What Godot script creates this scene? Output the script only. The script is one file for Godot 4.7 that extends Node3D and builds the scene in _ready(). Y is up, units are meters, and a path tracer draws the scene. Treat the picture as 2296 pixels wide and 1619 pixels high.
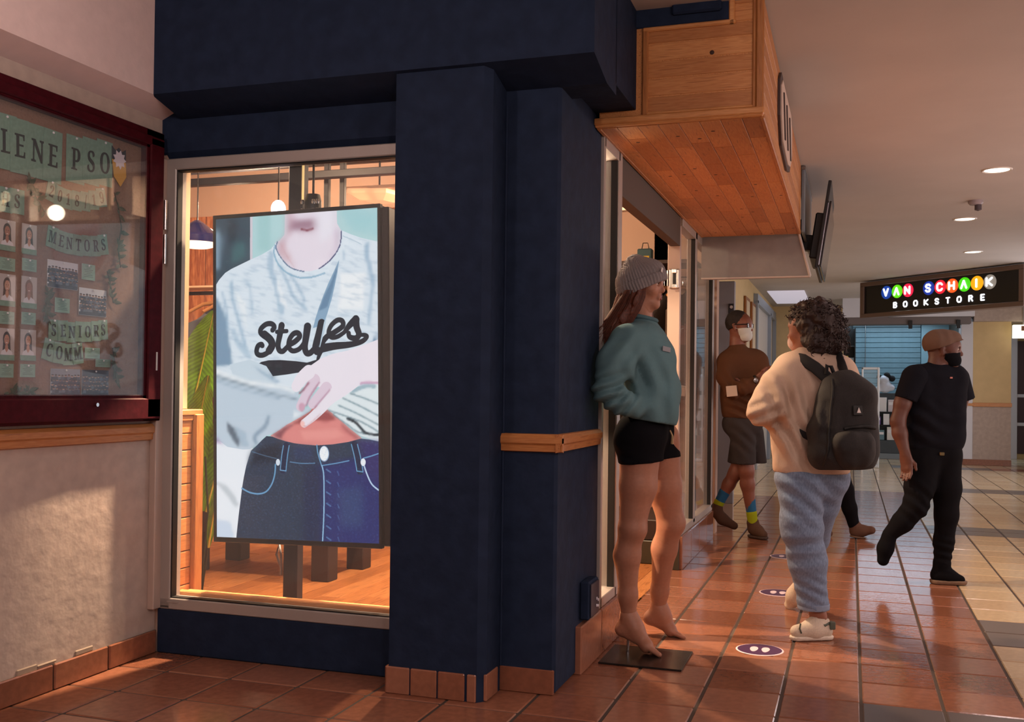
extends Node3D

const UP := Vector3.UP
var taken := {}
var mats := {}
var meshes := {}


# ---------------------------------------------------------------- geometry
class MB:
	var v := PackedVector3Array()
	var n := PackedVector3Array()
	var uv := PackedVector2Array()
	var ix := PackedInt32Array()

	func vert(p: Vector3, q: Vector3, t := Vector2.ZERO) -> int:
		v.append(p)
		n.append(q)
		uv.append(t)
		return v.size() - 1

	func quad(a: Vector3, b: Vector3, c: Vector3, d: Vector3, nn: Vector3) -> void:
		var k := vert(a, nn, Vector2(0, 0))
		vert(b, nn, Vector2(1, 0))
		vert(c, nn, Vector2(1, 1))
		vert(d, nn, Vector2(0, 1))
		ix.append_array([k, k + 1, k + 2, k, k + 2, k + 3])

	func tri(a: Vector3, b: Vector3, c: Vector3, nn: Vector3) -> void:
		var k := vert(a, nn)
		vert(b, nn)
		vert(c, nn)
		ix.append_array([k, k + 1, k + 2])

	# a box with flat chamfers on every edge
	func box(at: Vector3, size: Vector3, bev := 0.0, basis := Basis()) -> MB:
		var h := size * 0.5
		bev = minf(bev, minf(h.x, minf(h.y, h.z)) * 0.9)
		var g := h - Vector3.ONE * bev
		for a in 3:
			for s in [-1.0, 1.0]:
				var nn := Vector3.ZERO
				nn[a] = s
				var u := (a + 1) % 3
				var w := (a + 2) % 3
				var c: Array[Vector3] = []
				for q in [[-1, -1], [1, -1], [1, 1], [-1, 1]]:
					var p := Vector3.ZERO
					p[a] = h[a] * s
					p[u] = g[u] * q[0]
					p[w] = g[w] * q[1]
					c.append(at + basis * p)
				quad(c[0], c[1], c[2], c[3], basis * nn)
		if bev <= 0.0:
			return self
		for a in 3:
			var u := (a + 1) % 3
			var w := (a + 2) % 3
			for s in [-1.0, 1.0]:
				for r in [-1.0, 1.0]:
					var nn := Vector3.ZERO
					nn[u] = s
					nn[w] = r
					var p := Vector3.ZERO
					var q := Vector3.ZERO
					p[u] = h[u] * s
					p[w] = g[w] * r
					q[u] = g[u] * s
					q[w] = h[w] * r
					var e := Vector3.ZERO
					e[a] = g[a]
					quad(at + basis * (p - e), at + basis * (p + e), at + basis * (q + e), at + basis * (q - e), basis * nn.normalized())
		for sx in [-1.0, 1.0]:
			for sy in [-1.0, 1.0]:
				for sz in [-1.0, 1.0]:
					var s := Vector3(sx, sy, sz)
					tri(at + basis * (Vector3(h.x, g.y, g.z) * s), at + basis * (Vector3(g.x, h.y, g.z) * s), at + basis * (Vector3(g.x, g.y, h.z) * s), basis * s.normalized())
		return self

	# profile points are (radius, height)
	func lathe(at: Vector3, prof: Array, segs := 24, basis := Basis(), flat := false) -> MB:
		for j in prof.size() - 1:
			var p: Vector2 = prof[j]
			var q: Vector2 = prof[j + 1]
			var d := (q - p).normalized()
			var pn := Vector2(d.y, -d.x)
			for i in segs:
				var a0 := TAU * i / segs
				var a1 := TAU * (i + 1) / segs
				var am := (a0 + a1) * 0.5
				var k := v.size()
				for e in [[a0, p], [a1, p], [a1, q], [a0, q]]:
					var a: float = e[0]
					var r: Vector2 = e[1]
					var an := am if flat else a
					vert(at + basis * Vector3(cos(a) * r.x, r.y, sin(a) * r.x), basis * Vector3(cos(an) * pn.x, pn.y, sin(an) * pn.x), Vector2(a / TAU, r.y))
				ix.append_array([k, k + 1, k + 2, k, k + 2, k + 3])
		return self

	func tube(pts: Array, rad: Array, segs := 8, squash := 1.0, side := Vector3.ZERO, cap := true) -> MB:
		var m := pts.size()
		var last := side
		var rings: Array[int] = []
		for i in m:
			var p: Vector3 = pts[i]
			var t: Vector3 = (pts[mini(i + 1, m - 1)] - pts[maxi(i - 1, 0)]).normalized()
			if last.length() < 0.1:
				last = Vector3.RIGHT if absf(t.x) < 0.8 else Vector3.UP
			var a := (last - t * last.dot(t)).normalized()
			last = a
			var b := t.cross(a)
			var r: float = rad[mini(i, rad.size() - 1)]
			rings.append(v.size())
			for s in segs + 1:
				var w := TAU * s / segs
				var nn := (a * cos(w) * squash + b * sin(w)).normalized()
				vert(p + a * cos(w) * r + b * sin(w) * r * squash, nn, Vector2(float(s) / segs, float(i) / (m - 1)))
		for i in m - 1:
			for s in segs:
				var p := rings[i] + s
				var q := rings[i + 1] + s
				ix.append_array([p, p + 1, q + 1, p, q + 1, q])
		if cap:
			for e in [0, m - 1]:
				var t: Vector3 = (pts[0] - pts[1]) if e == 0 else (pts[m - 1] - pts[m - 2])
				t = t.normalized()
				var c := vert(pts[e], t)
				for s in segs:
					var k := vert(v[rings[e] + s], t)
					vert(v[rings[e] + s + 1], t)
					ix.append_array([c, k, k + 1])
		return self

	# a polygon in a plane (origin o, axes ux and uy), given thickness th along the normal
	func prism(poly: PackedVector2Array, o: Vector3, ux: Vector3, uy: Vector3, th: float) -> MB:
		var w := ux.cross(uy).normalized()
		if th < 0.0:
			o += w * th
			th = -th
		var t := Geometry2D.triangulate_polygon(poly)
		for s in [0.0, 1.0]:
			var k := v.size()
			for p in poly:
				vert(o + ux * p.x + uy * p.y + w * th * s, w if s > 0.5 else -w, p)
			for i in t:
				ix.append(k + i)
		for i in poly.size():
			var p := poly[i]
			var q := poly[(i + 1) % poly.size()]
			var d := ux * (q.x - p.x) + uy * (q.y - p.y)
			var nn := d.cross(w).normalized()
			if not Geometry2D.is_point_in_polygon((p + q) * 0.5 - Vector2(nn.dot(ux.normalized()), nn.dot(uy.normalized())) * 0.0001, poly):
				nn = -nn
			var a := o + ux * p.x + uy * p.y
			quad(a, a + d, a + d + w * th, a + w * th, nn)
		return self

	# rows of points joined to a smooth sheet
	func grid(rows: Array, thick := 0.0) -> MB:
		var r := rows.size()
		var c: int = rows[0].size()
		var nn: Array[Vector3] = []
		for j in r:
			for i in c:
				var du: Vector3 = rows[j][mini(i + 1, c - 1)] - rows[j][maxi(i - 1, 0)]
				var dv: Vector3 = rows[mini(j + 1, r - 1)][i] - rows[maxi(j - 1, 0)][i]
				nn.append(du.cross(dv).normalized())
		for s in ([0.0] if thick == 0.0 else [0.0, 1.0]):
			var k := v.size()
			for j in r:
				for i in c:
					vert(rows[j][i] + nn[j * c + i] * thick * (s - 0.5), nn[j * c + i] * (1.0 if s > 0.5 or thick == 0.0 else -1.0), Vector2(float(i) / (c - 1), float(j) / (r - 1)))
			for j in r - 1:
				for i in c - 1:
					var p := k + j * c + i
					ix.append_array([p, p + 1, p + c + 1, p, p + c + 1, p + c])
		return self

	func mesh() -> ArrayMesh:
		for t in range(0, ix.size(), 3):
			var a := v[ix[t]]
			var x := (v[ix[t + 1]] - a).cross(v[ix[t + 2]] - a)
			if x.dot(n[ix[t]] + n[ix[t + 1]] + n[ix[t + 2]]) > 0.0:
				var k := ix[t + 1]
				ix[t + 1] = ix[t + 2]
				ix[t + 2] = k
		var arr := []
		arr.resize(Mesh.ARRAY_MAX)
		arr[Mesh.ARRAY_VERTEX] = v
		arr[Mesh.ARRAY_NORMAL] = n
		arr[Mesh.ARRAY_TEX_UV] = uv
		arr[Mesh.ARRAY_INDEX] = ix
		var m := ArrayMesh.new()
		m.add_surface_from_arrays(Mesh.PRIMITIVE_TRIANGLES, arr)
		return m


# a field of joined, tapered bones, meshed as surface nets
class Blob:
	var o: Vector3
	var c: float
	var nx: int
	var ny: int
	var nz: int
	var f := PackedFloat32Array()

	func _init(lo: Vector3, hi: Vector3, cell: float) -> void:
		o = lo
		c = cell
		nx = int((hi.x - lo.x) / cell) + 2
		ny = int((hi.y - lo.y) / cell) + 2
		nz = int((hi.z - lo.z) / cell) + 2
		f.resize(nx * ny * nz)
		f.fill(1.0)

	# capsule from a to b; along the axis ax everything is s times thinner
	func bone(a: Vector3, b: Vector3, ra: float, rb: float, k := 0.03, ax := Vector3.ZERO, s := 1.0, sub := false) -> Blob:
		var pad := maxf(k, c * 2.5)
		var rm := maxf(ra, rb) + pad
		var lo := (a.min(b) - Vector3.ONE * rm - o) / c
		var hi := (a.max(b) + Vector3.ONE * rm - o) / c
		ax = ax.normalized()
		var e := b - a
		e += ax * e.dot(ax) * (s - 1.0)
		var inv := 1.0 / maxf(e.length_squared(), 1e-9)
		var dr := rb - ra
		for z in range(maxi(0, int(lo.z)), mini(nz, int(hi.z) + 2)):
			for y in range(maxi(0, int(lo.y)), mini(ny, int(hi.y) + 2)):
				var i := (z * ny + y) * nx
				for x in range(maxi(0, int(lo.x)), mini(nx, int(hi.x) + 2)):
					var p := Vector3(o.x + x * c - a.x, o.y + y * c - a.y, o.z + z * c - a.z)
					if s != 1.0:
						p += ax * (p.dot(ax) * (s - 1.0))
					var t := clampf(p.dot(e) * inv, 0.0, 1.0)
					var d := (p - e * t).length() - ra - dr * t
					if d < pad:
						var q := f[i + x]
						if sub:
							d = -d
							var h := maxf(k - absf(q - d), 0.0) / k
							f[i + x] = maxf(q, d) + h * h * k * 0.25
						else:
							var h := maxf(k - absf(q - d), 0.0) / k
							f[i + x] = minf(q, d) - h * h * k * 0.25
		return self

	func ball(a: Vector3, r: float, k := 0.02, ax := Vector3.ZERO, s := 1.0, sub := false) -> Blob:
		return bone(a, a + Vector3(0, 1e-4, 0), r, r, k, ax, s, sub)

	# drop what lies on the side of a plane that its normal points to
	func cut(at: Vector3, nn: Vector3) -> Blob:
		nn = nn.normalized()
		for z in nz:
			for y in ny:
				var i := (z * ny + y) * nx
				for x in nx:
					if f[i + x] < 0.06:
						f[i + x] = maxf(f[i + x], (Vector3(o.x + x * c, o.y + y * c, o.z + z * c) - at).dot(nn))
		return self

	func ripple(fn: Callable) -> Blob:
		for z in nz:
			for y in ny:
				var i := (z * ny + y) * nx
				for x in nx:
					if absf(f[i + x]) < 0.05:
						f[i + x] += fn.call(Vector3(o.x + x * c, o.y + y * c, o.z + z * c))
		return self

	func mesh() -> ArrayMesh:
		return into(MB.new()).mesh()

	# the first point inside the shape on the way from p along d
	func hit(p: Vector3, d: Vector3) -> Vector3:
		for i in 400:
			var q := (p - o) / c
			var x := int(q.x)
			var y := int(q.y)
			var z := int(q.z)
			if x >= 0 and y >= 0 and z >= 0 and x < nx and y < ny and z < nz and f[(z * ny + y) * nx + x] < 0.0:
				return p
			p += d * 0.002
		return p

	func into(b: MB) -> MB:
		var id := PackedInt32Array()
		id.resize(f.size())
		id.fill(-1)
		var lim := maxf(c * 4.5, 0.1)
		var sy := nx
		var sz := nx * ny
		var off := PackedInt32Array([0, 1, sy, sy + 1, sz, sz + 1, sz + sy, sz + sy + 1])
		var pairs := PackedInt32Array([0, 1, 2, 3, 4, 5, 6, 7, 0, 2, 1, 3, 4, 6, 5, 7, 0, 4, 1, 5, 2, 6, 3, 7])
		for z in nz - 1:
			for y in ny - 1:
				var row := z * sz + y * sy
				for x in nx - 1:
					var i := row + x
					var f0 := f[i]
					if f0 > lim or f0 < -lim:
						continue
					var inside := 0
					for k in 8:
						if f[i + off[k]] < 0.0:
							inside += 1
					if inside == 0 or inside == 8:
						continue
					var acc := Vector3.ZERO
					var cnt := 0
					for k in 12:
						var ka := pairs[k * 2]
						var kb := pairs[k * 2 + 1]
						var fa := f[i + off[ka]]
						var fb := f[i + off[kb]]
						if (fa < 0.0) != (fb < 0.0):
							var t := fa / (fa - fb)
							acc += Vector3(lerpf(ka & 1, kb & 1, t), lerpf((ka >> 1) & 1, (kb >> 1) & 1, t), lerpf(ka >> 2, kb >> 2, t))
							cnt += 1
					var f1 := f[i + 1]
					var f2 := f[i + sy]
					var f3 := f[i + sy + 1]
					var f4 := f[i + sz]
					var f5 := f[i + sz + 1]
					var f6 := f[i + sz + sy]
					var f7 := f[i + sz + sy + 1]
					var g := Vector3(f1 + f3 + f5 + f7 - f0 - f2 - f4 - f6, f2 + f3 + f6 + f7 - f0 - f1 - f4 - f5, f4 + f5 + f6 + f7 - f0 - f1 - f2 - f3)
					id[i] = b.vert(o + (Vector3(x, y, z) + acc / cnt) * c, g.normalized())
		for z in range(1, nz - 1):
			for y in range(1, ny - 1):
				var row := z * sz + y * sy
				for x in range(1, nx - 1):
					var i := row + x
					if id[i] < 0:
						continue
					var s := f[i] < 0.0
					if s != (f[i + 1] < 0.0):
						_q(b, id[i], id[i - sy], id[i - sy - sz], id[i - sz])
					if s != (f[i + sy] < 0.0):
						_q(b, id[i], id[i - 1], id[i - 1 - sz], id[i - sz])
					if s != (f[i + sz] < 0.0):
						_q(b, id[i], id[i - 1], id[i - 1 - sy], id[i - sy])
		return b

	func _q(b: MB, p: int, q: int, r: int, s: int) -> void:
		if q >= 0 and r >= 0 and s >= 0:
			b.ix.append_array([p, q, r, p, r, s])


# ---------------------------------------------------------------- things and parts
func numbered(called: String) -> String:
	if not taken.has(called):
		taken[called] = 0
		return called
	taken[called] += 1
	return "%s_%03d" % [called, taken[called]]


func tag(o: Node3D, label: String, category: String, group := "", kind := "") -> Node3D:
	if label:
		o.set_meta("label", label)
	if category:
		o.set_meta("category", category)
	if group:
		o.set_meta("group", group)
	if kind:
		o.set_meta("kind", kind)
	return o


func thing(called: String, label: String, category: String, at := Vector3.ZERO, turn := 0.0, group := "") -> Node3D:
	var o := Node3D.new()
	o.name = numbered(called)
	add_child(o)
	o.position = at
	o.rotation.y = turn
	tag(o, label, category, group)
	return o


func struct(called: String, label: String, category: String) -> Node3D:
	var o := Node3D.new()
	o.name = called
	add_child(o)
	tag(o, label, category, "", "structure")
	return o


func part(called: String, m: Mesh, mt: Material, parent: Node3D, at := Vector3.ZERO, turn := Vector3.ZERO) -> MeshInstance3D:
	var o := MeshInstance3D.new()
	o.mesh = m
	o.material_override = mt
	o.name = called
	o.position = at
	o.rotation = turn
	o.cast_shadow = GeometryInstance3D.SHADOW_CASTING_SETTING_ON
	parent.add_child(o, true)
	return o


func bx(size: Vector3, bev := 0.003) -> ArrayMesh:
	var key := "b%s%s" % [size, bev]
	if not meshes.has(key):
		meshes[key] = MB.new().box(Vector3.ZERO, size, bev).mesh()
	return meshes[key]


# a box given by two corners
func slab(called: String, a: Vector3, b: Vector3, mt: Material, parent: Node3D, bev := 0.003) -> MeshInstance3D:
	return part(called, bx((b - a).abs(), bev), mt, parent, (a + b) * 0.5)


func rod(called: String, pts: Array, r: float, mt: Material, parent: Node3D, segs := 10) -> MeshInstance3D:
	return part(called, MB.new().tube(pts, [r], segs).mesh(), mt, parent)


# ---------------------------------------------------------------- materials
func noise_tex(freq: float, cols: Array, seed_ := 1, kind := FastNoiseLite.TYPE_SIMPLEX_SMOOTH, size := 256, octaves := 4) -> NoiseTexture2D:
	var key := "n%s%s%s%s%s%s" % [freq, cols, seed_, kind, size, octaves]
	if mats.has(key):
		return mats[key]
	var nz := FastNoiseLite.new()
	nz.seed = seed_
	nz.frequency = freq
	nz.noise_type = kind
	nz.fractal_octaves = octaves
	var t := NoiseTexture2D.new()
	t.width = size
	t.height = size
	t.seamless = true
	t.noise = nz
	var g := Gradient.new()
	var off := PackedFloat32Array()
	var cc := PackedColorArray()
	for i in cols.size():
		off.append(float(i) / (cols.size() - 1))
		cc.append(cols[i])
	g.offsets = off
	g.colors = cc
	t.color_ramp = g
	mats[key] = t
	return t


func relief_tex(freq: float, seed_ := 1, strength := 4.0, kind := FastNoiseLite.TYPE_SIMPLEX_SMOOTH) -> NoiseTexture2D:
	var key := "r%s%s%s%s" % [freq, seed_, strength, kind]
	if mats.has(key):
		return mats[key]
	var nz := FastNoiseLite.new()
	nz.seed = seed_
	nz.frequency = freq
	nz.noise_type = kind
	nz.fractal_octaves = 4
	var t := NoiseTexture2D.new()
	t.width = 256
	t.height = 256
	t.seamless = true
	t.noise = nz
	t.as_normal_map = true
	t.bump_strength = strength
	mats[key] = t
	return t


func c8(r: int, g: int, b: int) -> Color:
	return Color(r / 255.0, g / 255.0, b / 255.0)


func flat(called: String, col: Color, rough := 0.6, metal := 0.0, spec := 0.5) -> StandardMaterial3D:
	if mats.has(called):
		return mats[called]
	var m := StandardMaterial3D.new()
	m.resource_name = called
	m.albedo_color = col
	m.roughness = rough
	m.metallic = metal
	m.metallic_specular = spec
	mats[called] = m
	return m


# a material whose colour wanders between the given ones, mapped by position; pictures are shared by tinting
func grained(called: String, cols: Array, freq: float, scale: Vector3, rough := 0.6, bump := 0.0, seed_ := 1, world := false, octaves := 4) -> StandardMaterial3D:
	if mats.has(called):
		return mats[called]
	var m := flat(called, Color.WHITE, rough)
	if cols.size() == 2:
		var k := snappedf((cols[0] as Color).get_luminance() / maxf((cols[1] as Color).get_luminance(), 0.01), 0.04)
		m.albedo_color = cols[1]
		m.albedo_texture = noise_tex(0.025, [Color(k, k, k), Color.WHITE], 1, FastNoiseLite.TYPE_SIMPLEX_SMOOTH, 256, octaves)
		scale *= freq / 0.025
		m.uv1_offset = Vector3(seed_ * 0.37, seed_ * 0.71, seed_ * 0.13)
	else:
		m.albedo_texture = noise_tex(freq, cols, 1, FastNoiseLite.TYPE_SIMPLEX_SMOOTH, 256, octaves)
	m.uv1_triplanar = true
	m.uv1_world_triplanar = world
	m.uv1_scale = scale
	if bump > 0.0:
		m.normal_enabled = true
		m.normal_texture = relief_tex(0.025, 6, 6.0)
		m.normal_scale = bump
	return m


func glow(called: String, col: Color, energy: float) -> StandardMaterial3D:
	if mats.has(called):
		return mats[called]
	var m := flat(called, col, 0.5)
	m.emission_enabled = true
	m.emission = col
	m.emission_energy_multiplier = energy
	return m


# timber whose grain runs along the given axis (0, 1 or 2)
func timber(called: String, axis: int, cols: Array, seed_: int, rough := 0.45) -> StandardMaterial3D:
	var s := Vector3(11, 11, 11)
	s[axis] = 0.9
	var m := grained(called, cols, 0.02, s, rough, 0.0, seed_, false, 3)
	m.uv1_offset = Vector3(seed_ * 0.37, seed_ * 0.71, seed_ * 0.13)
	m.albedo_color = [Color(1, 1, 1), Color(0.92, 0.89, 0.86), Color(0.97, 0.95, 0.93), Color(0.88, 0.84, 0.8)][seed_ % 4]
	return m


func glass(called: String, alpha := 0.06, tint := Color(0.9, 0.95, 0.95)) -> StandardMaterial3D:
	if mats.has(called):
		return mats[called]
	var m := flat(called, Color(tint, alpha), 0.02)
	m.transparency = BaseMaterial3D.TRANSPARENCY_ALPHA
	m.metallic_specular = 0.4
	return m


func omni(at: Vector3, col: Color, e: float, size := 0.05) -> OmniLight3D:
	var l := OmniLight3D.new()
	l.name = numbered("lamp_light")
	l.light_color = col
	l.light_energy = e
	l.light_size = size
	l.omni_range = 30.0
	l.omni_attenuation = 2.0
	l.shadow_enabled = true
	add_child(l)
	l.position = at
	return l


func spot(at: Vector3, to: Vector3, col: Color, e: float, angle: float, size := 0.03, soft := 0.3) -> SpotLight3D:
	var l := SpotLight3D.new()
	l.name = numbered("spot_light")
	l.light_color = col
	l.light_energy = e
	l.light_size = size
	l.spot_range = 30.0
	l.spot_attenuation = 2.0
	l.spot_angle = angle
	l.spot_angle_attenuation = soft
	l.shadow_enabled = true
	add_child(l)
	l.look_at_from_position(at, to, Vector3.UP if absf((to - at).normalized().y) < 0.98 else Vector3.FORWARD)
	return l


func area(at: Vector3, to: Vector3, w: float, h: float, col: Color, e: float) -> AreaLight3D:
	var l := AreaLight3D.new()
	l.name = numbered("area_light")
	l.light_color = col
	l.light_energy = e
	l.area_size = Vector2(w, h)
	l.area_range = 30.0
	l.shadow_enabled = true
	add_child(l)
	l.look_at_from_position(at, to, Vector3.UP if absf((to - at).normalized().y) < 0.98 else Vector3.FORWARD)
	return l



func _ready() -> void:
	# camera
	var cam := Camera3D.new()
	cam.name = "camera"
	add_child(cam)
	cam.position = Vector3(0, 1.18, 0)
	cam.rotation_order = EULER_ORDER_YXZ
	cam.rotation_degrees = Vector3(0.65, 18.44, 0.69)
	cam.near = 0.05
	cam.far = 100.0
	cam.projection = Camera3D.PROJECTION_FRUSTUM
	cam.size = 1619.0 / 2280.0 * cam.near
	cam.frustum_offset = Vector2(0, 38.5 / 2280.0 * cam.near)
	cam.current = true
	# surroundings
	var env := Environment.new()
	env.background_mode = Environment.BG_COLOR
	env.background_color = Color(0.01, 0.01, 0.012)
	env.ambient_light_source = Environment.AMBIENT_SOURCE_DISABLED
	env.tonemap_mode = Environment.TONE_MAPPER_LINEAR
	env.tonemap_exposure = 1.0
	env.sdfgi_enabled = true
	env.ssao_enabled = true
	env.ssil_enabled = true
	var we := WorldEnvironment.new()
	we.name = "surroundings"
	we.environment = env
	add_child(we)
	lights()
	materials()
	shell()
	floor_tiles()
	canopy()
	notice_board()
	display_window()
	shop_interior()
	mall_things()
	bookstore()
	people()


const WARM := Color(1.0, 0.85, 0.7)
const PINK := Color(1.0, 0.905, 0.885)
const COOL := Color(0.76, 0.9, 1.0)
const FILL_GLOBES := [Vector3(-1.3, 2.5, 0.9), Vector3(0.9, 2.5, 0.5), Vector3(2.2, 2.5, -0.8), Vector3(-0.2, 2.5, 2.3), Vector3(-1.9, 2.7, -1.6)]


func lights() -> void:
	# fill lights in unseen globes, added to brighten walls and bulkhead
	for i in 5:
		omni(FILL_GLOBES[i], PINK, [0.55, 1.9, 2.0, 0.7, 0.55][i], 0.09)
	# added fill light from unseen panels across the corridor
	area(Vector3(3.3, 1.4, -7.0), Vector3(0.0, 1.5, -7.0), 5.0, 2.0, PINK, 6.0)
	area(Vector3(3.3, 1.4, -14.5), Vector3(0.0, 1.5, -14.5), 5.0, 2.0, Color(0.96, 0.97, 1.0), 7.0)
	# the mall's own ceiling downlights, those behind the camera too
	for p in [Vector3(0.9, 2.78, -3.4), Vector3(1.0, 2.78, -5.8), Vector3(1.0, 2.78, -8.15), Vector3(1.0, 2.78, -10.35), Vector3(1.32, 2.78, -12.75), Vector3(0.4, 2.78, -16.0)]:
		spot(p, p + Vector3(0, -1, 0), PINK, 0.6, 75.0, 0.08, 0.6)
	# the lamp behind the display screen, which throws a wedge of light on the left wall
	spot(Vector3(-2.667, 2.05, -4.35), Vector3(-2.667, 2.05, -4.35) + Vector3(0.5, -0.77, 0.392), WARM, 19.0, 41.7, 0.02, 0.03)
	# shop lamps
	for p in [Vector3(-3.6, 2.6, -5.0), Vector3(-4.8, 2.6, -7.2)]:
		omni(p, WARM, 2.8, 0.08)
	omni(Vector3(-2.6, 2.6, -7.0), WARM, 1.5, 0.08)
	omni(Vector3(-1.25, 2.2, -4.87), WARM, 0.3, 0.04)
	spot(Vector3(-2.0, 2.9, -5.7), Vector3(-1.0, 0.0, -5.4), WARM, 10.0, 55.0, 0.05, 0.5)
	spot(Vector3(-2.2, 2.7, -4.6), Vector3(-3.1, 0.6, -4.6), WARM, 7.0, 50.0, 0.05, 0.5)
	# bookstore ceiling panels
	for z in [-20.4, -22.2, -23.7]:
		area(Vector3(0.8, 2.77, z), Vector3(0.8, 0.0, z), 1.8, 0.7, COOL, 1.4)


func materials() -> void:
	grained("navy", [c8(30, 41, 62), c8(36, 48, 71)], 0.02, Vector3(2, 2, 2), 0.7, 0.15, 3, true).metallic_specular = 0.22
	grained("plaster", [c8(174, 155, 143), c8(188, 170, 158)], 0.03, Vector3(1.5, 1.5, 1.5), 0.85, 0.12, 4, true)
	grained("bulkhead_lit_tint", [c8(222, 198, 192), c8(232, 208, 203)], 0.03, Vector3(1.5, 1.5, 1.5), 0.85, 0.08, 4, true)  # lighter and pinker than the plaster: the bulkhead's lighting put into its colour
	grained("ceiling_paint", [c8(188, 181, 176), c8(196, 189, 184)], 0.01, Vector3(0.5, 0.5, 0.5), 0.9, 0.0, 5, true)
	grained("yellow_paint", [c8(206, 176, 126), c8(214, 186, 138)], 0.02, Vector3(1, 1, 1), 0.8, 0.0, 6, true)
	flat("grout", c8(70, 58, 50), 0.9)
	flat("alu", c8(172, 164, 158), 0.42, 0.35)
	flat("alu_dark", c8(120, 112, 108), 0.5, 0.4)
	flat("gasket", c8(14, 13, 13), 0.6)
	flat("chrome", c8(225, 225, 225), 0.15, 1.0)
	flat("black", c8(14, 14, 16), 0.45)
	for k in 4:
		grained("terracotta_%d" % k, [[c8(130, 82, 61), c8(146, 94, 71)], [c8(137, 88, 67), c8(153, 101, 77)], [c8(124, 77, 57), c8(138, 88, 66)], [c8(142, 94, 74), c8(155, 105, 83)]][k], 0.03, Vector3(3, 3, 3), 0.17, 0.05, 10 + k, true)
		grained("cream_tile_%d" % k, [[c8(196, 170, 134), c8(208, 184, 148)], [c8(190, 162, 126), c8(202, 176, 140)], [c8(200, 176, 142), c8(212, 190, 156)], [c8(186, 160, 128), c8(200, 174, 140)]][k], 0.03, Vector3(3, 3, 3), 0.17, 0.05, 20 + k, true)
		timber("pine_x_%d" % k, 0, [c8(172, 108, 58), c8(210, 148, 90), c8(194, 128, 72), c8(218, 160, 102)], 30 + k)
		timber("pine_z_%d" % k, 2, [c8(158, 98, 54), c8(204, 142, 86), c8(188, 122, 68), c8(212, 154, 98)], 40 + k)
		timber("floorboard_%d" % k, 2, [c8(150, 94, 54), c8(196, 132, 80), c8(178, 114, 66)], 50 + k, 0.35)
	timber("pine_y_0", 1, [c8(160, 98, 50), c8(200, 138, 80), c8(182, 118, 64)], 47)
	flat("dark_band", c8(96, 84, 78), 0.3)
	flat("stone_dark", c8(84, 74, 72), 0.35)
	glass("pane_glass", 0.05)


func M(called: String) -> StandardMaterial3D:
	return mats[called]



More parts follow.
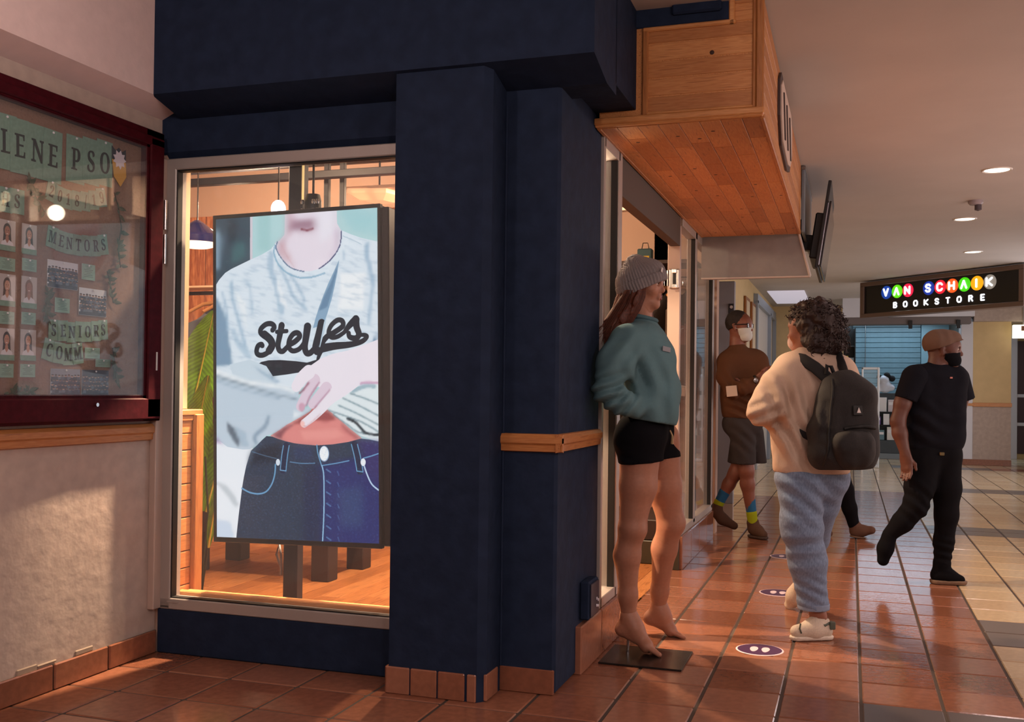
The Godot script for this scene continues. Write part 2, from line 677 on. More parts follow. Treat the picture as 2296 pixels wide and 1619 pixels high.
func shell() -> void:
	var navy := M("navy")
	var pl := M("plaster")
	# left wall with its bulkhead
	var w := struct("wall_left", "cream textured plaster wall with an overhanging upper part, left of the dark shopfront", "wall")
	slab("plaster", Vector3(-3.07, 0, -3.79), Vector3(-2.92, 2.95, 3.0), pl, w, 0.0)
	part("bulkhead", MB.new().prism(PackedVector2Array([Vector2(-2.92, 2.362), Vector2(-2.81, 2.412), Vector2(-2.81, 2.95), Vector2(-2.92, 2.95)]), Vector3(0, 0, -3.79), Vector3.RIGHT, UP, 6.79).mesh(), M("bulkhead_lit_tint"), w)
	for i in 20:
		# mortar smears along the top of the tiles
		if i % 3 != 1:
			var z := -3.35 + i * 0.1
			part("mortar_smear", bx(Vector3(0.008, 0.022 + 0.012 * sin(i * 2.3), 0.1), 0.004), flat("mortar", c8(150, 134, 118), 0.95), w, Vector3(-2.917, 0.11 + 0.004 * sin(i * 1.7), z))
	var bl := struct("baseboard_left", "row of terracotta skirting tiles along the cream left wall", "skirting")
	slab("grout_bed", Vector3(-2.92, 0, -3.79), Vector3(-2.912, 0.098, 2.9), M("grout"), bl, 0.0)
	for k in 22:
		var z := -3.785 + k * 0.305
		slab("tile", Vector3(-2.915, 0.002, z + 0.005), Vector3(-2.902, 0.1, z + 0.3), M("terracotta_%d" % (k % 4)), bl, 0.004)
	var tr := struct("trim_1", "varnished pine dado rail along the cream wall under the notice board", "rail")
	part("rail", MB.new().prism(PackedVector2Array([Vector2(0, 0), Vector2(0.018, 0.006), Vector2(0.02, 0.03), Vector2(0.028, 0.038), Vector2(0.028, 0.06), Vector2(0.016, 0.074), Vector2(0.0, 0.076)]), Vector3(-2.92, 0.938, -3.79), Vector3.RIGHT, UP, 6.7).mesh(), M("pine_z_1"), tr)

	# the dark facade
	var f := struct("wall_front", "dark navy shopfront wall with pillars and a deep overhanging fascia", "wall")
	slab("sill_wall", Vector3(-2.905, 0, -3.9), Vector3(-1.68, 0.196, -3.785), navy, f, 0.006)
	part("lintel", MB.new().prism(PackedVector2Array([Vector2(-3.79, 2.216), Vector2(-3.79, 2.5), Vector2(-3.95, 2.5), Vector2(-3.95, 2.178), Vector2(-3.83, 2.178)]), Vector3(-2.96, 0, 0), Vector3(0, 0, 1), UP, -1.29).mesh(), navy, f)
	part("fascia", MB.new().prism(PackedVector2Array([Vector2(-3.585, 2.412), Vector2(-3.585, 2.95), Vector2(-3.95, 2.95), Vector2(-3.95, 2.355), Vector2(-3.79, 2.358)]), Vector3(-2.82, 0, 0), Vector3(0, 0, 1), UP, -1.925).mesh(), navy, f)
	slab("fascia_return", Vector3(-1.2, 2.4, -4.52), Vector3(-0.895, 2.95, -3.94), navy, f, 0.003)
	slab("beam", Vector3(-0.9, 2.752, -4.4), Vector3(-0.5, 2.95, -4.33), navy, f, 0.004)
	slab("beam_panel", Vector3(-0.74, 2.79, -4.34), Vector3(-0.53, 2.95, -4.31), navy, f, 0.008)
	part("pillar", MB.new().prism(PackedVector2Array([Vector2(-1.692, 3.95), Vector2(-1.692, 3.605), Vector2(-1.328, 3.605), Vector2(-1.3, 3.635), Vector2(-1.3, 3.95)]), Vector3(0, 0, 0), Vector3.RIGHT, Vector3(0, 0, -1), 2.42).mesh(), navy, f)
	slab("pillar", Vector3(-1.32, 0, -4.47), Vector3(-1.076, 2.45, -3.79), navy, f, 0.012)
	rod("conduit", [Vector3(-1.296, 0.1, -3.786), Vector3(-1.296, 2.3, -3.786)], 0.006, navy, f, 6)
	var bf := struct("baseboard_front", "terracotta skirting tiles round the foot of the dark pillars", "skirting")
	for t in [[-1.702, -1.603, 3], [-1.598, -1.49, 1], [-1.484, -1.376, 0], [-1.366, -1.33, 3]]:
		slab("tile", Vector3(t[0], 0.0, -3.62), Vector3(t[1], 0.104, -3.597), M("terracotta_%d" % t[2]), bf, 0.004)
	part("tile", bx(Vector3(0.13, 0.1, 0.014), 0.003), M("terracotta_3"), bf, Vector3(-1.302, 0.052, -3.69), Vector3(0, PI / 2, 0))
	slab("tile", Vector3(-1.302, 0.0, -3.803), Vector3(-1.08, 0.098, -3.787), M("terracotta_2"), bf, 0.004)
	slab("tile", Vector3(-1.706, 0.0, -3.76), Vector3(-1.69, 0.104, -3.6), M("terracotta_2"), bf, 0.003)
	var t2 := struct("trim_2", "short varnished pine dado rail wrapped round the dark corner pillar", "rail")
	var prof := PackedVector2Array([Vector2(0, 0), Vector2(0.016, 0.004), Vector2(0.018, 0.028), Vector2(0.026, 0.036), Vector2(0.026, 0.056), Vector2(0.014, 0.07), Vector2(0.0, 0.072)])
	part("rail", MB.new().prism(prof, Vector3(-1.3, 0.938, -3.79), Vector3(0, 0, 1), UP, -0.25).mesh(), M("pine_x_1"), t2)
	part("rail", MB.new().prism(prof, Vector3(-1.076, 0.938, -4.44), Vector3.RIGHT, UP, 0.675).mesh(), M("pine_z_3"), t2)

	# display window frame
	var wd := struct("window_1", "silver framed display window in the dark shopfront", "window")
	slab("jamb", Vector3(-2.92, 0.198, -3.87), Vector3(-2.886, 2.185, -3.735), flat("frame_pale", c8(188, 168, 156), 0.5, 0.2), wd, 0.003)
	slab("frame", Vector3(-2.89, 0.198, -3.86), Vector3(-2.838, 2.185, -3.782), M("alu"), wd, 0.004)
	slab("frame", Vector3(-2.89, 2.135, -3.86), Vector3(-1.69, 2.185, -3.782), M("alu"), wd, 0.004)
	slab("frame", Vector3(-2.89, 0.196, -3.86), Vector3(-1.69, 0.245, -3.782), M("alu"), wd, 0.004)
	for b in [[Vector3(-2.84, 0.24, -3.825), Vector3(-2.833, 2.14, -3.79)], [Vector3(-2.84, 2.129, -3.825), Vector3(-1.69, 2.136, -3.79)], [Vector3(-2.84, 0.244, -3.825), Vector3(-1.69, 0.25, -3.79)]]:
		slab("gasket", b[0], b[1], M("gasket"), wd, 0.001)
	slab("pane", Vector3(-2.84, 0.24, -3.832), Vector3(-1.69, 2.14, -3.826), M("pane_glass"), wd, 0.0)
	for s in [-2.82, -1.72]:
		slab("frame_clip", Vector3(s - 0.03, 0.226, -3.783), Vector3(s + 0.03, 0.232, -3.778), M("chrome"), wd, 0.001)
	slab("sill_board", Vector3(-2.86, 0.2, -3.9), Vector3(-1.69, 0.262, -3.862), M("pine_x_0"), wd, 0.004)
	slab("sill_board", Vector3(-2.86, 0.2, -3.96), Vector3(-1.69, 0.252, -3.905), M("pine_x_2"), wd, 0.004)

	# shopfront along the corridor
	var w2 := struct("window_2", "narrow silver framed shopfront window beside the dark pillar", "window")
	slab("frame", Vector3(-1.14, 0.2, -4.5), Vector3(-1.062, 2.335, -4.468), M("alu"), w2)
	slab("frame", Vector3(-1.14, 0.2, -4.85), Vector3(-1.062, 2.335, -4.775), M("alu"), w2)
	slab("frame", Vector3(-1.14, 2.285, -4.8), Vector3(-1.062, 2.335, -4.48), M("alu"), w2)
	slab("frame", Vector3(-1.14, 0.2, -4.8), Vector3(-1.062, 0.245, -4.48), M("alu"), w2)
	slab("gasket", Vector3(-1.1, 0.24, -4.776), Vector3(-1.068, 2.29, -4.765), M("gasket"), w2, 0.001)
	slab("pane", Vector3(-1.103, 0.24, -4.78), Vector3(-1.097, 2.29, -4.49), M("pane_glass"), w2, 0.0)
	var up := struct("trim_3", "terracotta tiled upstand under the narrow shopfront window", "plinth")
	slab("tile", Vector3(-1.14, 0, -4.46), Vector3(-1.05, 0.2, -4.1), M("terracotta_3"), up, 0.005)
	slab("tile", Vector3(-1.14, 0, -4.85), Vector3(-1.05, 0.2, -4.466), M("terracotta_1"), up, 0.005)
	var hd := struct("wall_shop", "dark lintel and wall above the open shop entrance", "wall")
	slab("lintel", Vector3(-1.14, 2.14, -6.7), Vector3(-1.075, 2.34, -4.85), flat("lintel_brown", c8(74, 62, 54), 0.7), hd, 0.002)
	slab("upper_wall", Vector3(-1.15, 2.33, -8.7), Vector3(-1.077, 3.35, -4.5), pl, hd, 0.0)
	var w3 := struct("window_3", "silver framed glass panels on the far side of the shop entrance", "window")
	slab("post", Vector3(-1.165, 0.0, -6.79), Vector3(-1.082, 2.335, -6.745), flat("frame_pale", c8(188, 168, 156)), w3)
	for z in [-7.38, -8.36]:
		slab("frame", Vector3(-1.13, 0.24, z - 0.035), Vector3(-1.065, 2.335, z + 0.035), M("alu"), w3)
		slab("gasket", Vector3(-1.1, 0.26, z + 0.034), Vector3(-1.07, 2.3, z + 0.042), M("gasket"), w3, 0.001)
	slab("frame", Vector3(-1.13, 2.28, -8.39), Vector3(-1.065, 2.335, -6.75), M("alu"), w3)
	slab("frame", Vector3(-1.13, 0.22, -8.39), Vector3(-1.065, 0.27, -6.75), M("alu"), w3)
	var zs := [-6.79, -7.35, -8.33]
	for i in 2:
		slab("pane", Vector3(-1.103, 0.26, zs[i + 1] - 0.03), Vector3(-1.097, 2.3, zs[i]), M("pane_glass"), w3, 0.0)
	var u2 := struct("trim_4", "terracotta tiled upstand under the far glass panels", "plinth")
	for i in 4:
		slab("tile", Vector3(-1.16, 0, -7.15 - i * 0.4), Vector3(-1.05, 0.22, -6.755 - i * 0.4), M("terracotta_%d" % ((i + 3) % 4)), u2, 0.004)
	slab("end_tile", Vector3(-1.16, 0, -6.755), Vector3(-1.07, 0.215, -6.735), flat("green_tile", c8(60, 56, 44), 0.4), u2)

	# mall shell
	var ce := struct("ceiling", "smooth cream painted ceiling over the mall corridor", "ceiling")
	slab("plaster", Vector3(-1.5, 2.83, -24.6), Vector3(3.6, 3.0, 3.2), M("ceiling_paint"), ce, 0.0)
	slab("plaster", Vector3(-3.07, 2.94, -4.5), Vector3(-1.5, 3.05, 3.2), M("ceiling_paint"), ce, 0.0)
	slab("plaster", Vector3(-6.75, 3.3, -8.75), Vector3(-1.07, 3.42, -3.8), flat("shop_ceiling", c8(150, 118, 100), 0.9), ce, 0.0)
	var wr := struct("wall_right", "cream wall on the far right of the corridor", "wall")
	slab("plaster", Vector3(3.4, 0, -24.6), Vector3(3.55, 2.9, 3.2), pl, wr, 0.0)
	var wb := struct("wall_back", "taupe wall behind the photographer", "wall")
	slab("plaster", Vector3(-3.07, 0, 3.0), Vector3(3.55, 3.0, 3.15), flat("back_paint", c8(120, 104, 96), 0.85), wb, 0.0)
	for i in FILL_GLOBES.size():  # globes added out of view to carry the fill lights
		var gp: Vector3 = FILL_GLOBES[i]
		var gl := thing("fill_globe", ["added white fill globe hanging left of the photographer", "added white fill globe hanging just right of the photographer", "added white fill globe hanging far right of the photographer", "added white fill globe hanging farthest behind the photographer", "added white fill globe hanging nearest the notice board wall"][i], "lamp", gp)
		var ball := []
		for k in 9:
			ball.append(Vector2(0.1 * sin(PI * k / 8), 0.1 * cos(PI * k / 8)))
		part("globe", MB.new().lathe(Vector3.ZERO, ball, 20).mesh(), glow("fill_globe_glow", c8(255, 240, 226), 3.0), gl)
		rod("cord", [Vector3(0, 0.098, 0), Vector3(0, (2.83 if gp.x > -1.5 else 2.94) - gp.y, 0)], 0.006, M("black"), gl, 6)
	var wo := struct("window_4", "glowing fill panels added on the unseen side of the corridor", "window")  # glowing panels added out of view to brighten the corridor
	for z in [-7.0, -14.5]:
		slab("pane", Vector3(3.385, 0.4, z - 2.5), Vector3(3.395, 2.4, z + 2.5), glow("fill_panel_glow", c8(255, 226, 214), 0.5), wo, 0.0)
		slab("frame", Vector3(3.36, 0.34, z - 2.56), Vector3(3.4, 0.4, z + 2.56), M("alu"), wo)
		slab("frame", Vector3(3.36, 2.4, z - 2.56), Vector3(3.4, 2.46, z + 2.56), M("alu"), wo)
	var wy := struct("wall_yellow", "yellow painted wall at the far left of the corridor", "wall")
	slab("plaster", Vector3(-1.6, 0, -20.1), Vector3(-1.43, 2.9, -8.6), M("yellow_paint"), wy, 0.0)
	slab("plaster", Vector3(-1.6, 0, -20.15), Vector3(-0.14, 2.9, -20.0), M("yellow_paint"), wy, 0.0)
	var sw := struct("wall_shop_inside", "inner walls of the clothes shop", "wall")
	slab("back_wall", Vector3(-6.6, 0, -8.75), Vector3(-1.07, 3.35, -8.6), flat("shop_wall", c8(190, 162, 144), 0.8), sw, 0.0)
	slab("side_wall", Vector3(-6.75, 0, -8.75), Vector3(-6.6, 3.35, -3.8), flat("shop_wall", Color.WHITE), sw, 0.0)
	slab("front_wall", Vector3(-6.75, 0, -3.94), Vector3(-2.9, 3.35, -3.8), flat("shop_wall", Color.WHITE), sw, 0.0)
	slab("front_wall", Vector3(-2.95, 2.45, -3.98), Vector3(-1.07, 3.35, -3.9), flat("shop_wall", Color.WHITE), sw, 0.0)


func floor_tiles() -> void:
	var f := struct("floor", "glossy terracotta and cream floor tiles with dark joints", "floor")
	slab("bed", Vector3(-3.0, -0.1, -24.6), Vector3(3.5, -0.004, 3.1), M("grout"), f, 0.0)
	# the columns widen a little to the left
	var xs := [-2.92, -2.676, -2.374, -2.062, -1.755, -1.447, -1.142, -0.843, -0.543, -0.248, 0.046, 0.341, 0.637, 0.934, 1.231, 1.528, 1.825, 2.122, 2.419, 2.716, 3.013, 3.31]
	var rest := {}
	var singles := 0
	var r := RandomNumberGenerator.new()
	r.seed = 7
	for i in xs.size() - 1:
		for k in 74:
			var z := -1.516 - (k - 6) * 0.2905
			var x0: float = xs[i]
			var x1: float = xs[i + 1]
			var mid := Vector3((x0 + x1) / 2, 0, z - 0.145)
			if mid.x < -1.06 and mid.z < -3.9 and mid.z > -8.8:
				continue
			if mid.x < -1.5 and mid.z < -3.8:
				continue
			var stone := mid.z > -4.13 and mid.z < -3.84 and mid.x > 0.04
			var cream := mid.x > 0.637
			var band := cream and (k % 14 == 5 or k % 14 == 6) and mid.z < -4.5 or mid.x > 2.0 and mid.z > -4.5
			var name_ := "terracotta_%d" % (r.randi() % 4)
			if stone:
				name_ = "stone_dark"
			elif band:
				name_ = "dark_band" if not mid.x > 2.0 else "terracotta_1"
			elif cream:
				name_ = "cream_tile_%d" % (r.randi() % 4)
			elif mid.x < 0.05 and mid.z < -12.0 or mid.z < -13.0:
				name_ = "cream_tile_%d" % (r.randi() % 4)
			var size := Vector3(x1 - x0 - 0.012, 0.012, 0.2785)
			var az := rad_to_deg(atan2(mid.x, -mid.z))
			var inview := mid.z < -2.55 and az > -47.0 and az < 10.5
			if inview and singles < 300 and mid.z > -10.6:
				singles += 1
				part("tile", bx(size, 0.004), M(name_), f, Vector3(mid.x, -0.006, mid.z))
			else:
				if not rest.has(name_):
					rest[name_] = MB.new()
				rest[name_].box(Vector3(mid.x, -0.006, mid.z), size, 0.0)
	for k in rest:
		tag(part("far_tiles", rest[k].mesh(), M(k), f), "", "", "", "stuff")



func canopy() -> void:
	var t := thing("wooden_canopy", "varnished pine plank canopy box hanging over the shop entrance", "canopy", Vector3(-0.712, 2.335, -5.97))
	var o := -t.position
	var core := part("core", MB.new().box(Vector3(-0.712, 2.59, -5.97), Vector3(0.69, 0.47, 3.26), 0.0).mesh(), M("pine_z_0"), t, o)
	core.name = "core"
	# planks on the end that faces the camera
	var ys := [2.378, 2.452, 2.53, 2.604, 2.68, 2.742]
	for i in 5:
		var b := 2 if i == 4 else 0
		part("plank", bx(Vector3(0.46, ys[i + 1] - ys[i] - 0.004, 0.014), 0.003), M("pine_x_%d" % ((i * 3 + 1) % 4)), t, o + Vector3(-0.628, (ys[i] + ys[i + 1]) / 2, -4.345))
	for i in 3:
		part("plank", bx(Vector3(0.1, 0.07, 0.014), 0.003), M("pine_x_%d" % (i % 4)), t, o + Vector3(-0.45, 2.777 + i * 0.073, -4.345))
	# mouldings round that end
	for m in [[Vector3(-0.868, 2.37, -4.35), Vector3(-0.842, 2.748, -4.328)], [Vector3(-0.868, 2.732, -4.35), Vector3(-0.47, 2.752, -4.326)], [Vector3(-0.5, 2.732, -4.35), Vector3(-0.476, 2.9, -4.326)], [Vector3(-0.402, 2.37, -4.35), Vector3(-0.386, 2.85, -4.328)], [Vector3(-0.386, 2.355, -4.36), Vector3(-0.355, 2.85, -4.322)], [Vector3(-0.87, 2.372, -4.35), Vector3(-0.39, 2.386, -4.33)], [Vector3(-1.078, 2.342, -4.365), Vector3(-0.352, 2.372, -4.318)], [Vector3(-1.076, 2.334, -4.36), Vector3(-0.356, 2.346, -4.326)]]:
		part("moulding", bx((m[1] - m[0]).abs(), 0.005), M("pine_y_0") if (m[1] - m[0]).y > 0.2 else M("pine_x_2"), t, o + (m[0] + m[1]) / 2)
	# boards of the underside, with staggered butt joints
	var r := RandomNumberGenerator.new()
	r.seed = 21
	for i in 8:
		var x := -1.07 + i * 0.0895
		var z := -4.35
		var k := 0
		while z > -7.6:
			var l := minf(r.randf_range(0.45, 1.05), z + 7.61)
			if k == 0:
				l = r.randf_range(0.2, 0.8)
			part("board", bx(Vector3(0.0875, 0.014, l - 0.003), 0.0015), M("pine_z_%d" % (r.randi() % 4)), t, o + Vector3(x + 0.0447, 2.338, z - l / 2), Vector3(0, PI * (r.randi() % 2), 0))
			# knots
			if r.randf() < 0.6:
				part("knot", MB.new().lathe(Vector3.ZERO, [Vector2(0.0, 0.0), Vector2(0.01, 0.0004), Vector2(0.012, 0.002)], 8).mesh(), flat("knot", c8(58, 30, 16), 0.6), t, o + Vector3(x + r.randf_range(0.02, 0.07), 2.3305, z - l * r.randf()))
			z -= l
			k += 1
	for e in [[-1.072, -1.05], [-0.372, -0.352]]:
		part("edge_strip", bx(Vector3(e[1] - e[0], 0.03, 3.26), 0.004), M("pine_z_1"), t, o + Vector3((e[0] + e[1]) / 2, 2.343, -5.98))
	# side boards towards the corridor
	for i in 6:
		for j in 2:
			part("board", bx(Vector3(0.014, 0.075, 1.62), 0.002), M("pine_z_%d" % ((i + j * 2) % 4)), t, o + Vector3(-0.362, 2.398 + i * 0.077, -5.16 - j * 1.63))
	for k in [[-0.6, 2.62], [-0.42, 2.51]]:
		part("knot", MB.new().lathe(Vector3.ZERO, [Vector2(0.0, 0.003), Vector2(0.008, 0.002), Vector2(0.01, 0.0)], 8, Basis(Vector3.RIGHT, PI / 2)).mesh(), flat("knot", Color.WHITE), t, o + Vector3(k[0] + 0.03, k[1], -4.337))

	# shield shaped emblem on the corridor side of the canopy
	var e := thing("wall_emblem", "white shield shaped emblem with a dark outline on the canopy's corridor side", "emblem", Vector3(-0.354, 2.6, -5.65))
	var sh := PackedVector2Array([Vector2(-0.5, 0.13), Vector2(-0.4, 0.19), Vector2(0.38, 0.2), Vector2(0.5, 0.12), Vector2(0.5, -0.06), Vector2(0.34, -0.16), Vector2(0.1, -0.2), Vector2(-0.36, -0.17), Vector2(-0.5, -0.05)])
	var sh2 := PackedVector2Array()
	for p in sh:
		sh2.append(p * Vector2(0.93, 0.84))
	part("outline", MB.new().prism(sh, Vector3.ZERO, Vector3(0, 0, -1), UP, 0.012).mesh(), flat("emblem_dark", c8(60, 46, 46), 0.5), e)
	part("face", MB.new().prism(sh2, Vector3(0.012, 0, 0), Vector3(0, 0, -1), UP, 0.006).mesh(), flat("emblem_white", c8(206, 186, 172), 0.5), e)
	for s in [-0.26, -0.02, 0.24]:
		part("letter_stroke", MB.new().prism(PackedVector2Array([Vector2(s - 0.1, 0.1), Vector2(s - 0.05, 0.11), Vector2(s + 0.09, -0.1), Vector2(s + 0.03, -0.11)]), Vector3(0.018, 0, 0), Vector3(0, 0, -1), UP, 0.005).mesh(), flat("emblem_dark", Color.WHITE), e)


# a flat sheet pinned on the board: top left and lower right as (z, y); px is how far it stands off
func sheet(called: String, a: Vector2, b: Vector2, mt: Material, parent: Node3D, off := 0.0, lean := 0.0) -> MeshInstance3D:
	var w := a.x - b.x
	var h := a.y - b.y
	var c := Vector3(-2.897 + off, (a.y + b.y) / 2, (a.x + b.x) / 2)
	var o := part(called, bx(Vector3(0.0016, h, w), 0.0), mt, parent, c - parent.position)
	o.rotation.x = lean
	return o


func letter(ch: String, at: Vector3, h: float, parent: Node3D, mt: Material, lean := 0.0, wide := 0.7) -> void:
	var tm := TextMesh.new()
	tm.text = ch
	var sf := SystemFont.new()
	sf.font_names = PackedStringArray(["Droid Serif"])
	sf.font_weight = 700
	tm.font = sf
	tm.font_size = 64
	tm.pixel_size = h / 46.0
	tm.depth = 0.0008
	var o := part("letter", tm, mt, parent, at)
	o.rotation = Vector3(0, PI / 2, 0)
	o.rotation.x = 0.0
	o.basis = Basis(Vector3.RIGHT, lean) * Basis(Vector3.UP, PI / 2) * Basis.from_scale(Vector3(wide, 1, 1))


func banner(word: String, label: String, pts: Array, half_h: float, cards: Array, h: float) -> void:
	# pts are card centres (z, y); cards holds the half width of each card and its lean
	var c: Vector2 = pts[pts.size() / 2]
	var t := thing("letter_banner", label, "banner", Vector3(-2.897, c.y, c.x), 0.0)
	var green: Material = M("card_green")
	for i in pts.size():
		var p: Vector2 = pts[i]
		var wl: Array = cards[mini(i, cards.size() - 1)]
		sheet("card", Vector2(p.x + wl[0], p.y + half_h), Vector2(p.x - wl[0], p.y - half_h), green, t, 0.0015 * (i % 2), wl[1])
		if i < word.length():
			letter(word[i], Vector3(0.0018 + 0.0015 * (i % 2), p.y - c.y, p.x - c.x), h, t, M("ink"), wl[1])
	for q in [pts[0], pts[pts.size() - 1]]:
		part("pin", MB.new().lathe(Vector3.ZERO, [Vector2(0.0, 0.004), Vector2(0.004, 0.003), Vector2(0.005, 0.0)], 8, Basis(Vector3.FORWARD, PI / 2)).mesh(), flat("pin", c8(220, 224, 228), 0.3), t, Vector3(0.004, q.y + half_h * 0.9 - c.y, q.x - c.x))


func photo_tex(kind: int, seed_: int) -> ImageTexture:
	var im := Image.create(96, 128, false, Image.FORMAT_RGB8)
	var r := RandomNumberGenerator.new()
	r.seed = seed_
	if kind == 0:
		# a head and shoulders portrait on a pale wall
		im.fill(c8(176, 168, 166))
		var skin := [c8(176, 124, 100), c8(186, 140, 116), c8(150, 100, 80)][seed_ % 3] as Color
		var hair := [c8(52, 34, 28), c8(70, 44, 30), c8(120, 84, 54), c8(40, 28, 26)][seed_ % 4] as Color
		disc(im, Vector2(46, 44), 23, 30, hair)
		poly(im, [Vector2(26, 44), Vector2(22, 92), Vector2(34, 96), Vector2(58, 96), Vector2(72, 92), Vector2(68, 44)], hair)
		poly(im, [Vector2(8, 127), Vector2(14, 98), Vector2(36, 86), Vector2(58, 86), Vector2(82, 98), Vector2(90, 127)], c8(206, 204, 210))
		poly(im, [Vector2(38, 70), Vector2(55, 70), Vector2(57, 88), Vector2(47, 102), Vector2(36, 88)], skin)
		disc(im, Vector2(47, 48), 16, 22, skin)
		disc(im, Vector2(41, 45), 2, 2, hair)
		disc(im, Vector2(54, 45), 2, 2, hair)
		disc(im, Vector2(47, 60), 6, 2, c8(214, 190, 180))
	else:
		# a class photograph: rows of people, pale above and dark below
		im.fill([c8(200, 204, 212), c8(190, 196, 206), c8(120, 124, 140), c8(44, 48, 66)][seed_ % 4])
		for row in 4:
			for k in 9:
				var x := 6 + k * 10.5 + (row % 2) * 4
				var y := 34.0 + row * 20 + r.randf_range(-3, 3)
				var dark := [c8(38, 40, 56), c8(58, 64, 84), c8(28, 30, 44), c8(84, 92, 110)][r.randi() % 4] as Color
				poly(im, [Vector2(x - 6, y + 28), Vector2(x - 5, y + 5), Vector2(x + 5, y + 5), Vector2(x + 6, y + 28)], dark)
				disc(im, Vector2(x, y), 4, 5, [c8(150, 110, 96), c8(176, 140, 124), c8(110, 80, 70)][r.randi() % 3])
				disc(im, Vector2(x, y - 3), 4, 3, c8(40, 32, 34))
		poly(im, [Vector2(0, 112), Vector2(95, 110), Vector2(95, 127), Vector2(0, 127)], c8(30, 34, 54))
	return ImageTexture.create_from_image(im)


func note_tex(seed_: int) -> ImageTexture:
	var im := Image.create(64, 64, false, Image.FORMAT_RGB8)
	im.fill(c8(122, 158, 142))
	var r := RandomNumberGenerator.new()
	r.seed = seed_
	for k in 7:
		var w := r.randi_range(20, 46)
		im.fill_rect(Rect2i(32 - w / 2, 8 + k * 7, w, 2), c8(74, 100, 92))
	return ImageTexture.create_from_image(im)


func printed(called: String, tex: Texture2D, rough := 0.5) -> StandardMaterial3D:
	var m := StandardMaterial3D.new()
	m.resource_name = called
	m.albedo_texture = tex
	m.roughness = rough
	return m


# a sheet with the print on its face towards the corridor
func print_sheet(called: String, a: Vector2, b: Vector2, tex: Texture2D, parent: Node3D) -> void:
	sheet(called, a, b, flat("paper_back", c8(200, 200, 196), 0.8), parent)
	var mb := MB.new()
	var x := 0.001
	var w := (a.x - b.x) / 2
	var h := (a.y - b.y) / 2
	mb.quad(Vector3(x, h, w), Vector3(x, h, -w), Vector3(x, -h, -w), Vector3(x, -h, w), Vector3.RIGHT)
	part("print", mb.mesh(), printed("print", tex), parent, Vector3(-2.897, (a.y + b.y) / 2, (a.x + b.x) / 2) - parent.position)
	part("pin", MB.new().lathe(Vector3.ZERO, [Vector2(0.0, 0.004), Vector2(0.003, 0.003), Vector2(0.004, 0.0)], 8, Basis(Vector3.FORWARD, PI / 2)).mesh(), flat("pin", Color.WHITE), parent, Vector3(-2.894, a.y - 0.006, (a.x + b.x) / 2) - parent.position)


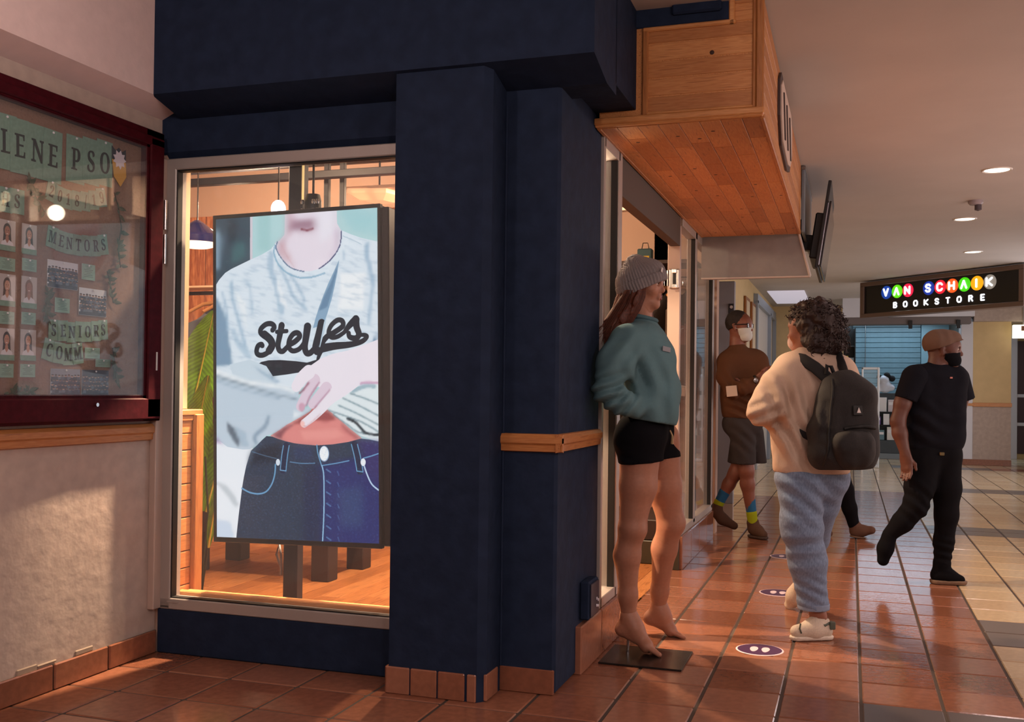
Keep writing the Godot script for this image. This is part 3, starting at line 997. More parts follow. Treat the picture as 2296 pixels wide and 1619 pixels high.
func notice_board() -> void:
	grained("cork", [c8(108, 78, 62), c8(130, 98, 80), c8(118, 86, 70)], 0.05, Vector3(6, 6, 6), 0.9, 0.3, 61, true)
	grained("card_green", [c8(104, 140, 126), c8(120, 156, 140)], 0.03, Vector3(6, 6, 6), 0.8, 0.0, 62, true)
	flat("ink", c8(20, 26, 26), 0.7)
	grained("maroon", [c8(62, 13, 21), c8(74, 17, 26)], 0.03, Vector3(3, 3, 3), 0.6, 0.05, 63, true).metallic_specular = 0.2
	var mr := M("maroon")
	var t := thing("notice_board", "maroon framed glazed notice board cabinet hung on the cream wall", "notice board", Vector3(-2.92, 1.02, -3.25))
	var o := -t.position
	var z0 := -1.9
	slab("back_panel", o + Vector3(-2.918, 1.04, -3.72), o + Vector3(-2.9, 2.25, z0), M("cork"), t, 0.0)
	for m in [[Vector3(-2.919, 1.026, -3.745), Vector3(-2.872, 1.14, z0)], [Vector3(-2.919, 2.2, -3.745), Vector3(-2.872, 2.285, z0)], [Vector3(-2.919, 1.026, -3.745), Vector3(-2.872, 2.285, -3.625)]]:
		slab("frame", o + m[0], o + m[1], mr, t, 0.004)
	for m in [[Vector3(-2.875, 1.034, -3.735), Vector3(-2.862, 1.125, z0)], [Vector3(-2.875, 2.215, -3.735), Vector3(-2.862, 2.255, z0)], [Vector3(-2.875, 1.04, -3.735), Vector3(-2.862, 2.25, -3.645)]]:
		slab("door_frame", o + m[0], o + m[1], mr, t, 0.005)
	slab("pane", o + Vector3(-2.876, 1.13, -3.63), o + Vector3(-2.872, 2.21, z0), glass("board_glass", 0.04, Color(0.8, 0.84, 0.84)), t, 0.0)
	for y in [1.93, 1.78]:
		rod("hinge", [o + Vector3(-2.868, y - 0.065, -3.752), o + Vector3(-2.868, y + 0.065, -3.752)], 0.007, M("chrome"), t, 8)
	slab("sticker", o + Vector3(-2.863, 1.245, -3.706), o + Vector3(-2.86, 1.325, -3.696), flat("sticker_white", c8(196, 190, 186), 0.6), t, 0.001)
	rod("lock", [o + Vector3(-2.864, 1.1, -3.33), o + Vector3(-2.852, 1.1, -3.33)], 0.008, M("chrome"), t, 10)

	# banners of letter cards
	banner("LENE", "pale green cards spelling LENE strung along the top of the notice board", [Vector2(-2.889, 2.052), Vector2(-2.951, 2.05), Vector2(-3.037, 2.05), Vector2(-3.113, 2.049)], 0.1, [[0.05, 0.03], [0.045, 0.03], [0.047, 0.0], [0.047, -0.02]], 0.085)
	banner("PSO", "pale green cards spelling PSO at the top right of the notice board", [Vector2(-3.235, 2.063), Vector2(-3.319, 2.073), Vector2(-3.398, 2.084)], 0.092, [[0.05, 0.0], [0.048, 0.0], [0.046, 0.0]], 0.085)
	banner("HS", "small pale green cards reading HS at the left edge of the notice board", [Vector2(-2.889, 1.843), Vector2(-2.943, 1.846)], 0.045, [[0.034, 0.0]], 0.05)
	banner("2018/19", "small pale green banner reading 2018/19 under the PSO cards", [Vector2(-3.112, 1.914), Vector2(-3.153, 1.904), Vector2(-3.198, 1.9), Vector2(-3.244, 1.902), Vector2(-3.293, 1.909), Vector2(-3.338, 1.922), Vector2(-3.383, 1.941)], 0.038, [[0.026, -0.22], [0.026, -0.15], [0.026, -0.05], [0.026, 0.0], [0.026, 0.05], [0.026, 0.15], [0.026, 0.25]], 0.045)
	banner("MENTORS", "small pale green banner reading MENTORS in the middle of the notice board", [Vector2(-3.12, 1.741), Vector2(-3.164, 1.732), Vector2(-3.207, 1.729), Vector2(-3.255, 1.729), Vector2(-3.304, 1.734), Vector2(-3.352, 1.739), Vector2(-3.398, 1.751)], 0.041, [[0.027, -0.15], [0.026, -0.1], [0.026, 0.0], [0.026, 0.0], [0.026, 0.05], [0.026, 0.12], [0.026, 0.2]], 0.046)
	banner("SENIORS", "small pale green banner reading SENIORS below the two class photographs", [Vector2(-3.135, 1.387), Vector2(-3.182, 1.387), Vector2(-3.229, 1.384), Vector2(-3.273, 1.389), Vector2(-3.317, 1.391), Vector2(-3.363, 1.397), Vector2(-3.406, 1.404)], 0.04, [[0.026, 0.0], [0.027, 0.05], [0.026, 0.02], [0.026, 0.0], [0.026, 0.05], [0.026, 0.05], [0.026, 0.1]], 0.046)
	banner("COMM", "small pale green banner reading COMM under the SENIORS banner", [Vector2(-3.112, 1.31), Vector2(-3.163, 1.301), Vector2(-3.212, 1.296), Vector2(-3.263, 1.302)], 0.041, [[0.03, -0.25], [0.028, -0.1], [0.028, 0.05], [0.028, 0.15]], 0.05)

	# portraits and notes in two columns
	var note_pic := note_tex(4)
	var rows := ["top", "second", "third"]
	var where := ["in the top row", "in the second row", "in the bottom row"]
	var pr := [[Vector2(-2.865, 1.771), Vector2(-2.939, 1.666), Vector2(-2.97, 1.772), Vector2(-3.041, 1.666)], [Vector2(-2.869, 1.576), Vector2(-2.943, 1.466), Vector2(-2.972, 1.578), Vector2(-3.046, 1.466)], [Vector2(-2.873, 1.38), Vector2(-2.943, 1.27), Vector2(-2.972, 1.381), Vector2(-3.046, 1.272)]]
	var nt := [[Vector2(-2.868, 1.635), Vector2(-2.94, 1.588), Vector2(-2.973, 1.644), Vector2(-3.043, 1.598)], [Vector2(-2.872, 1.441), Vector2(-2.941, 1.395), Vector2(-2.975, 1.445), Vector2(-3.043, 1.4)], [Vector2(-2.876, 1.252), Vector2(-2.941, 1.202), Vector2(-2.973, 1.253), Vector2(-3.045, 1.205)]]
	var k := 0
	for i in 3:
		for j in 2:
			var col := "left" if j == 0 else "right"
			var a: Vector2 = pr[i][j * 2]
			var b: Vector2 = pr[i][j * 2 + 1]
			var p := thing("portrait_photo", "pinned portrait photo of a person in white, %s column, %s row of the notice board" % [col, rows[i]], "photograph", Vector3(-2.897, (a.y + b.y) / 2, (a.x + b.x) / 2), 0.0, "portrait photos on the notice board")
			print_sheet("paper", a, b, photo_tex(0, 11 + k), p)
			sheet("name_strip", Vector2(a.x, b.y + 0.014), Vector2(b.x, b.y - 0.006), M("card_green"), p, 0.0012)
			a = nt[i][j * 2]
			b = nt[i][j * 2 + 1]
			p = thing("paper_note", "pale green typed note under the portrait, %s column, %s row of the notice board" % [col, rows[i]], "note", Vector3(-2.897, (a.y + b.y) / 2, (a.x + b.x) / 2), 0.0, "green notes on the notice board")
			print_sheet("paper", a, b, note_pic, p)
			k += 1
	var notes := [[Vector2(-3.279, 1.661), Vector2(-3.353, 1.598), "pale green note right of the upper class photograph"], [Vector2(-3.139, 1.513), Vector2(-3.216, 1.457), "pale green note left of the second class photograph"], [Vector2(-3.304, 1.328), Vector2(-3.388, 1.285), "pale green note right of the COMM banner"], [Vector2(-3.365, 1.284), Vector2(-3.452, 1.252), "lowest pale green note, above the dark stage photograph"]]
	for n in notes:
		var p := thing("paper_note", n[2], "note", Vector3(-2.897, (n[0].y + n[1].y) / 2, (n[0].x + n[1].x) / 2), 0.0, "green notes on the notice board")
		print_sheet("paper", n[0], n[1], note_pic, p)
		k += 1
	var groups := [[Vector2(-3.097, 1.655), Vector2(-3.257, 1.55), "black and white class photograph under the MENTORS banner", 0], [Vector2(-3.266, 1.565), Vector2(-3.421, 1.456), "class photograph above the SENIORS banner, beside a green note", 1], [Vector2(-3.123, 1.24), Vector2(-3.279, 1.133), "group photograph with white border at the bottom of the notice board", 2], [Vector2(-3.289, 1.239), Vector2(-3.442, 1.132), "dark stage photograph at the bottom right of the notice board", 3]]
	for n in groups:
		var p := thing("group_photo", n[2], "photograph", Vector3(-2.897, (n[0].y + n[1].y) / 2, (n[0].x + n[1].x) / 2), 0.0, "group photos on the notice board")
		print_sheet("paper", n[0], n[1], photo_tex(1, 80 + n[3]), p)

	# the small crest beside the PSO cards
	var bp := Vector2(-3.48, 2.091)
	var b := thing("paper_badge", "small paper crest of a white flower and yellow figure beside the PSO cards", "badge", Vector3(-2.896, bp.y, bp.x))
	part("shield", MB.new().prism(PackedVector2Array([Vector2(-0.042, 0.075), Vector2(-0.02, 0.06), Vector2(0, 0.075), Vector2(0.02, 0.06), Vector2(0.042, 0.075), Vector2(0.042, 0.0), Vector2(-0.042, 0.0)]), Vector3.ZERO, Vector3(0, 0, -1), UP, 0.002).mesh(), flat("badge_dark", c8(30, 34, 44), 0.7), b)
	part("figure", MB.new().prism(PackedVector2Array([Vector2(-0.042, 0.02), Vector2(0.04, 0.02), Vector2(0.044, -0.04), Vector2(0.01, -0.085), Vector2(-0.03, -0.05)]), Vector3(0.002, 0, 0), Vector3(0, 0, -1), UP, 0.002).mesh(), flat("badge_yellow", c8(190, 140, 40), 0.7), b)
	var fl := PackedVector2Array()
	for i in 18:
		fl.append(Vector2(cos(TAU * i / 18), sin(TAU * i / 18)) * (0.04 if i % 2 == 0 else 0.027) + Vector2(0, 0.025))
	part("flower", MB.new().prism(fl, Vector3(0.004, 0, 0), Vector3(0, 0, -1), UP, 0.002).mesh(), flat("badge_white", c8(206, 196, 204), 0.7), b)

	# twigs of dark leaves pinned to the cork
	var twigs := [
		[[Vector2(-2.987, 1.948), Vector2(-3.005, 1.902), Vector2(-3.037, 1.866), Vector2(-3.071, 1.83)], "leafy twig left of the 2018/19 banner"],
		[[Vector2(-3.451, 1.974), Vector2(-3.479, 1.909), Vector2(-3.497, 1.837), Vector2(-3.478, 1.741), Vector2(-3.496, 1.669)], "long leafy twig down the right side of the board"],
		[[Vector2(-3.416, 1.645), Vector2(-3.439, 1.589), Vector2(-3.456, 1.517)], "short leafy twig right of the class photographs"],
		[[Vector2(-3.098, 1.529), Vector2(-3.086, 1.477), Vector2(-3.096, 1.427)], "short leafy twig left of the second green note"],
		[[Vector2(-3.456, 1.333), Vector2(-3.473, 1.26), Vector2(-3.486, 1.186)], "leafy twig at the lower right of the notice board"],
		[[Vector2(-2.895, 1.142), Vector2(-2.957, 1.148), Vector2(-3.014, 1.155)], "leafy twig along the bottom left of the notice board"]]
	var r := RandomNumberGenerator.new()
	r.seed = 5
	for tw in twigs:
		var a: Vector2 = tw[0][0]
		var g := thing("leaf_twig", tw[1], "twig", Vector3(-2.896, a.y, a.x), 0.0, "twigs on the notice board")
		var pts := []
		for q in tw[0]:
			pts.append(Vector3(0.006, q.y - a.y, q.x - a.x))
		part("stem", MB.new().tube(pts, [0.0025], 5).mesh(), flat("stem_brown", c8(52, 40, 26), 0.8), g)
		var mb := MB.new()
		for i in 26:
			var s := r.randf() * (pts.size() - 1)
			var p: Vector3 = (pts[int(s)] as Vector3).lerp(pts[int(s) + 1], s - int(s))
			var an := r.randf() * TAU
			var d := Vector3(0.2, sin(an), cos(an)).normalized()
			var l := r.randf_range(0.02, 0.045)
			var sd := d.cross(Vector3.RIGHT).normalized() * l * 0.22
			var rowz := []
			for e in 4:
				var u := e / 3.0
				var wd: float = [0.1, 1.0, 0.75, 0.05][e]
				rowz.append([p + d * l * u - sd * wd, p + d * l * u + Vector3(0.003 * sin(u * 3.0), 0, 0), p + d * l * u + sd * wd])
			mb.grid(rowz)
		tag(part("leaves", mb.mesh(), flat("leaf_dark", c8(50, 58, 30), 0.7), g), "", "", "", "stuff")



func display_window() -> void:
	# the upright advertising screen
	var t := thing("display_screen", "upright advertising screen showing a torn grey T-shirt and dark jeans, standing in the shop window", "screen", Vector3(-2.287, 0.0, -3.93))
	t.rotation.z = 0.021
	var c := Vector3(0, 1.227, 0)
	slab("casing", c + Vector3(-0.415, -0.735, -0.06), c + Vector3(0.415, 0.73, -0.002), M("black"), t, 0.006)
	for b in [[Vector3(-0.417, -0.737, -0.02), Vector3(-0.403, 0.732, 0.006)], [Vector3(0.403, -0.737, -0.02), Vector3(0.417, 0.732, 0.006)], [Vector3(-0.417, 0.716, -0.02), Vector3(0.417, 0.733, 0.006)], [Vector3(-0.417, -0.738, -0.02), Vector3(0.417, -0.716, 0.006)]]:
		slab("bezel", c + b[0], c + b[1], M("black"), t, 0.002)
	var mb := MB.new()
	mb.quad(c + Vector3(-0.403, 0.717, 0.0), c + Vector3(0.403, 0.717, 0.0), c + Vector3(0.403, -0.717, 0.0), c + Vector3(-0.403, -0.717, 0.0), Vector3(0, 0, 1))
	var pic := screen_picture()
	var sm := flat("screen_face", c8(4, 4, 5), 0.5, 0.0, 0.2)
	sm.emission_enabled = true
	sm.emission = Color.WHITE
	sm.emission_texture = pic
	sm.emission_operator = BaseMaterial3D.EMISSION_OP_MULTIPLY
	sm.emission_energy_multiplier = 1.0
	part("screen", mb.mesh(), sm, t)
	slab("side_panel", c + Vector3(0.417, -0.73, -0.075), c + Vector3(0.45, 0.72, -0.01), flat("side_dark", c8(26, 24, 26), 0.4), t, 0.004)
	area(Vector3(-2.287, 1.227, -3.91), Vector3(-2.287, 1.227, 0), 0.78, 1.4, c8(210, 225, 240), 0.02)
	for s in [[-0.13, 1.4], [-0.13, 0.9]]:
		slab("mount", Vector3(s[0] - 0.05, s[1] - 0.04, -0.1), Vector3(s[0] + 0.12, s[1] + 0.04, -0.055), M("black"), t, 0.004)
	var p := thing("screen_post", "dark steel post running from floor to ceiling behind the advertising screen", "post", Vector3(-2.392, 0, -4.07))
	slab("post", Vector3(-0.036, 0.0, -0.03), Vector3(0.036, 3.29, 0.03), flat("post_dark", c8(26, 27, 34), 0.5), p, 0.006)
	slab("base_plate", Vector3(-0.12, 0.0, -0.1), Vector3(0.12, 0.012, 0.1), flat("post_dark", Color.WHITE), p, 0.003)
	rod("cable_loop", [Vector3(-0.05, 0.36, 0.02), Vector3(-0.075, 0.42, 0.02), Vector3(-0.06, 0.47, 0.02), Vector3(-0.045, 0.42, 0.03), Vector3(-0.05, 0.33, 0.02)], 0.006, flat("cable", c8(120, 108, 104), 0.4), p, 6)
	var s := thing("ceiling_speaker", "small black spotlight with chrome rings just above the advertising screen", "speaker", Vector3(-2.31, 2.0, -4.06))  # black speaker body, no lamp stands in it
	part("body", MB.new().lathe(Vector3.ZERO, [Vector2(0.0, 0.055), Vector2(0.03, 0.05), Vector2(0.038, 0.02), Vector2(0.038, -0.05), Vector2(0.03, -0.055), Vector2(0.0, -0.05)], 16).mesh(), M("black"), s)
	for y in [0.012, -0.028]:
		for x in [-0.036, 0.02, 0.04]:
			part("ring", MB.new().lathe(Vector3.ZERO, [Vector2(0.0, 0.012), Vector2(0.007, 0.01), Vector2(0.009, 0.0), Vector2(0.007, -0.01), Vector2(0.0, -0.012)], 8).mesh(), M("chrome"), s, Vector3(x, y, 0.034))
	rod("arm", [Vector3(0.0, 0.05, 0), Vector3(0.0, 1.28, 0)], 0.006, M("black"), s, 6)
	rod("hanging_strip", [Vector3(-0.035, 0.5, 0.03), Vector3(-0.036, 0.02, 0.03)], 0.006, glow("strip_glow", c8(255, 214, 140), 0.8), s, 6)
	# the bare bright lamp beside the post
	var b := thing("bare_bulb", "bright white round lamp left of the post, above the advertising screen", "lamp", Vector3(-2.667, 2.05, -4.35))
	var ball := []
	for i in 9:
		ball.append(Vector2(0.036 * sin(PI * i / 8), 0.045 * cos(PI * i / 8)))
	part("bulb", MB.new().lathe(Vector3.ZERO, ball, 20).mesh(), glow("bulb_white", c8(250, 240, 255), 4.0), b)
	rod("cord", [Vector3(0, 0.04, 0), Vector3(0, 1.24, 0)], 0.004, M("black"), b, 6)

	# half wall at the left end of the window
	var h := thing("panelled_half_wall", "low pine panelled partition at the left end of the shop window", "partition", Vector3(-2.91, 0, -3.96))
	for i in 11:
		slab("plank", Vector3(-0.04, 0.2 + i * 0.0765, -0.012), Vector3(0.04, 0.2 + i * 0.0765 + 0.073, 0.118), M("pine_z_%d" % ((i * 3) % 4)), h, 0.003)
	slab("post", Vector3(-0.045, 0.0, -0.075), Vector3(0.06, 1.05, -0.014), M("pine_y_0"), h, 0.004)
	slab("cap", Vector3(-0.05, 1.045, -0.08), Vector3(0.05, 1.072, 0.13), M("pine_z_1"), h, 0.004)
	slab("cap_moulding", Vector3(-0.045, 1.02, -0.076), Vector3(0.046, 1.045, 0.125), M("pine_z_3"), h, 0.003)
	slab("upper_panel", Vector3(-0.03, 1.072, 0.02), Vector3(0.036, 2.3, 0.1), flat("pale_board", c8(206, 176, 140), 0.6), h, 0.004)
	slab("edge_strip", Vector3(0.0, 1.072, 0.1), Vector3(0.04, 2.3, 0.118), flat("pale_edge", c8(236, 214, 180), 0.5), h, 0.003)  # brighter strip stands in for light along the board edge


func leaf_tex() -> ImageTexture:
	var im := Image.create(128, 256, false, Image.FORMAT_RGB8)
	var fn := FastNoiseLite.new()
	fn.frequency = 0.02
	for y in 256:
		for x in 128:
			var u := absf(x - 63.5) / 63.5
			var vein := 0.5 + 0.5 * sin((y + u * 46.0) * 0.55)
			var m := 0.78 + 0.2 * vein + 0.25 * fn.get_noise_2d(x, y)
			var col := c8(116, 172, 26) * m
			if u < 0.035:
				col = c8(196, 190, 70)
			im.set_pixel(x, y, Color(col, 1.0))
	return ImageTexture.create_from_image(im)


func leaf(p0: Vector3, p1: Vector3, wide: float, face: Vector3, arch: float, mt: Material, parent: Node3D) -> void:
	var rows := []
	var rib := []
	var d := (p1 - p0)
	var side := d.cross(face).normalized()
	var out_ := side.cross(d).normalized()
	for j in 13:
		var t := j / 12.0
		var c := p0 + d * t - out_ * arch * sin(PI * t) + out_ * arch * t * t * 0.4
		var w := wide * pow(sin(PI * clampf(t * 0.94 + 0.04, 0, 1)), 0.75) * (1.0 - 0.25 * t)
		var row := []
		for i in 9:
			var s := i / 4.0 - 1.0
			row.append(c + side * w * s - out_ * (absf(s) * 0.25 * w - 0.006 * sin(t * 40.0 + s * 6.0) * absf(s)))
		rows.append(row)
		rib.append(c + out_ * 0.003)
	var o := part("leaf", MB.new().grid(rows).mesh(), mt, parent)
	part("midrib", MB.new().tube(rib, [0.006, 0.006, 0.005, 0.005, 0.004, 0.004, 0.003, 0.003, 0.002], 6).mesh(), flat("midrib", c8(190, 176, 60), 0.5), o)


func shop_interior() -> void:
	# floorboards
	var f := struct("floor_shop", "warm brown floorboards inside the clothes shop", "floor")
	slab("bed", Vector3(-6.6, -0.1, -8.6), Vector3(-1.06, -0.006, -3.9), M("grout"), f, 0.0)
	var r := RandomNumberGenerator.new()
	r.seed = 9
	for i in 28:
		var x := -4.5 + i * 0.123
		var z := -3.92
		while z > -8.5:
			var l := r.randf_range(0.9, 1.6)
			if z - l < -8.5:
				l = z + 8.55
			part("board", bx(Vector3(0.1215, 0.012, snappedf(l - 0.002, 0.05)), 0.0015), M("floorboard_%d" % (r.randi() % 4)), f, Vector3(x, -0.006, z - l / 2))
			z -= l
	tag(part("side_boards", bx(Vector3(2.0, 0.01, 4.7), 0.0), M("floorboard_0"), f, Vector3(-5.58, -0.006, -6.25)), "", "", "", "stuff")
	# printed forest wallpaper at the back
	var w := Image.create(256, 256, false, Image.FORMAT_RGB8)
	var fn := FastNoiseLite.new()
	fn.seed = 4
	fn.frequency = 0.05
	for x in 256:
		var trunk := fn.get_noise_2d(x * 1.1, 3.0)
		for y in 256:
			var q := fn.get_noise_2d(x * 3.0, y * 0.25) * 0.6 + fn.get_noise_2d(x * 6.0, y * 1.6 + 90.0) * 0.5
			var col := c8(150, 84, 52).lerp(c8(226, 158, 104), clampf(0.4 + q, 0.0, 1.0))
			if trunk > 0.1:
				col = c8(62, 30, 22).lerp(c8(132, 72, 48), clampf(0.35 + q, 0.0, 1.0))
			w.set_pixel(x, y, col)
	var wm := printed("forest_print", ImageTexture.create_from_image(w), 0.8)
	wm.uv1_scale = Vector3(2.0, 1.0, 1.0)
	var mb := MB.new()
	mb.quad(Vector3(-6.55, 2.86, -8.59), Vector3(-2.9, 2.86, -8.59), Vector3(-2.9, 0.1, -8.59), Vector3(-6.55, 0.1, -8.59), Vector3(0, 0, 1))
	var sw := get_node("wall_shop_inside") as Node3D
	part("wallpaper", mb.mesh(), wm, sw)
	slab("skirting", Vector3(-6.6, 0, -8.59), Vector3(-1.2, 0.1, -8.57), flat("dark_wood", c8(48, 34, 30), 0.5), sw, 0.003)
	# ceiling trusses
	for q in [[-6.05, 2.58], [-5.0, 2.5], [-7.2, 2.95]]:
		var t := thing("ceiling_beam", ["dark beam across the shop ceiling, middle one behind the advertising screen", "dark beam nearest the shop window, high above the screen", "dark beam nearest the papered back wall"][[-6.05, -5.0, -7.2].find(q[0])], "beam", Vector3(-3.8, q[1], q[0]), 0.0, "shop ceiling beams")
		slab("beam", Vector3(-2.75, 0.0, -0.03), Vector3(2.55, 0.05, 0.03), M("post_dark"), t, 0.004)
		for x in [-1.6, 0.3, 2.0]:
			slab("hanger", Vector3(x - 0.012, 0.05, -0.012), Vector3(x + 0.012, 3.3 - q[1], 0.012), M("post_dark"), t, 0.002)
	for x in [-3.42, -3.3]:
		var t := thing("hanging_bar", "%s of the two thin dark bars hanging right of the spotlight" % ("left" if x < -3.4 else "right"), "bar", Vector3(x, 2.18, -6.2))
		slab("bar", Vector3(-0.018, 0, -0.018), Vector3(0.018, 1.12, 0.018), M("post_dark"), t, 0.003)
	# ceiling fittings
	var cl := thing("ceiling_light", "warm glowing tray lamp under the shop ceiling at the window's upper right", "lamp", Vector3(-3.22, 2.56, -6.6))
	part("diffuser", MB.new().lathe(Vector3.ZERO, [Vector2(0.0, -0.05), Vector2(0.12, -0.045), Vector2(0.2, 0.0), Vector2(0.2, 0.03)], 4, Basis(UP, PI / 4) * Basis.from_scale(Vector3(1.2, 1, 0.7)), true).mesh(), glow("tray_glow", c8(255, 196, 150), 0.75), cl)
	slab("tray", Vector3(-0.2, 0.03, -0.13), Vector3(0.2, 0.05, 0.13), flat("white_metal", c8(220, 214, 206), 0.5), cl, 0.003)
	rod("stem", [Vector3(0, 0.05, 0), Vector3(0, 0.74, 0)], 0.008, M("black"), cl, 6)
	var gl := thing("glare_lamp", "bright pair of lamps at the top right corner of the shop window", "lamp", Vector3(-1.79, 2.1, -3.95))
	for q in [Vector3(0, 0, 0), Vector3(0.01, -0.05, 0.02)]:
		part("bulb", MB.new().lathe(Vector3.ZERO, [Vector2(0.0, 0.03), Vector2(0.018, 0.02), Vector2(0.022, 0.0), Vector2(0.018, -0.02), Vector2(0.0, -0.03)], 14).mesh(), glow("bulb_warm", c8(255, 232, 190), 5.0), gl, q)
	rod("cord", [Vector3(0, 0.03, 0), Vector3(0, 1.19, 0)], 0.004, M("black"), gl, 6)
	var eb := thing("entrance_bulb", "small round bare bulb mirrored as a bright dot in the notice board glass", "lamp", Vector3(-1.25, 2.2, -4.87))
	var rb := []
	for i in 9:
		rb.append(Vector2(0.048 * sin(PI * i / 8), 0.048 * cos(PI * i / 8)))
	part("bulb", MB.new().lathe(Vector3.ZERO, rb, 20).mesh(), glow("bulb_dot", c8(255, 240, 214), 24.0), eb)
	rod("cord", [Vector3(0, 0.046, 0), Vector3(0, 1.1, 0)], 0.004, M("black"), eb, 6)
	# blue pendant
	var pd := thing("pendant_lamp", "glossy dark blue cone pendant lamp glowing white beneath, at the left of the shop window", "lamp", Vector3(-4.32, 2.17, -6.0))
	part("shade", MB.new().lathe(Vector3.ZERO, [Vector2(0.02, 0.16), Vector2(0.05, 0.14), Vector2(0.15, 0.06), Vector2(0.162, 0.045), Vector2(0.162, 0.0), Vector2(0.158, 0.0), Vector2(0.155, 0.04), Vector2(0.04, 0.13)], 32).mesh(), flat("pendant_blue", c8(22, 26, 92), 0.15), pd)
	part("diffuser", MB.new().lathe(Vector3.ZERO, [Vector2(0.0, -0.035), Vector2(0.08, -0.03), Vector2(0.14, -0.012), Vector2(0.156, 0.01)], 24).mesh(), glow("pendant_glow", c8(255, 236, 214), 1.6), pd)
	rod("cord", [Vector3(0, 0.15, 0), Vector3(0, 1.12, 0)], 0.005, M("black"), pd, 6)
	# clothes rail with garments
	var cr := thing("clothes_rail", "dark clothes rail with a pale strip above it, behind the large green leaves", "clothes rail", Vector3(-4.3, 0, -6.3))
	rod("rail", [Vector3(-0.7, 1.855, 0), Vector3(0.9, 1.855, 0)], 0.014, M("black"), cr)
	slab("shelf", Vector3(-0.7, 1.885, -0.1), Vector3(0.9, 1.9, 0.1), flat("pale_edge", Color.WHITE), cr, 0.002)
	for x in [-0.68, 0.88]:
		slab("leg", Vector3(x - 0.015, 0.0, -0.015), Vector3(x + 0.015, 1.885, 0.015), M("black"), cr, 0.003)
	var gc := [c8(86, 92, 108), c8(60, 66, 82), c8(104, 108, 120), c8(70, 60, 62), c8(120, 116, 120), c8(60, 64, 76)]
	for i in 6:
		var g := thing("hanging_shirt", "grey shirt on a wooden hanger, %s on the rail behind the leaves" % ["first", "second", "third", "fourth", "fifth", "last"][i], "shirt", Vector3(-4.38 + i * 0.12, 1.84, -6.3), 1.25, "shirts on the rail behind the leaves")
		garment(g, gc[i], 0.62, 0.46)
	# dark bench
	var be := thing("display_bench", "dark wooden display bench with thick legs behind the advertising screen", "bench", Vector3(-3.55, 0, -5.78))
	slab("top", Vector3(-0.5, 0.5, -0.36), Vector3(0.6, 0.56, 0.34), M("dark_wood"), be, 0.006)
	slab("apron", Vector3(-0.46, 0.26, -0.32), Vector3(0.56, 0.5, 0.3), M("dark_wood"), be, 0.005)
	for q in [[-0.42, 0.22], [-0.42, -0.24], [0.5, 0.22], [0.5, -0.24]]:
		slab("leg", Vector3(q[0] - 0.06, 0.0, q[1] - 0.06), Vector3(q[0] + 0.06, 0.26, q[1] + 0.06), M("dark_wood"), be, 0.005)
	var cu := thing("white_cup", "small white cup on the dark bench, seen between leaf and screen", "cup", Vector3(-3.8, 0.56, -5.6))
	part("cup", MB.new().lathe(Vector3.ZERO, [Vector2(0.0, 0.0), Vector2(0.025, 0.0), Vector2(0.035, 0.05), Vector2(0.036, 0.09), Vector2(0.033, 0.09), Vector2(0.03, 0.02), Vector2(0.0, 0.015)], 18).mesh(), flat("cup_white", c8(232, 214, 206), 0.3), cu)
	# big leaved plant
	var lm := printed("leaf_green", leaf_tex(), 0.4)
	lm.backlight_enabled = true
	lm.backlight = c8(120, 150, 30)
	var pl := thing("banana_plant", "banana plant with big bright green leaves between the half wall and the screen", "plant", Vector3(-3.34, 0, -4.72))
	part("base", MB.new().lathe(Vector3.ZERO, [Vector2(0.0, 0.02), Vector2(0.02, 0.02), Vector2(0.024, 0.0), Vector2(0.0, 0.0)], 12).mesh(), M("black"), pl)
	var fc := Vector3(0.6, 0.15, 0.8)
	leaf(Vector3(-0.01, 1.02, 0.1), Vector3(0.14, 1.58, 0.12), 0.135, fc, 0.05, lm, pl)
	leaf(Vector3(0.0, 0.62, 0.06), Vector3(0.13, 1.24, 0.16), 0.1, Vector3(0.8, 0.1, 0.5), 0.04, lm, pl)
	leaf(Vector3(0.04, 0.5, 0.02), Vector3(0.23, 1.2, 0.05), 0.1, Vector3(0.4, 0.1, 0.9), 0.05, lm, pl)
	leaf(Vector3(-0.02, 0.75, 0.0), Vector3(-0.12, 1.15, 0.06), 0.1, fc, 0.04, lm, pl)
	leaf(Vector3(0.1, 0.32, 0.08), Vector3(0.18, 0.72, 0.1), 0.028, fc, 0.01, lm, pl)
	rod("stem", [Vector3(0, 0.01, 0), Vector3(0.03, 0.25, 0.02), Vector3(0.06, 0.5, 0.03), Vector3(0.05, 0.8, 0.05)], 0.006, flat("stem_green", c8(44, 50, 22), 0.6), pl, 6)
	rod("stem", [Vector3(0, 0.01, 0), Vector3(0.0, 0.4, 0.03), Vector3(0.0, 0.7, 0.06), Vector3(-0.01, 1.04, 0.1)], 0.007, flat("stem_green", Color.WHITE), pl, 6)
	rod("stem", [Vector3(0, 0.01, 0), Vector3(0.06, 0.2, 0.05), Vector3(0.1, 0.33, 0.08)], 0.005, flat("stem_green", Color.WHITE), pl, 6)

	# what shows through the open entrance
	var rk := thing("clothes_rack", "long clothes rack at the back of the shop, seen past the mannequin's head", "clothes rack", Vector3(-1.75, 0, -8.25))
	rod("rail", [Vector3(-0.55, 2.1, 0), Vector3(0.55, 2.1, 0)], 0.015, M("black"), rk)
	slab("shelf", Vector3(-0.58, 2.2, -0.2), Vector3(0.58, 2.23, 0.2), M("dark_wood"), rk, 0.003)
	for x in [-0.55, 0.55]:
		slab("upright", Vector3(x - 0.02, 0, -0.02), Vector3(x + 0.02, 2.2, 0.02), M("black"), rk, 0.003)
	var cols := [c8(150, 30, 34), c8(86, 74, 64), c8(60, 58, 58), c8(78, 72, 60), c8(104, 90, 78), c8(70, 64, 60), c8(92, 76, 66)]
	var nm := ["dark red", "brown", "charcoal", "olive", "tan", "slate", "russet"]
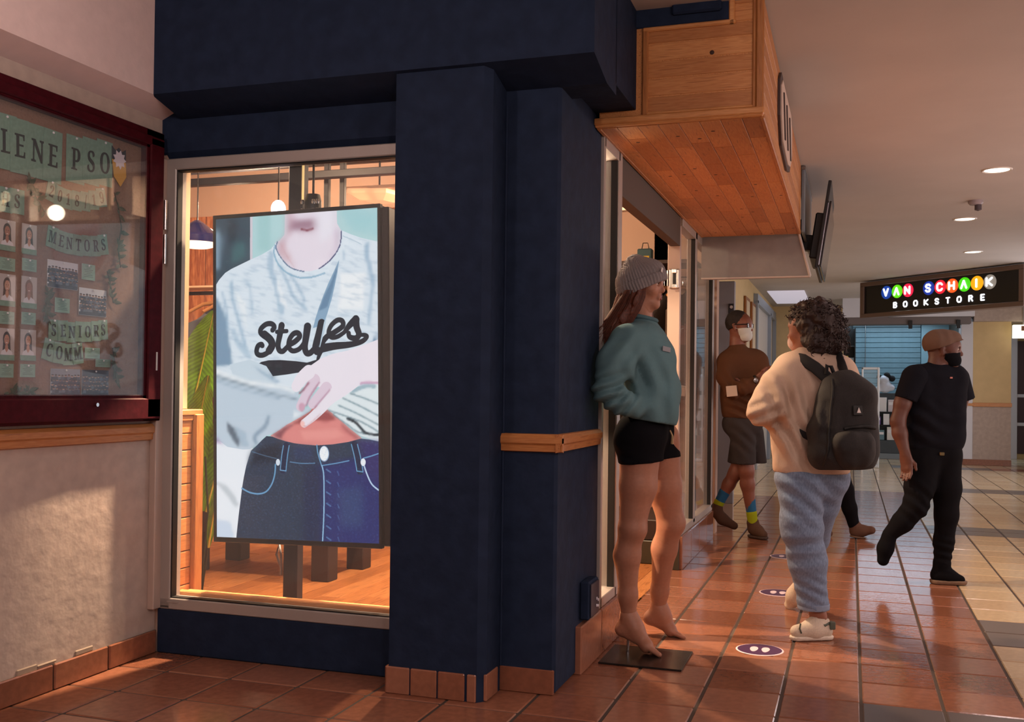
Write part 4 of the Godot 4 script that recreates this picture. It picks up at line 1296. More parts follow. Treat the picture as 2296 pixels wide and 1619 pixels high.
	for i in 7:
		var g := thing("hanging_garment", "%s garment on the rack at the back of the shop" % nm[i], "garment", Vector3(-2.2 + i * 0.15, 2.085, -8.25), 1.2, "garments on the rack at the back")
		garment(g, cols[i], 1.1 if i % 2 else 0.8, 0.5)
	var bg := thing("gift_bag", "small patterned bag in teal and yellow on the shelf over the rack", "bag", Vector3(-1.6, 2.23, -8.2))
	slab("body", Vector3(-0.06, 0, -0.04), Vector3(0.06, 0.11, 0.04), flat("bag_teal", c8(30, 66, 74), 0.6), bg, 0.008)
	slab("label", Vector3(-0.04, 0.015, 0.04), Vector3(0.04, 0.05, 0.044), flat("bag_yellow", c8(190, 160, 40), 0.6), bg, 0.002)
	rod("handle", [Vector3(-0.03, 0.11, 0), Vector3(-0.02, 0.16, 0), Vector3(0.02, 0.16, 0), Vector3(0.03, 0.11, 0)], 0.004, M("black"), bg, 6)
	var st := thing("light_strip", "thin warm light strip across the shop's back wall above the entrance", "lamp", Vector3(-1.9, 2.72, -8.5))
	slab("housing", Vector3(-0.75, 0, -0.05), Vector3(0.75, 0.03, 0.0), flat("white_metal", Color.WHITE), st, 0.003)
	slab("tube", Vector3(-0.74, 0.004, 0.0), Vector3(0.74, 0.022, 0.014), glow("strip_warm", c8(255, 206, 150), 1.6), st, 0.004)
	var pb := thing("display_plinth", "dark green tiled display plinth just inside the shop entrance", "plinth", Vector3(-1.45, 0, -7.3))
	slab("block", Vector3(-0.25, 0, -0.4), Vector3(0.25, 0.16, 0.4), flat("green_tile", Color.WHITE), pb, 0.006)
	slab("top", Vector3(-0.23, 0.16, -0.38), Vector3(0.23, 0.3, 0.38), M("dark_wood"), pb, 0.006)


# a shirt hanging from its hook at the origin
func garment(g: Node3D, col: Color, tall: float, wide: float) -> void:
	var key := "garment%s%s" % [tall, wide]
	if not meshes.has(key):
		var rows := []
		for j in 10:
			var t := j / 9.0
			var ring := []
			var w := wide * 0.5 * (0.3 + 0.7 * smoothstep(0.0, 0.22, t)) * (1.0 + 0.06 * t)
			for i in 25:
				var a := TAU * i / 24
				var fold := 1.0 + 0.25 * t * sin(a * 5.0 + t * 2.0)
				ring.append(Vector3(cos(a) * w, -0.07 - tall * t - 0.09 * (1.0 - smoothstep(0.0, 0.3, t)) * absf(cos(a)) * 0.8, sin(a) * 0.045 * fold))
			rows.append(ring)
		meshes[key] = MB.new().grid(rows).mesh()
		meshes[key + "h"] = MB.new().tube([Vector3(-wide * 0.48, -0.14, 0), Vector3(-0.1, -0.075, 0), Vector3(0, -0.055, 0), Vector3(0.1, -0.075, 0), Vector3(wide * 0.48, -0.14, 0)], [0.012, 0.014, 0.016, 0.014, 0.012], 8).mesh()
		meshes[key + "k"] = MB.new().tube([Vector3(0, -0.05, 0), Vector3(0, 0.0, 0), Vector3(0.012, 0.022, 0), Vector3(0.0, 0.032, 0), Vector3(-0.014, 0.02, 0)], [0.003], 6).mesh()
	part("cloth", meshes[key], grained("cloth_%s" % col.to_html(), [col.darkened(0.12), col], 0.05, Vector3(6, 6, 6), 0.9, 0.2, 70), g)
	part("hanger", meshes[key + "h"], flat("hanger_wood", c8(196, 140, 84), 0.5), g)
	part("hook", meshes[key + "k"], M("chrome"), g)



func mall_things() -> void:
	# ceiling downlights
	var spots := [Vector3(1.0, 2.83, -8.15), Vector3(1.0, 2.83, -10.35), Vector3(1.32, 2.83, -12.75)]
	var dl := thing("downlight", "", "downlight", spots[0], 0.0, "round ceiling downlights")
	part("rim", MB.new().lathe(Vector3.ZERO, [Vector2(0.086, -0.003), Vector2(0.098, -0.008), Vector2(0.106, 0.0)], 28).mesh(), flat("white_metal", c8(220, 214, 206), 0.5), dl)
	part("lens", MB.new().lathe(Vector3.ZERO, [Vector2(0.0, -0.004), Vector2(0.088, -0.003)], 28).mesh(), glow("lens_glow", c8(255, 248, 230), 2.5), dl)
	var lab := ["round white ceiling downlight nearest the camera", "round white ceiling downlight in the middle of the three", "round white ceiling downlight farthest away, just above the glowing shop sign"]
	for i in 3:
		var d := dl
		if i > 0:
			d = dl.duplicate()
			d.name = numbered("downlight")
			add_child(d)
			d.position = spots[i]
		d.set_meta("label", lab[i])
	var cd := thing("smoke_detector", "small round grey detector on the ceiling between two downlights", "detector", Vector3(0.99, 2.83, -9.4))
	part("base", MB.new().lathe(Vector3.ZERO, [Vector2(0.06, 0.0), Vector2(0.06, -0.02), Vector2(0.045, -0.035), Vector2(0.0, -0.04)], 20).mesh(), flat("det_grey", c8(160, 150, 156), 0.5), cd)
	part("nozzle", MB.new().lathe(Vector3(0.02, -0.03, 0), [Vector2(0.028, 0.0), Vector2(0.028, -0.05), Vector2(0.0, -0.06)], 14).mesh(), flat("det_dark", c8(84, 76, 84), 0.4), cd)

	# grey canopy of the next shop
	var g := thing("grey_canopy", "plain grey box canopy just beyond the wooden canopy", "canopy", Vector3(-0.68, 2.03, -7.72))
	part("box", MB.new().prism(PackedVector2Array([Vector2(-0.39, 0.0), Vector2(0.39, 0.0), Vector2(0.31, 0.31), Vector2(-0.39, 0.31)]), Vector3(0, 0, -0.06), Vector3.RIGHT, UP, 0.12).mesh(), grained("canopy_grey", [c8(132, 132, 132), c8(142, 142, 142)], 0.03, Vector3(1, 1, 1), 0.6, 0.0, 71), g)
	part("edge", MB.new().tube([Vector3(0.392, 0.0, 0.062), Vector3(0.312, 0.31, 0.062)], [0.01], 6).mesh(), flat("edge_pale", c8(190, 182, 176), 0.4), g)
	slab("lip", Vector3(-0.39, -0.008, 0.03), Vector3(0.395, 0.004, 0.066), flat("edge_pale", Color.WHITE), g, 0.003)

	# grey door leaf with lock beyond the shop
	var gd := thing("grey_door_post", "blue grey door post with a chrome lock behind the man in the brown sweater", "door post", Vector3(-1.065, 0, -9.1))
	slab("panel", Vector3(-0.085, 0.2, -0.06), Vector3(0.09, 2.16, 0.0), flat("post_grey", c8(150, 154, 164), 0.45), gd, 0.006)
	slab("panel", Vector3(-0.085, 2.18, -0.06), Vector3(0.09, 2.83, 0.0), flat("post_grey", Color.WHITE), gd, 0.004)
	slab("foot", Vector3(-0.085, 0.0, -0.06), Vector3(0.09, 0.2, 0.004), flat("foot_pale", c8(180, 164, 150), 0.6), gd, 0.004)
	slab("edge", Vector3(-0.087, 0.6, -0.01), Vector3(-0.08, 2.1, 0.004), M("chrome"), gd, 0.001)
	slab("lock_plate", Vector3(0.035, 1.83, 0.0), Vector3(0.085, 1.96, 0.012), flat("lock_dark", c8(60, 58, 60), 0.3, 0.6), gd, 0.004)
	for y in [1.855, 1.93]:
		rod("lock_stud", [Vector3(0.062, y, 0.01), Vector3(0.062, y, 0.022)], 0.014, M("chrome"), gd, 12)
	rod("sensor", [Vector3(0.03, 2.32, 0.0), Vector3(0.03, 2.32, 0.03)], 0.022, M("black"), gd, 14)
	# chrome lock on the white post of the entrance
	var lk := thing("chrome_lock", "chrome lock case on the pale post beside the shop entrance", "lock", Vector3(-1.12, 1.93, -6.745))
	slab("case", Vector3(-0.032, -0.065, 0.0), Vector3(0.036, 0.065, 0.014), flat("steel", c8(150, 146, 144), 0.25, 0.9), lk, 0.006)
	slab("slot", Vector3(-0.008, -0.045, 0.014), Vector3(0.014, 0.045, 0.02), M("black"), lk, 0.003)
	for y in [-0.05, 0.05]:
		slab("bolt", Vector3(-0.012, y - 0.014, 0.016), Vector3(0.02, y + 0.014, 0.028), M("chrome"), lk, 0.004)
	slab("keeper", Vector3(-0.05, -0.05, -0.02), Vector3(-0.034, 0.06, 0.0), M("chrome"), lk, 0.003)

	# two screens beside the canopy
	var tv := thing("tilted_screen", "black flat screen hung on an arm, tilted down beside the wooden canopy", "screen", Vector3(-0.2, 2.41, -8.22))
	tv.basis = Basis(Vector3(0, 0, 1), -0.145)
	slab("panel", Vector3(-0.012, -0.32, -0.55), Vector3(0.012, 0.32, 0.52), M("black"), tv, 0.004)
	slab("bezel", Vector3(0.008, -0.3, -0.55), Vector3(0.022, 0.16, 0.528), flat("bezel_silver", c8(170, 176, 190), 0.25, 0.8), tv, 0.004)
	slab("glass_face", Vector3(0.02, -0.31, -0.54), Vector3(0.034, 0.17, 0.53), flat("tv_glass", c8(40, 40, 46), 0.12), tv, 0.003)
	slab("rear_case", Vector3(-0.07, -0.24, -0.3), Vector3(-0.008, 0.1, 0.4), M("black"), tv, 0.01)
	slab("arm", Vector3(-0.2, -0.14, -0.05), Vector3(-0.06, -0.02, 0.05), M("black"), tv, 0.006)
	slab("wall_plate", Vector3(-0.19, -0.2, -0.12), Vector3(-0.165, 0.08, 0.14), M("black"), tv, 0.004)
	var tw := thing("grey_flat_panel", "thin blue grey panel fixed along the corridor beyond the wooden canopy", "flat_panel", Vector3(-0.34, 2.55, -8.3))  # one of the two screens, a plain flat panel without a sign
	slab("panel", Vector3(-0.012, -0.2, -0.62), Vector3(0.012, 0.26, 0.66), flat("panel_blue", c8(120, 132, 142), 0.3), tw, 0.004)
	slab("rim", Vector3(-0.016, 0.25, -0.64), Vector3(0.018, 0.275, 0.68), M("alu_dark"), tw, 0.004)

	# far yellow wall: glazed door and picture frames
	var dr := struct("door_1", "glazed door with grey blue frame in the far yellow wall", "door")
	slab("glass_leaf", Vector3(-1.43, 0.0, -19.6), Vector3(-1.415, 2.55, -16.1), flat("frosted", c8(212, 206, 200), 0.3), dr, 0.0)
	slab("frame", Vector3(-1.43, 2.55, -19.9), Vector3(-1.36, 2.7, -15.95), flat("frame_blue", c8(140, 148, 158), 0.4), dr, 0.004)
	for z in [-15.95, -18.6, -19.9]:
		slab("frame", Vector3(-1.43, 0.0, z - 0.12), Vector3(-1.36, 2.6, z), flat("frame_blue", Color.WHITE), dr, 0.004)
	for k in 2:
		var pf := thing("picture_frame", ["narrow brown framed panel on the yellow wall behind the man's glasses", "second brown framed panel on the yellow wall, nearer the glazed door"][k], "frame", Vector3(-1.425, 1.5, -14.75 - k * 0.95))
		slab("frame", Vector3(0.0, -0.6, -0.3), Vector3(0.03, 1.03, 0.3), flat("frame_brown", c8(140, 84, 26), 0.5), pf, 0.004)
		slab("sheet", Vector3(0.02, -0.55, -0.22), Vector3(0.034, 0.98, 0.2), flat("sheet_pale", c8(200, 180, 150), 0.7), pf, 0.002)
	var ft := thing("ceiling_panel", "flat white light panel in the ceiling near the far yellow wall", "light panel", Vector3(-1.0, 2.825, -17.9))
	slab("diffuser", Vector3(-0.3, -0.012, -1.3), Vector3(0.28, 0.004, 1.0), glow("panel_glow", c8(214, 210, 226), 0.5), ft, 0.003)

	# power socket on the dark pillar
	var so := thing("socket_box", "navy painted surface socket box low on the dark corner pillar", "socket", Vector3(-1.076, 0.29, -4.22))
	slab("box", Vector3(0.0, -0.075, -0.1), Vector3(0.042, 0.085, 0.06), M("navy"), so, 0.006)
	slab("face", Vector3(0.042, -0.065, -0.09), Vector3(0.048, 0.075, 0.05), flat("socket_navy", c8(30, 32, 48), 0.4), so, 0.003)
	for q in [[-0.07, -0.01], [-0.045, 0.0], [-0.07, -0.035], [-0.045, -0.03]]:
		slab("switch", Vector3(0.047, q[1] - 0.006, q[0] - 0.006), Vector3(0.052, q[1] + 0.006, q[0] + 0.006), flat("switch_white", c8(210, 206, 214), 0.4), so, 0.002)

	# distance stickers on the floor
	var st := thing("floor_sticker", "nearest round purple footprint sticker on the terracotta tiles", "sticker", Vector3(-0.388, 0.0, -4.806), 0.0, "round floor stickers")
	sticker(st)
	var wh := [Vector3(-0.4, 0, -6.21), Vector3(-0.44, 0, -7.6)]
	for i in 2:
		var s := st.duplicate()
		s.name = numbered("floor_sticker")
		add_child(s)
		s.position = wh[i]
		s.set_meta("label", ["round purple footprint sticker behind the white trainer of the woman with the backpack", "farthest small round sticker on the floor, left of the woman's blue jeans"][i])


func sticker(t: Node3D) -> void:
	part("rim", MB.new().lathe(Vector3.ZERO, [Vector2(0.1, 0.0015), Vector2(0.105, 0.0012), Vector2(0.108, 0.0)], 40).mesh(), flat("sticker_rim", c8(214, 196, 206), 0.4), t)
	part("disc", MB.new().lathe(Vector3.ZERO, [Vector2(0.0, 0.0013), Vector2(0.1, 0.0013)], 40).mesh(), flat("sticker_purple", c8(72, 44, 78), 0.35), t)
	for s in [-1, 1]:
		var p := PackedVector2Array()
		for i in 20:
			var a := TAU * i / 20
			p.append(Vector2(cos(a) * (0.018 + 0.004 * sin(a)) + s * 0.026, sin(a) * 0.046))
		part("footprint", MB.new().prism(p, Vector3(0, 0.0014, 0), Vector3.RIGHT, Vector3(0, 0, -1), 0.0006).mesh(), flat("sticker_rim", Color.WHITE), t)


func bookstore() -> void:
	# lit sign set across the corner
	var sg := thing("shop_sign", "black hanging shop sign with glowing white capitals on coloured discs, in a bronze frame", "sign", Vector3(1.08, 2.545, -14.81), -PI / 4)
	var hw := 1.34
	slab("case", Vector3(-hw, -0.255, -0.16), Vector3(hw, 0.262, -0.01), flat("bronze", c8(116, 98, 90), 0.4, 0.4), sg, 0.006)
	slab("face", Vector3(-hw + 0.07, -0.2, -0.02), Vector3(hw - 0.07, 0.205, 0.0), flat("sign_black", c8(12, 12, 16), 0.3), sg, 0.0)
	for m in [[Vector3(-hw, 0.2, -0.02), Vector3(hw, 0.262, 0.03)], [Vector3(-hw, -0.255, -0.02), Vector3(hw, -0.195, 0.03)], [Vector3(-hw, -0.2, -0.02), Vector3(-hw + 0.075, 0.205, 0.03)], [Vector3(hw - 0.075, -0.2, -0.02), Vector3(hw, 0.205, 0.03)]]:
		slab("frame", m[0], m[1], flat("bronze", Color.WHITE), sg, 0.006)
	var word := "VAN SCHAIK"
	var dc := [c8(20, 60, 150), c8(96, 220, 20), c8(226, 30, 70), Color.BLACK, c8(20, 50, 150), c8(220, 30, 50), c8(240, 90, 30), c8(70, 210, 20), c8(250, 170, 20), c8(130, 124, 116)]
	for i in 10:
		if word[i] == " ":
			continue
		var x := -0.86 + i * 0.192
		if i > 3:
			x -= 0.03
		part("disc", MB.new().lathe(Vector3.ZERO, [Vector2(0.0, 0.012), Vector2(0.088, 0.012), Vector2(0.094, 0.006), Vector2(0.094, 0.0)], 28, Basis(Vector3.RIGHT, PI / 2)).mesh(), glow("sign_disc_%d" % i, dc[i], 0.9), sg, Vector3(x, 0.085, 0.0))
		sign_letter(word[i], Vector3(x, 0.085, 0.016), 0.115, sg)
	word = "BOOKSTORE"
	for i in 9:
		sign_letter(word[i], Vector3(-0.7 + i * 0.179, -0.105, 0.004), 0.085, sg)
	area(Vector3(1.15, 2.545, -14.74), Vector3(0.4, 2.3, -14.0), 2.0, 0.3, c8(230, 240, 255), 0.05)
	# column, header, back room
	var tr := struct("trim_5", "white shopfront header over the bookstore doorway", "header")
	slab("header", Vector3(-0.15, 2.5, -19.0), Vector3(1.95, 2.85, -18.5), flat("header_white", c8(214, 214, 220), 0.7), tr, 0.004)
	slab("track", Vector3(-0.12, 2.38, -18.9), Vector3(1.9, 2.5, -18.55), flat("track_grey", c8(110, 100, 98), 0.5), tr, 0.006)
	for x in [0.95, 1.7]:
		slab("guide", Vector3(x - 0.03, 2.3, -18.56), Vector3(x + 0.03, 2.44, -18.5), M("black"), tr, 0.004)
	slab("upper_wall", Vector3(1.95, 2.42, -19.2), Vector3(3.5, 2.85, -18.6), M("plaster"), tr, 0.0)
	var co := thing("square_column", "square yellow column with white side, timber rail and brown skirting beside the bookstore doorway", "column", Vector3(2.17, 0, -19.0))
	slab("shaft", Vector3(-0.215, 0, -0.25), Vector3(0.375, 2.43, 0.2), M("yellow_paint"), co, 0.004)
	slab("shaft", Vector3(-0.4, 0, -0.2), Vector3(-0.215, 2.43, 0.22), flat("header_white", Color.WHITE), co, 0.004)
	slab("lower_panel", Vector3(-0.213, 0.1, 0.19), Vector3(0.376, 0.99, 0.206), M("plaster"), co, 0.0)
	slab("rail", Vector3(-0.22, 0.99, 0.19), Vector3(0.385, 1.055, 0.235), M("pine_x_0"), co, 0.004)
	slab("rail", Vector3(-0.41, 1.0, 0.2), Vector3(-0.2, 1.045, 0.24), M("pine_x_2"), co, 0.004)
	slab("skirting", Vector3(-0.41, 0.0, -0.22), Vector3(0.38, 0.1, 0.24), M("terracotta_0"), co, 0.004)
	var wn := struct("wall_far", "yellow wall and pale door frame at the far right end of the corridor", "wall")
	slab("plaster", Vector3(2.5, 0, -21.1), Vector3(3.5, 2.9, -21.0), M("yellow_paint"), wn, 0.0)
	slab("rail", Vector3(2.5, 0.98, -21.0), Vector3(2.78, 1.06, -20.96), M("pine_x_0"), wn, 0.004)
	slab("skirting", Vector3(2.5, 0.0, -21.0), Vector3(2.78, 0.14, -20.96), M("terracotta_0"), wn, 0.004)
	slab("door_frame", Vector3(2.82, 0.0, -21.0), Vector3(2.94, 2.3, -20.94), flat("frame_white", c8(206, 200, 206), 0.4), wn, 0.004)
	slab("door_dark", Vector3(2.94, 0.1, -21.0), Vector3(3.4, 2.2, -20.97), flat("door_maroon", c8(56, 26, 34), 0.4), wn, 0.002)
	for y in [0.62, 1.15]:
		slab("door_bar", Vector3(2.94, y, -20.97), Vector3(3.4, y + 0.06, -20.95), flat("frame_white", Color.WHITE), wn, 0.003)
	var bx_ := thing("light_box", "bright white light box sign beside the yellow column at the right edge", "light box", Vector3(2.64, 2.24, -18.5))
	slab("case", Vector3(-0.11, -0.11, -0.12), Vector3(0.4, 0.11, 0.0), glow("box_glow", c8(255, 250, 224), 1.6), bx_, 0.006)
	slab("print", Vector3(0.01, 0.01, 0.0), Vector3(0.3, 0.09, 0.004), flat("print_tan", c8(150, 96, 60), 0.5), bx_, 0.001)
	rod("rod", [Vector3(0.05, 0.1, -0.06), Vector3(0.05, 0.59, -0.06)], 0.01, M("alu"), bx_, 6)

	# inside the bookstore
	var bw := struct("wall_bookstore", "inner walls of the bookstore", "wall")
	slab("back_wall", Vector3(-1.7, 0, -24.7), Vector3(3.6, 3.0, -24.6), flat("book_wall", c8(176, 190, 196), 0.7), bw, 0.0)
	slab("side_wall", Vector3(-1.75, 0, -24.7), Vector3(-1.6, 3.0, -20.1), flat("book_wall", Color.WHITE), bw, 0.0)
	var sl := thing("slat_wall", "teal grey display wall of horizontal grooved slats inside the bookstore", "display wall", Vector3(0.85, 0, -24.4))
	for i in 23:
		slab("slat", Vector3(-0.82, 0.16 + i * 0.115, -0.03), Vector3(0.62, 0.268 + i * 0.115, 0.0), grained("slat_teal", [c8(84, 108, 116), c8(94, 118, 126)], 0.03, Vector3(1, 1, 1), 0.4, 0.0, 73), sl, 0.006)
	slab("backing", Vector3(-0.82, 0.0, -0.08), Vector3(0.62, 2.8, -0.03), flat("slat_shade", c8(40, 52, 58), 0.6), sl, 0.0)
	slab("side_panel", Vector3(0.63, 0.0, -0.08), Vector3(1.2, 2.8, 0.02), flat("slat_side", c8(110, 136, 144), 0.5), sl, 0.004)
	rod("hanging_rod", [Vector3(-0.55, 2.75, 0.05), Vector3(-0.55, 1.75, 0.05)], 0.008, flat("steel", Color.WHITE), sl, 6)
	for q in [[0.3, 1.62], [0.35, 1.66], [0.68, 1.6]]:
		rod("hook", [Vector3(q[0], q[1], 0.02), Vector3(q[0], q[1], 0.12), Vector3(q[0], q[1] + 0.06, 0.14)], 0.014, M("black"), sl, 6)
	for i in 3:
		var cp := thing("ceiling_light", ["bright cool light panel in the bookstore ceiling, nearest the doorway", "bright cool light panel in the middle of the bookstore ceiling", "bright cool light panel at the back of the bookstore ceiling"][i], "light panel", Vector3(0.8, 2.8, [-20.4, -22.2, -23.7][i]))
		slab("diffuser", Vector3(-0.95, -0.012, -0.38), Vector3(0.95, 0.03, 0.38), glow("panel_cool", c8(214, 236, 255), 4.0), cp, 0.004)
		slab("frame", Vector3(-0.99, -0.006, -0.42), Vector3(0.99, 0.03, 0.42), M("alu"), cp, 0.002)
	# shelf with books at the left
	var sh := thing("book_shelf", "dark shelf unit with boxed books at the left of the bookstore doorway", "shelf", Vector3(-0.12, 0, -20.6))
	slab("side", Vector3(0.18, 0, -0.3), Vector3(0.2, 2.45, 0.0), M("black"), sh, 0.002)
	slab("side", Vector3(-0.5, 0, -0.3), Vector3(-0.48, 2.45, 0.0), M("black"), sh, 0.002)
	slab("back", Vector3(-0.5, 0, -0.32), Vector3(0.2, 2.45, -0.3), M("black"), sh, 0.0)
	for y in [0.3, 0.65, 1.0, 1.33, 1.63, 2.1]:
		slab("shelf", Vector3(-0.48, y - 0.02, -0.3), Vector3(0.18, y, 0.0), M("black"), sh, 0.002)
	var bc := [c8(70, 60, 110), c8(206, 214, 220), c8(214, 186, 60), c8(60, 120, 130), c8(180, 190, 200), c8(150, 60, 70)]
	var r := RandomNumberGenerator.new()
	r.seed = 12
	var nth := ["first", "second", "third", "fourth", "fifth", "sixth"]
	for row in 2:
		for k in 6:
			var b := thing("book", "%s book from the left on the %s shelf behind the curly haired woman" % [nth[k], "upper" if row == 0 else "lower"], "book", Vector3(-0.52 + k * 0.105, [1.63, 1.33][row], -20.7), 0.0, "books on the dark shelf")
			book(b, bc[(k * 2 + row) % 6], 0.085, 0.24 + r.randf() * 0.06, 0.18)
	# low display stand with stacked goods
	var ds := thing("display_stand", "stepped dark display stand inside the bookstore between the two walkers", "stand", Vector3(0.68, 0, -19.9))
	slab("base", Vector3(-0.3, 0.1, -0.3), Vector3(0.4, 0.34, 0.1), flat("stand_dark", c8(54, 64, 70), 0.5), ds, 0.006)
	slab("plinth", Vector3(-0.32, 0.0, -0.3), Vector3(0.42, 0.1, 0.12), flat("plinth_grey", c8(120, 132, 138), 0.5), ds, 0.004)
	for y in [0.34, 0.62, 0.86]:
		slab("shelf", Vector3(-0.3, y - 0.015, -0.25), Vector3(0.4, y, 0.08), M("black"), ds, 0.002)
	slab("back", Vector3(-0.3, 0.34, -0.3), Vector3(0.4, 1.2, -0.25), flat("stand_dark", Color.WHITE), ds, 0.002)
	var goods := [[-0.12, 0.86, 0.12, 0.26, c8(236, 238, 240)], [0.02, 0.86, 0.1, 0.22, c8(206, 200, 206)], [0.14, 0.86, 0.07, 0.2, c8(70, 150, 140)], [-0.22, 0.86, 0.07, 0.18, c8(216, 160, 170)], [-0.06, 0.62, 0.1, 0.2, c8(238, 240, 242)], [0.08, 0.62, 0.09, 0.16, c8(214, 220, 226)], [-0.2, 0.62, 0.08, 0.15, c8(110, 90, 150)], [0.02, 0.34, 0.13, 0.24, c8(226, 226, 220)], [-0.16, 0.34, 0.13, 0.18, c8(90, 130, 140)]]
	var gname := ["white", "pale grey", "teal", "pink", "plain white", "pale blue", "purple", "tall cream", "dark teal"]
	for k in 9:
		var q: Array = goods[k]
		var b := thing("boxed_item", "%s boxed item on the %s shelf of the bookstore's stepped stand" % [gname[k], "top" if k < 4 else ("middle" if k < 7 else "bottom")], "box", Vector3(q[0], q[1], -19.9) + Vector3(0.68, 0, 0), 0.1 * (k % 3 - 1), "goods on the stepped stand")
		book(b, q[4], q[2], q[3], 0.1)
	var to := thing("plush_toy", "white and black soft toy on top of the bookstore's stepped stand", "soft toy", Vector3(0.6, 1.22, -20.1))
	var bl := Blob.new(Vector3(-0.25, -0.05, -0.2), Vector3(0.25, 0.42, 0.2), 0.018)
	bl.ball(Vector3(0, 0.1, 0), 0.12, 0.03).ball(Vector3(-0.02, 0.22, 0.03), 0.09, 0.03).ball(Vector3(0.11, 0.08, 0.04), 0.06, 0.03).ball(Vector3(-0.12, 0.05, 0.04), 0.06, 0.03)
	part("body", bl.mesh(), flat("toy_white", c8(214, 218, 230), 0.9), to)
	bl = Blob.new(Vector3(-0.25, 0.1, -0.2), Vector3(0.25, 0.45, 0.2), 0.018)
	bl.ball(Vector3(-0.1, 0.28, 0.02), 0.05).ball(Vector3(0.03, 0.31, 0.02), 0.06).ball(Vector3(0.12, 0.25, 0.0), 0.06)
	part("ears", bl.mesh(), flat("toy_black", c8(20, 20, 24), 0.9), to)
	# glass gate
	var gt := thing("security_gate", "tall glass anti theft gate with a pale frame in front of the bookstore", "gate", Vector3(0.3, 0, -17.3))
	for m in [[Vector3(-0.14, 0.0, -0.02), Vector3(-0.11, 1.61, 0.02)], [Vector3(0.1, 0.0, -0.03), Vector3(0.135, 1.61, 0.03)], [Vector3(-0.14, 1.57, -0.02), Vector3(0.135, 1.61, 0.02)], [Vector3(-0.14, 0.0, -0.05), Vector3(0.135, 0.05, 0.05)]]:
		slab("frame", m[0], m[1], flat("gate_pale", c8(196, 204, 208), 0.35, 0.3), gt, 0.008)
	slab("pane", Vector3(-0.11, 0.05, -0.004), Vector3(0.1, 1.57, 0.004), glass("gate_glass", 0.12, Color(0.75, 0.88, 0.92)), gt, 0.0)


func book(b: Node3D, col: Color, w: float, h: float, d: float) -> void:
	var cv := flat("cover_%s" % col.to_html(), col, 0.4)
	slab("spine", Vector3(-w / 2, 0, 0), Vector3(w / 2, h, 0.008), cv, b, 0.002)
	for s in [-1, 1]:
		slab("cover", Vector3(s * w / 2 - 0.002, 0, -d), Vector3(s * w / 2 + 0.002, h, 0.004), cv, b, 0.001)
	slab("pages", Vector3(-w / 2 + 0.002, 0.004, -d + 0.006), Vector3(w / 2 - 0.002, h - 0.006, 0.0), flat("pages", c8(226, 220, 204), 0.8), b, 0.0)
	slab("title_band", Vector3(-w / 2 + 0.008, h * 0.55, 0.007), Vector3(w / 2 - 0.008, h * 0.8, 0.01), flat("title_pale", c8(236, 236, 240), 0.5), b, 0.0)


# rounded capitals made of glowing tubes
func sign_letter(ch: String, at: Vector3, h: float, parent: Node3D) -> void:
	var k := h / 2.0
	var w := h * 0.34
	var lines := {
		"V": [[Vector2(-1, 1), Vector2(0, -1), Vector2(1, 1)]], "A": [[Vector2(-1, -1), Vector2(0, 1), Vector2(1, -1)]],
		"N": [[Vector2(-1, -1), Vector2(-1, 1), Vector2(1, -1), Vector2(1, 1)]], "H": [[Vector2(-1, -1), Vector2(-1, 1)], [Vector2(1, -1), Vector2(1, 1)], [Vector2(-1, 0), Vector2(1, 0)]],
		"I": [[Vector2(0, -1), Vector2(0, 1)]], "K": [[Vector2(-1, -1), Vector2(-1, 1)], [Vector2(1, 1), Vector2(-0.7, 0), Vector2(1, -1)]],
		"C": [[Vector2(1, 0.6), Vector2(0.5, 1), Vector2(-0.5, 1), Vector2(-1, 0.5), Vector2(-1, -0.5), Vector2(-0.5, -1), Vector2(0.5, -1), Vector2(1, -0.6)]],
		"O": [[Vector2(0.5, 1), Vector2(-0.5, 1), Vector2(-1, 0.5), Vector2(-1, -0.5), Vector2(-0.5, -1), Vector2(0.5, -1), Vector2(1, -0.5), Vector2(1, 0.5), Vector2(0.5, 1)]],
		"S": [[Vector2(0.9, 0.65), Vector2(0.4, 1), Vector2(-0.5, 1), Vector2(-0.9, 0.55), Vector2(-0.5, 0.1), Vector2(0.5, -0.1), Vector2(0.9, -0.55), Vector2(0.5, -1), Vector2(-0.4, -1), Vector2(-0.9, -0.65)]],
		"B": [[Vector2(-0.9, -1), Vector2(-0.9, 1), Vector2(0.4, 1), Vector2(0.8, 0.5), Vector2(0.3, 0.05), Vector2(-0.9, 0.05)], [Vector2(0.3, 0.05), Vector2(0.9, -0.5), Vector2(0.4, -1), Vector2(-0.9, -1)]],
		"T": [[Vector2(-0.9, 1), Vector2(0.9, 1)], [Vector2(0, 1), Vector2(0, -1)]], "R": [[Vector2(-0.9, -1), Vector2(-0.9, 1), Vector2(0.4, 1), Vector2(0.8, 0.5), Vector2(0.3, 0.05), Vector2(-0.9, 0.05)], [Vector2(0.1, 0.05), Vector2(0.9, -1)]],
		"E": [[Vector2(0.8, 1), Vector2(-0.8, 1), Vector2(-0.8, -1), Vector2(0.8, -1)], [Vector2(-0.8, 0), Vector2(0.6, 0)]]}
	var mb := MB.new()
	for l in lines[ch]:
		var pts := []
		for p in l:
			pts.append(Vector3(p.x * w, p.y * k * 0.82, 0))
		for i in pts.size() - 1:
			mb.tube([pts[i], pts[i + 1]], [h * 0.12], 8)
		for p in pts:
			mb.lathe(p, [Vector2(h * 0.12, 0), Vector2(h * 0.06, h * 0.1), Vector2(0, h * 0.12)], 8, Basis(Vector3.RIGHT, PI / 2))
	part("letter", mb.mesh(), glow("letter_glow", c8(246, 250, 255), 1.6), parent, at)



const TURN := 0.3218


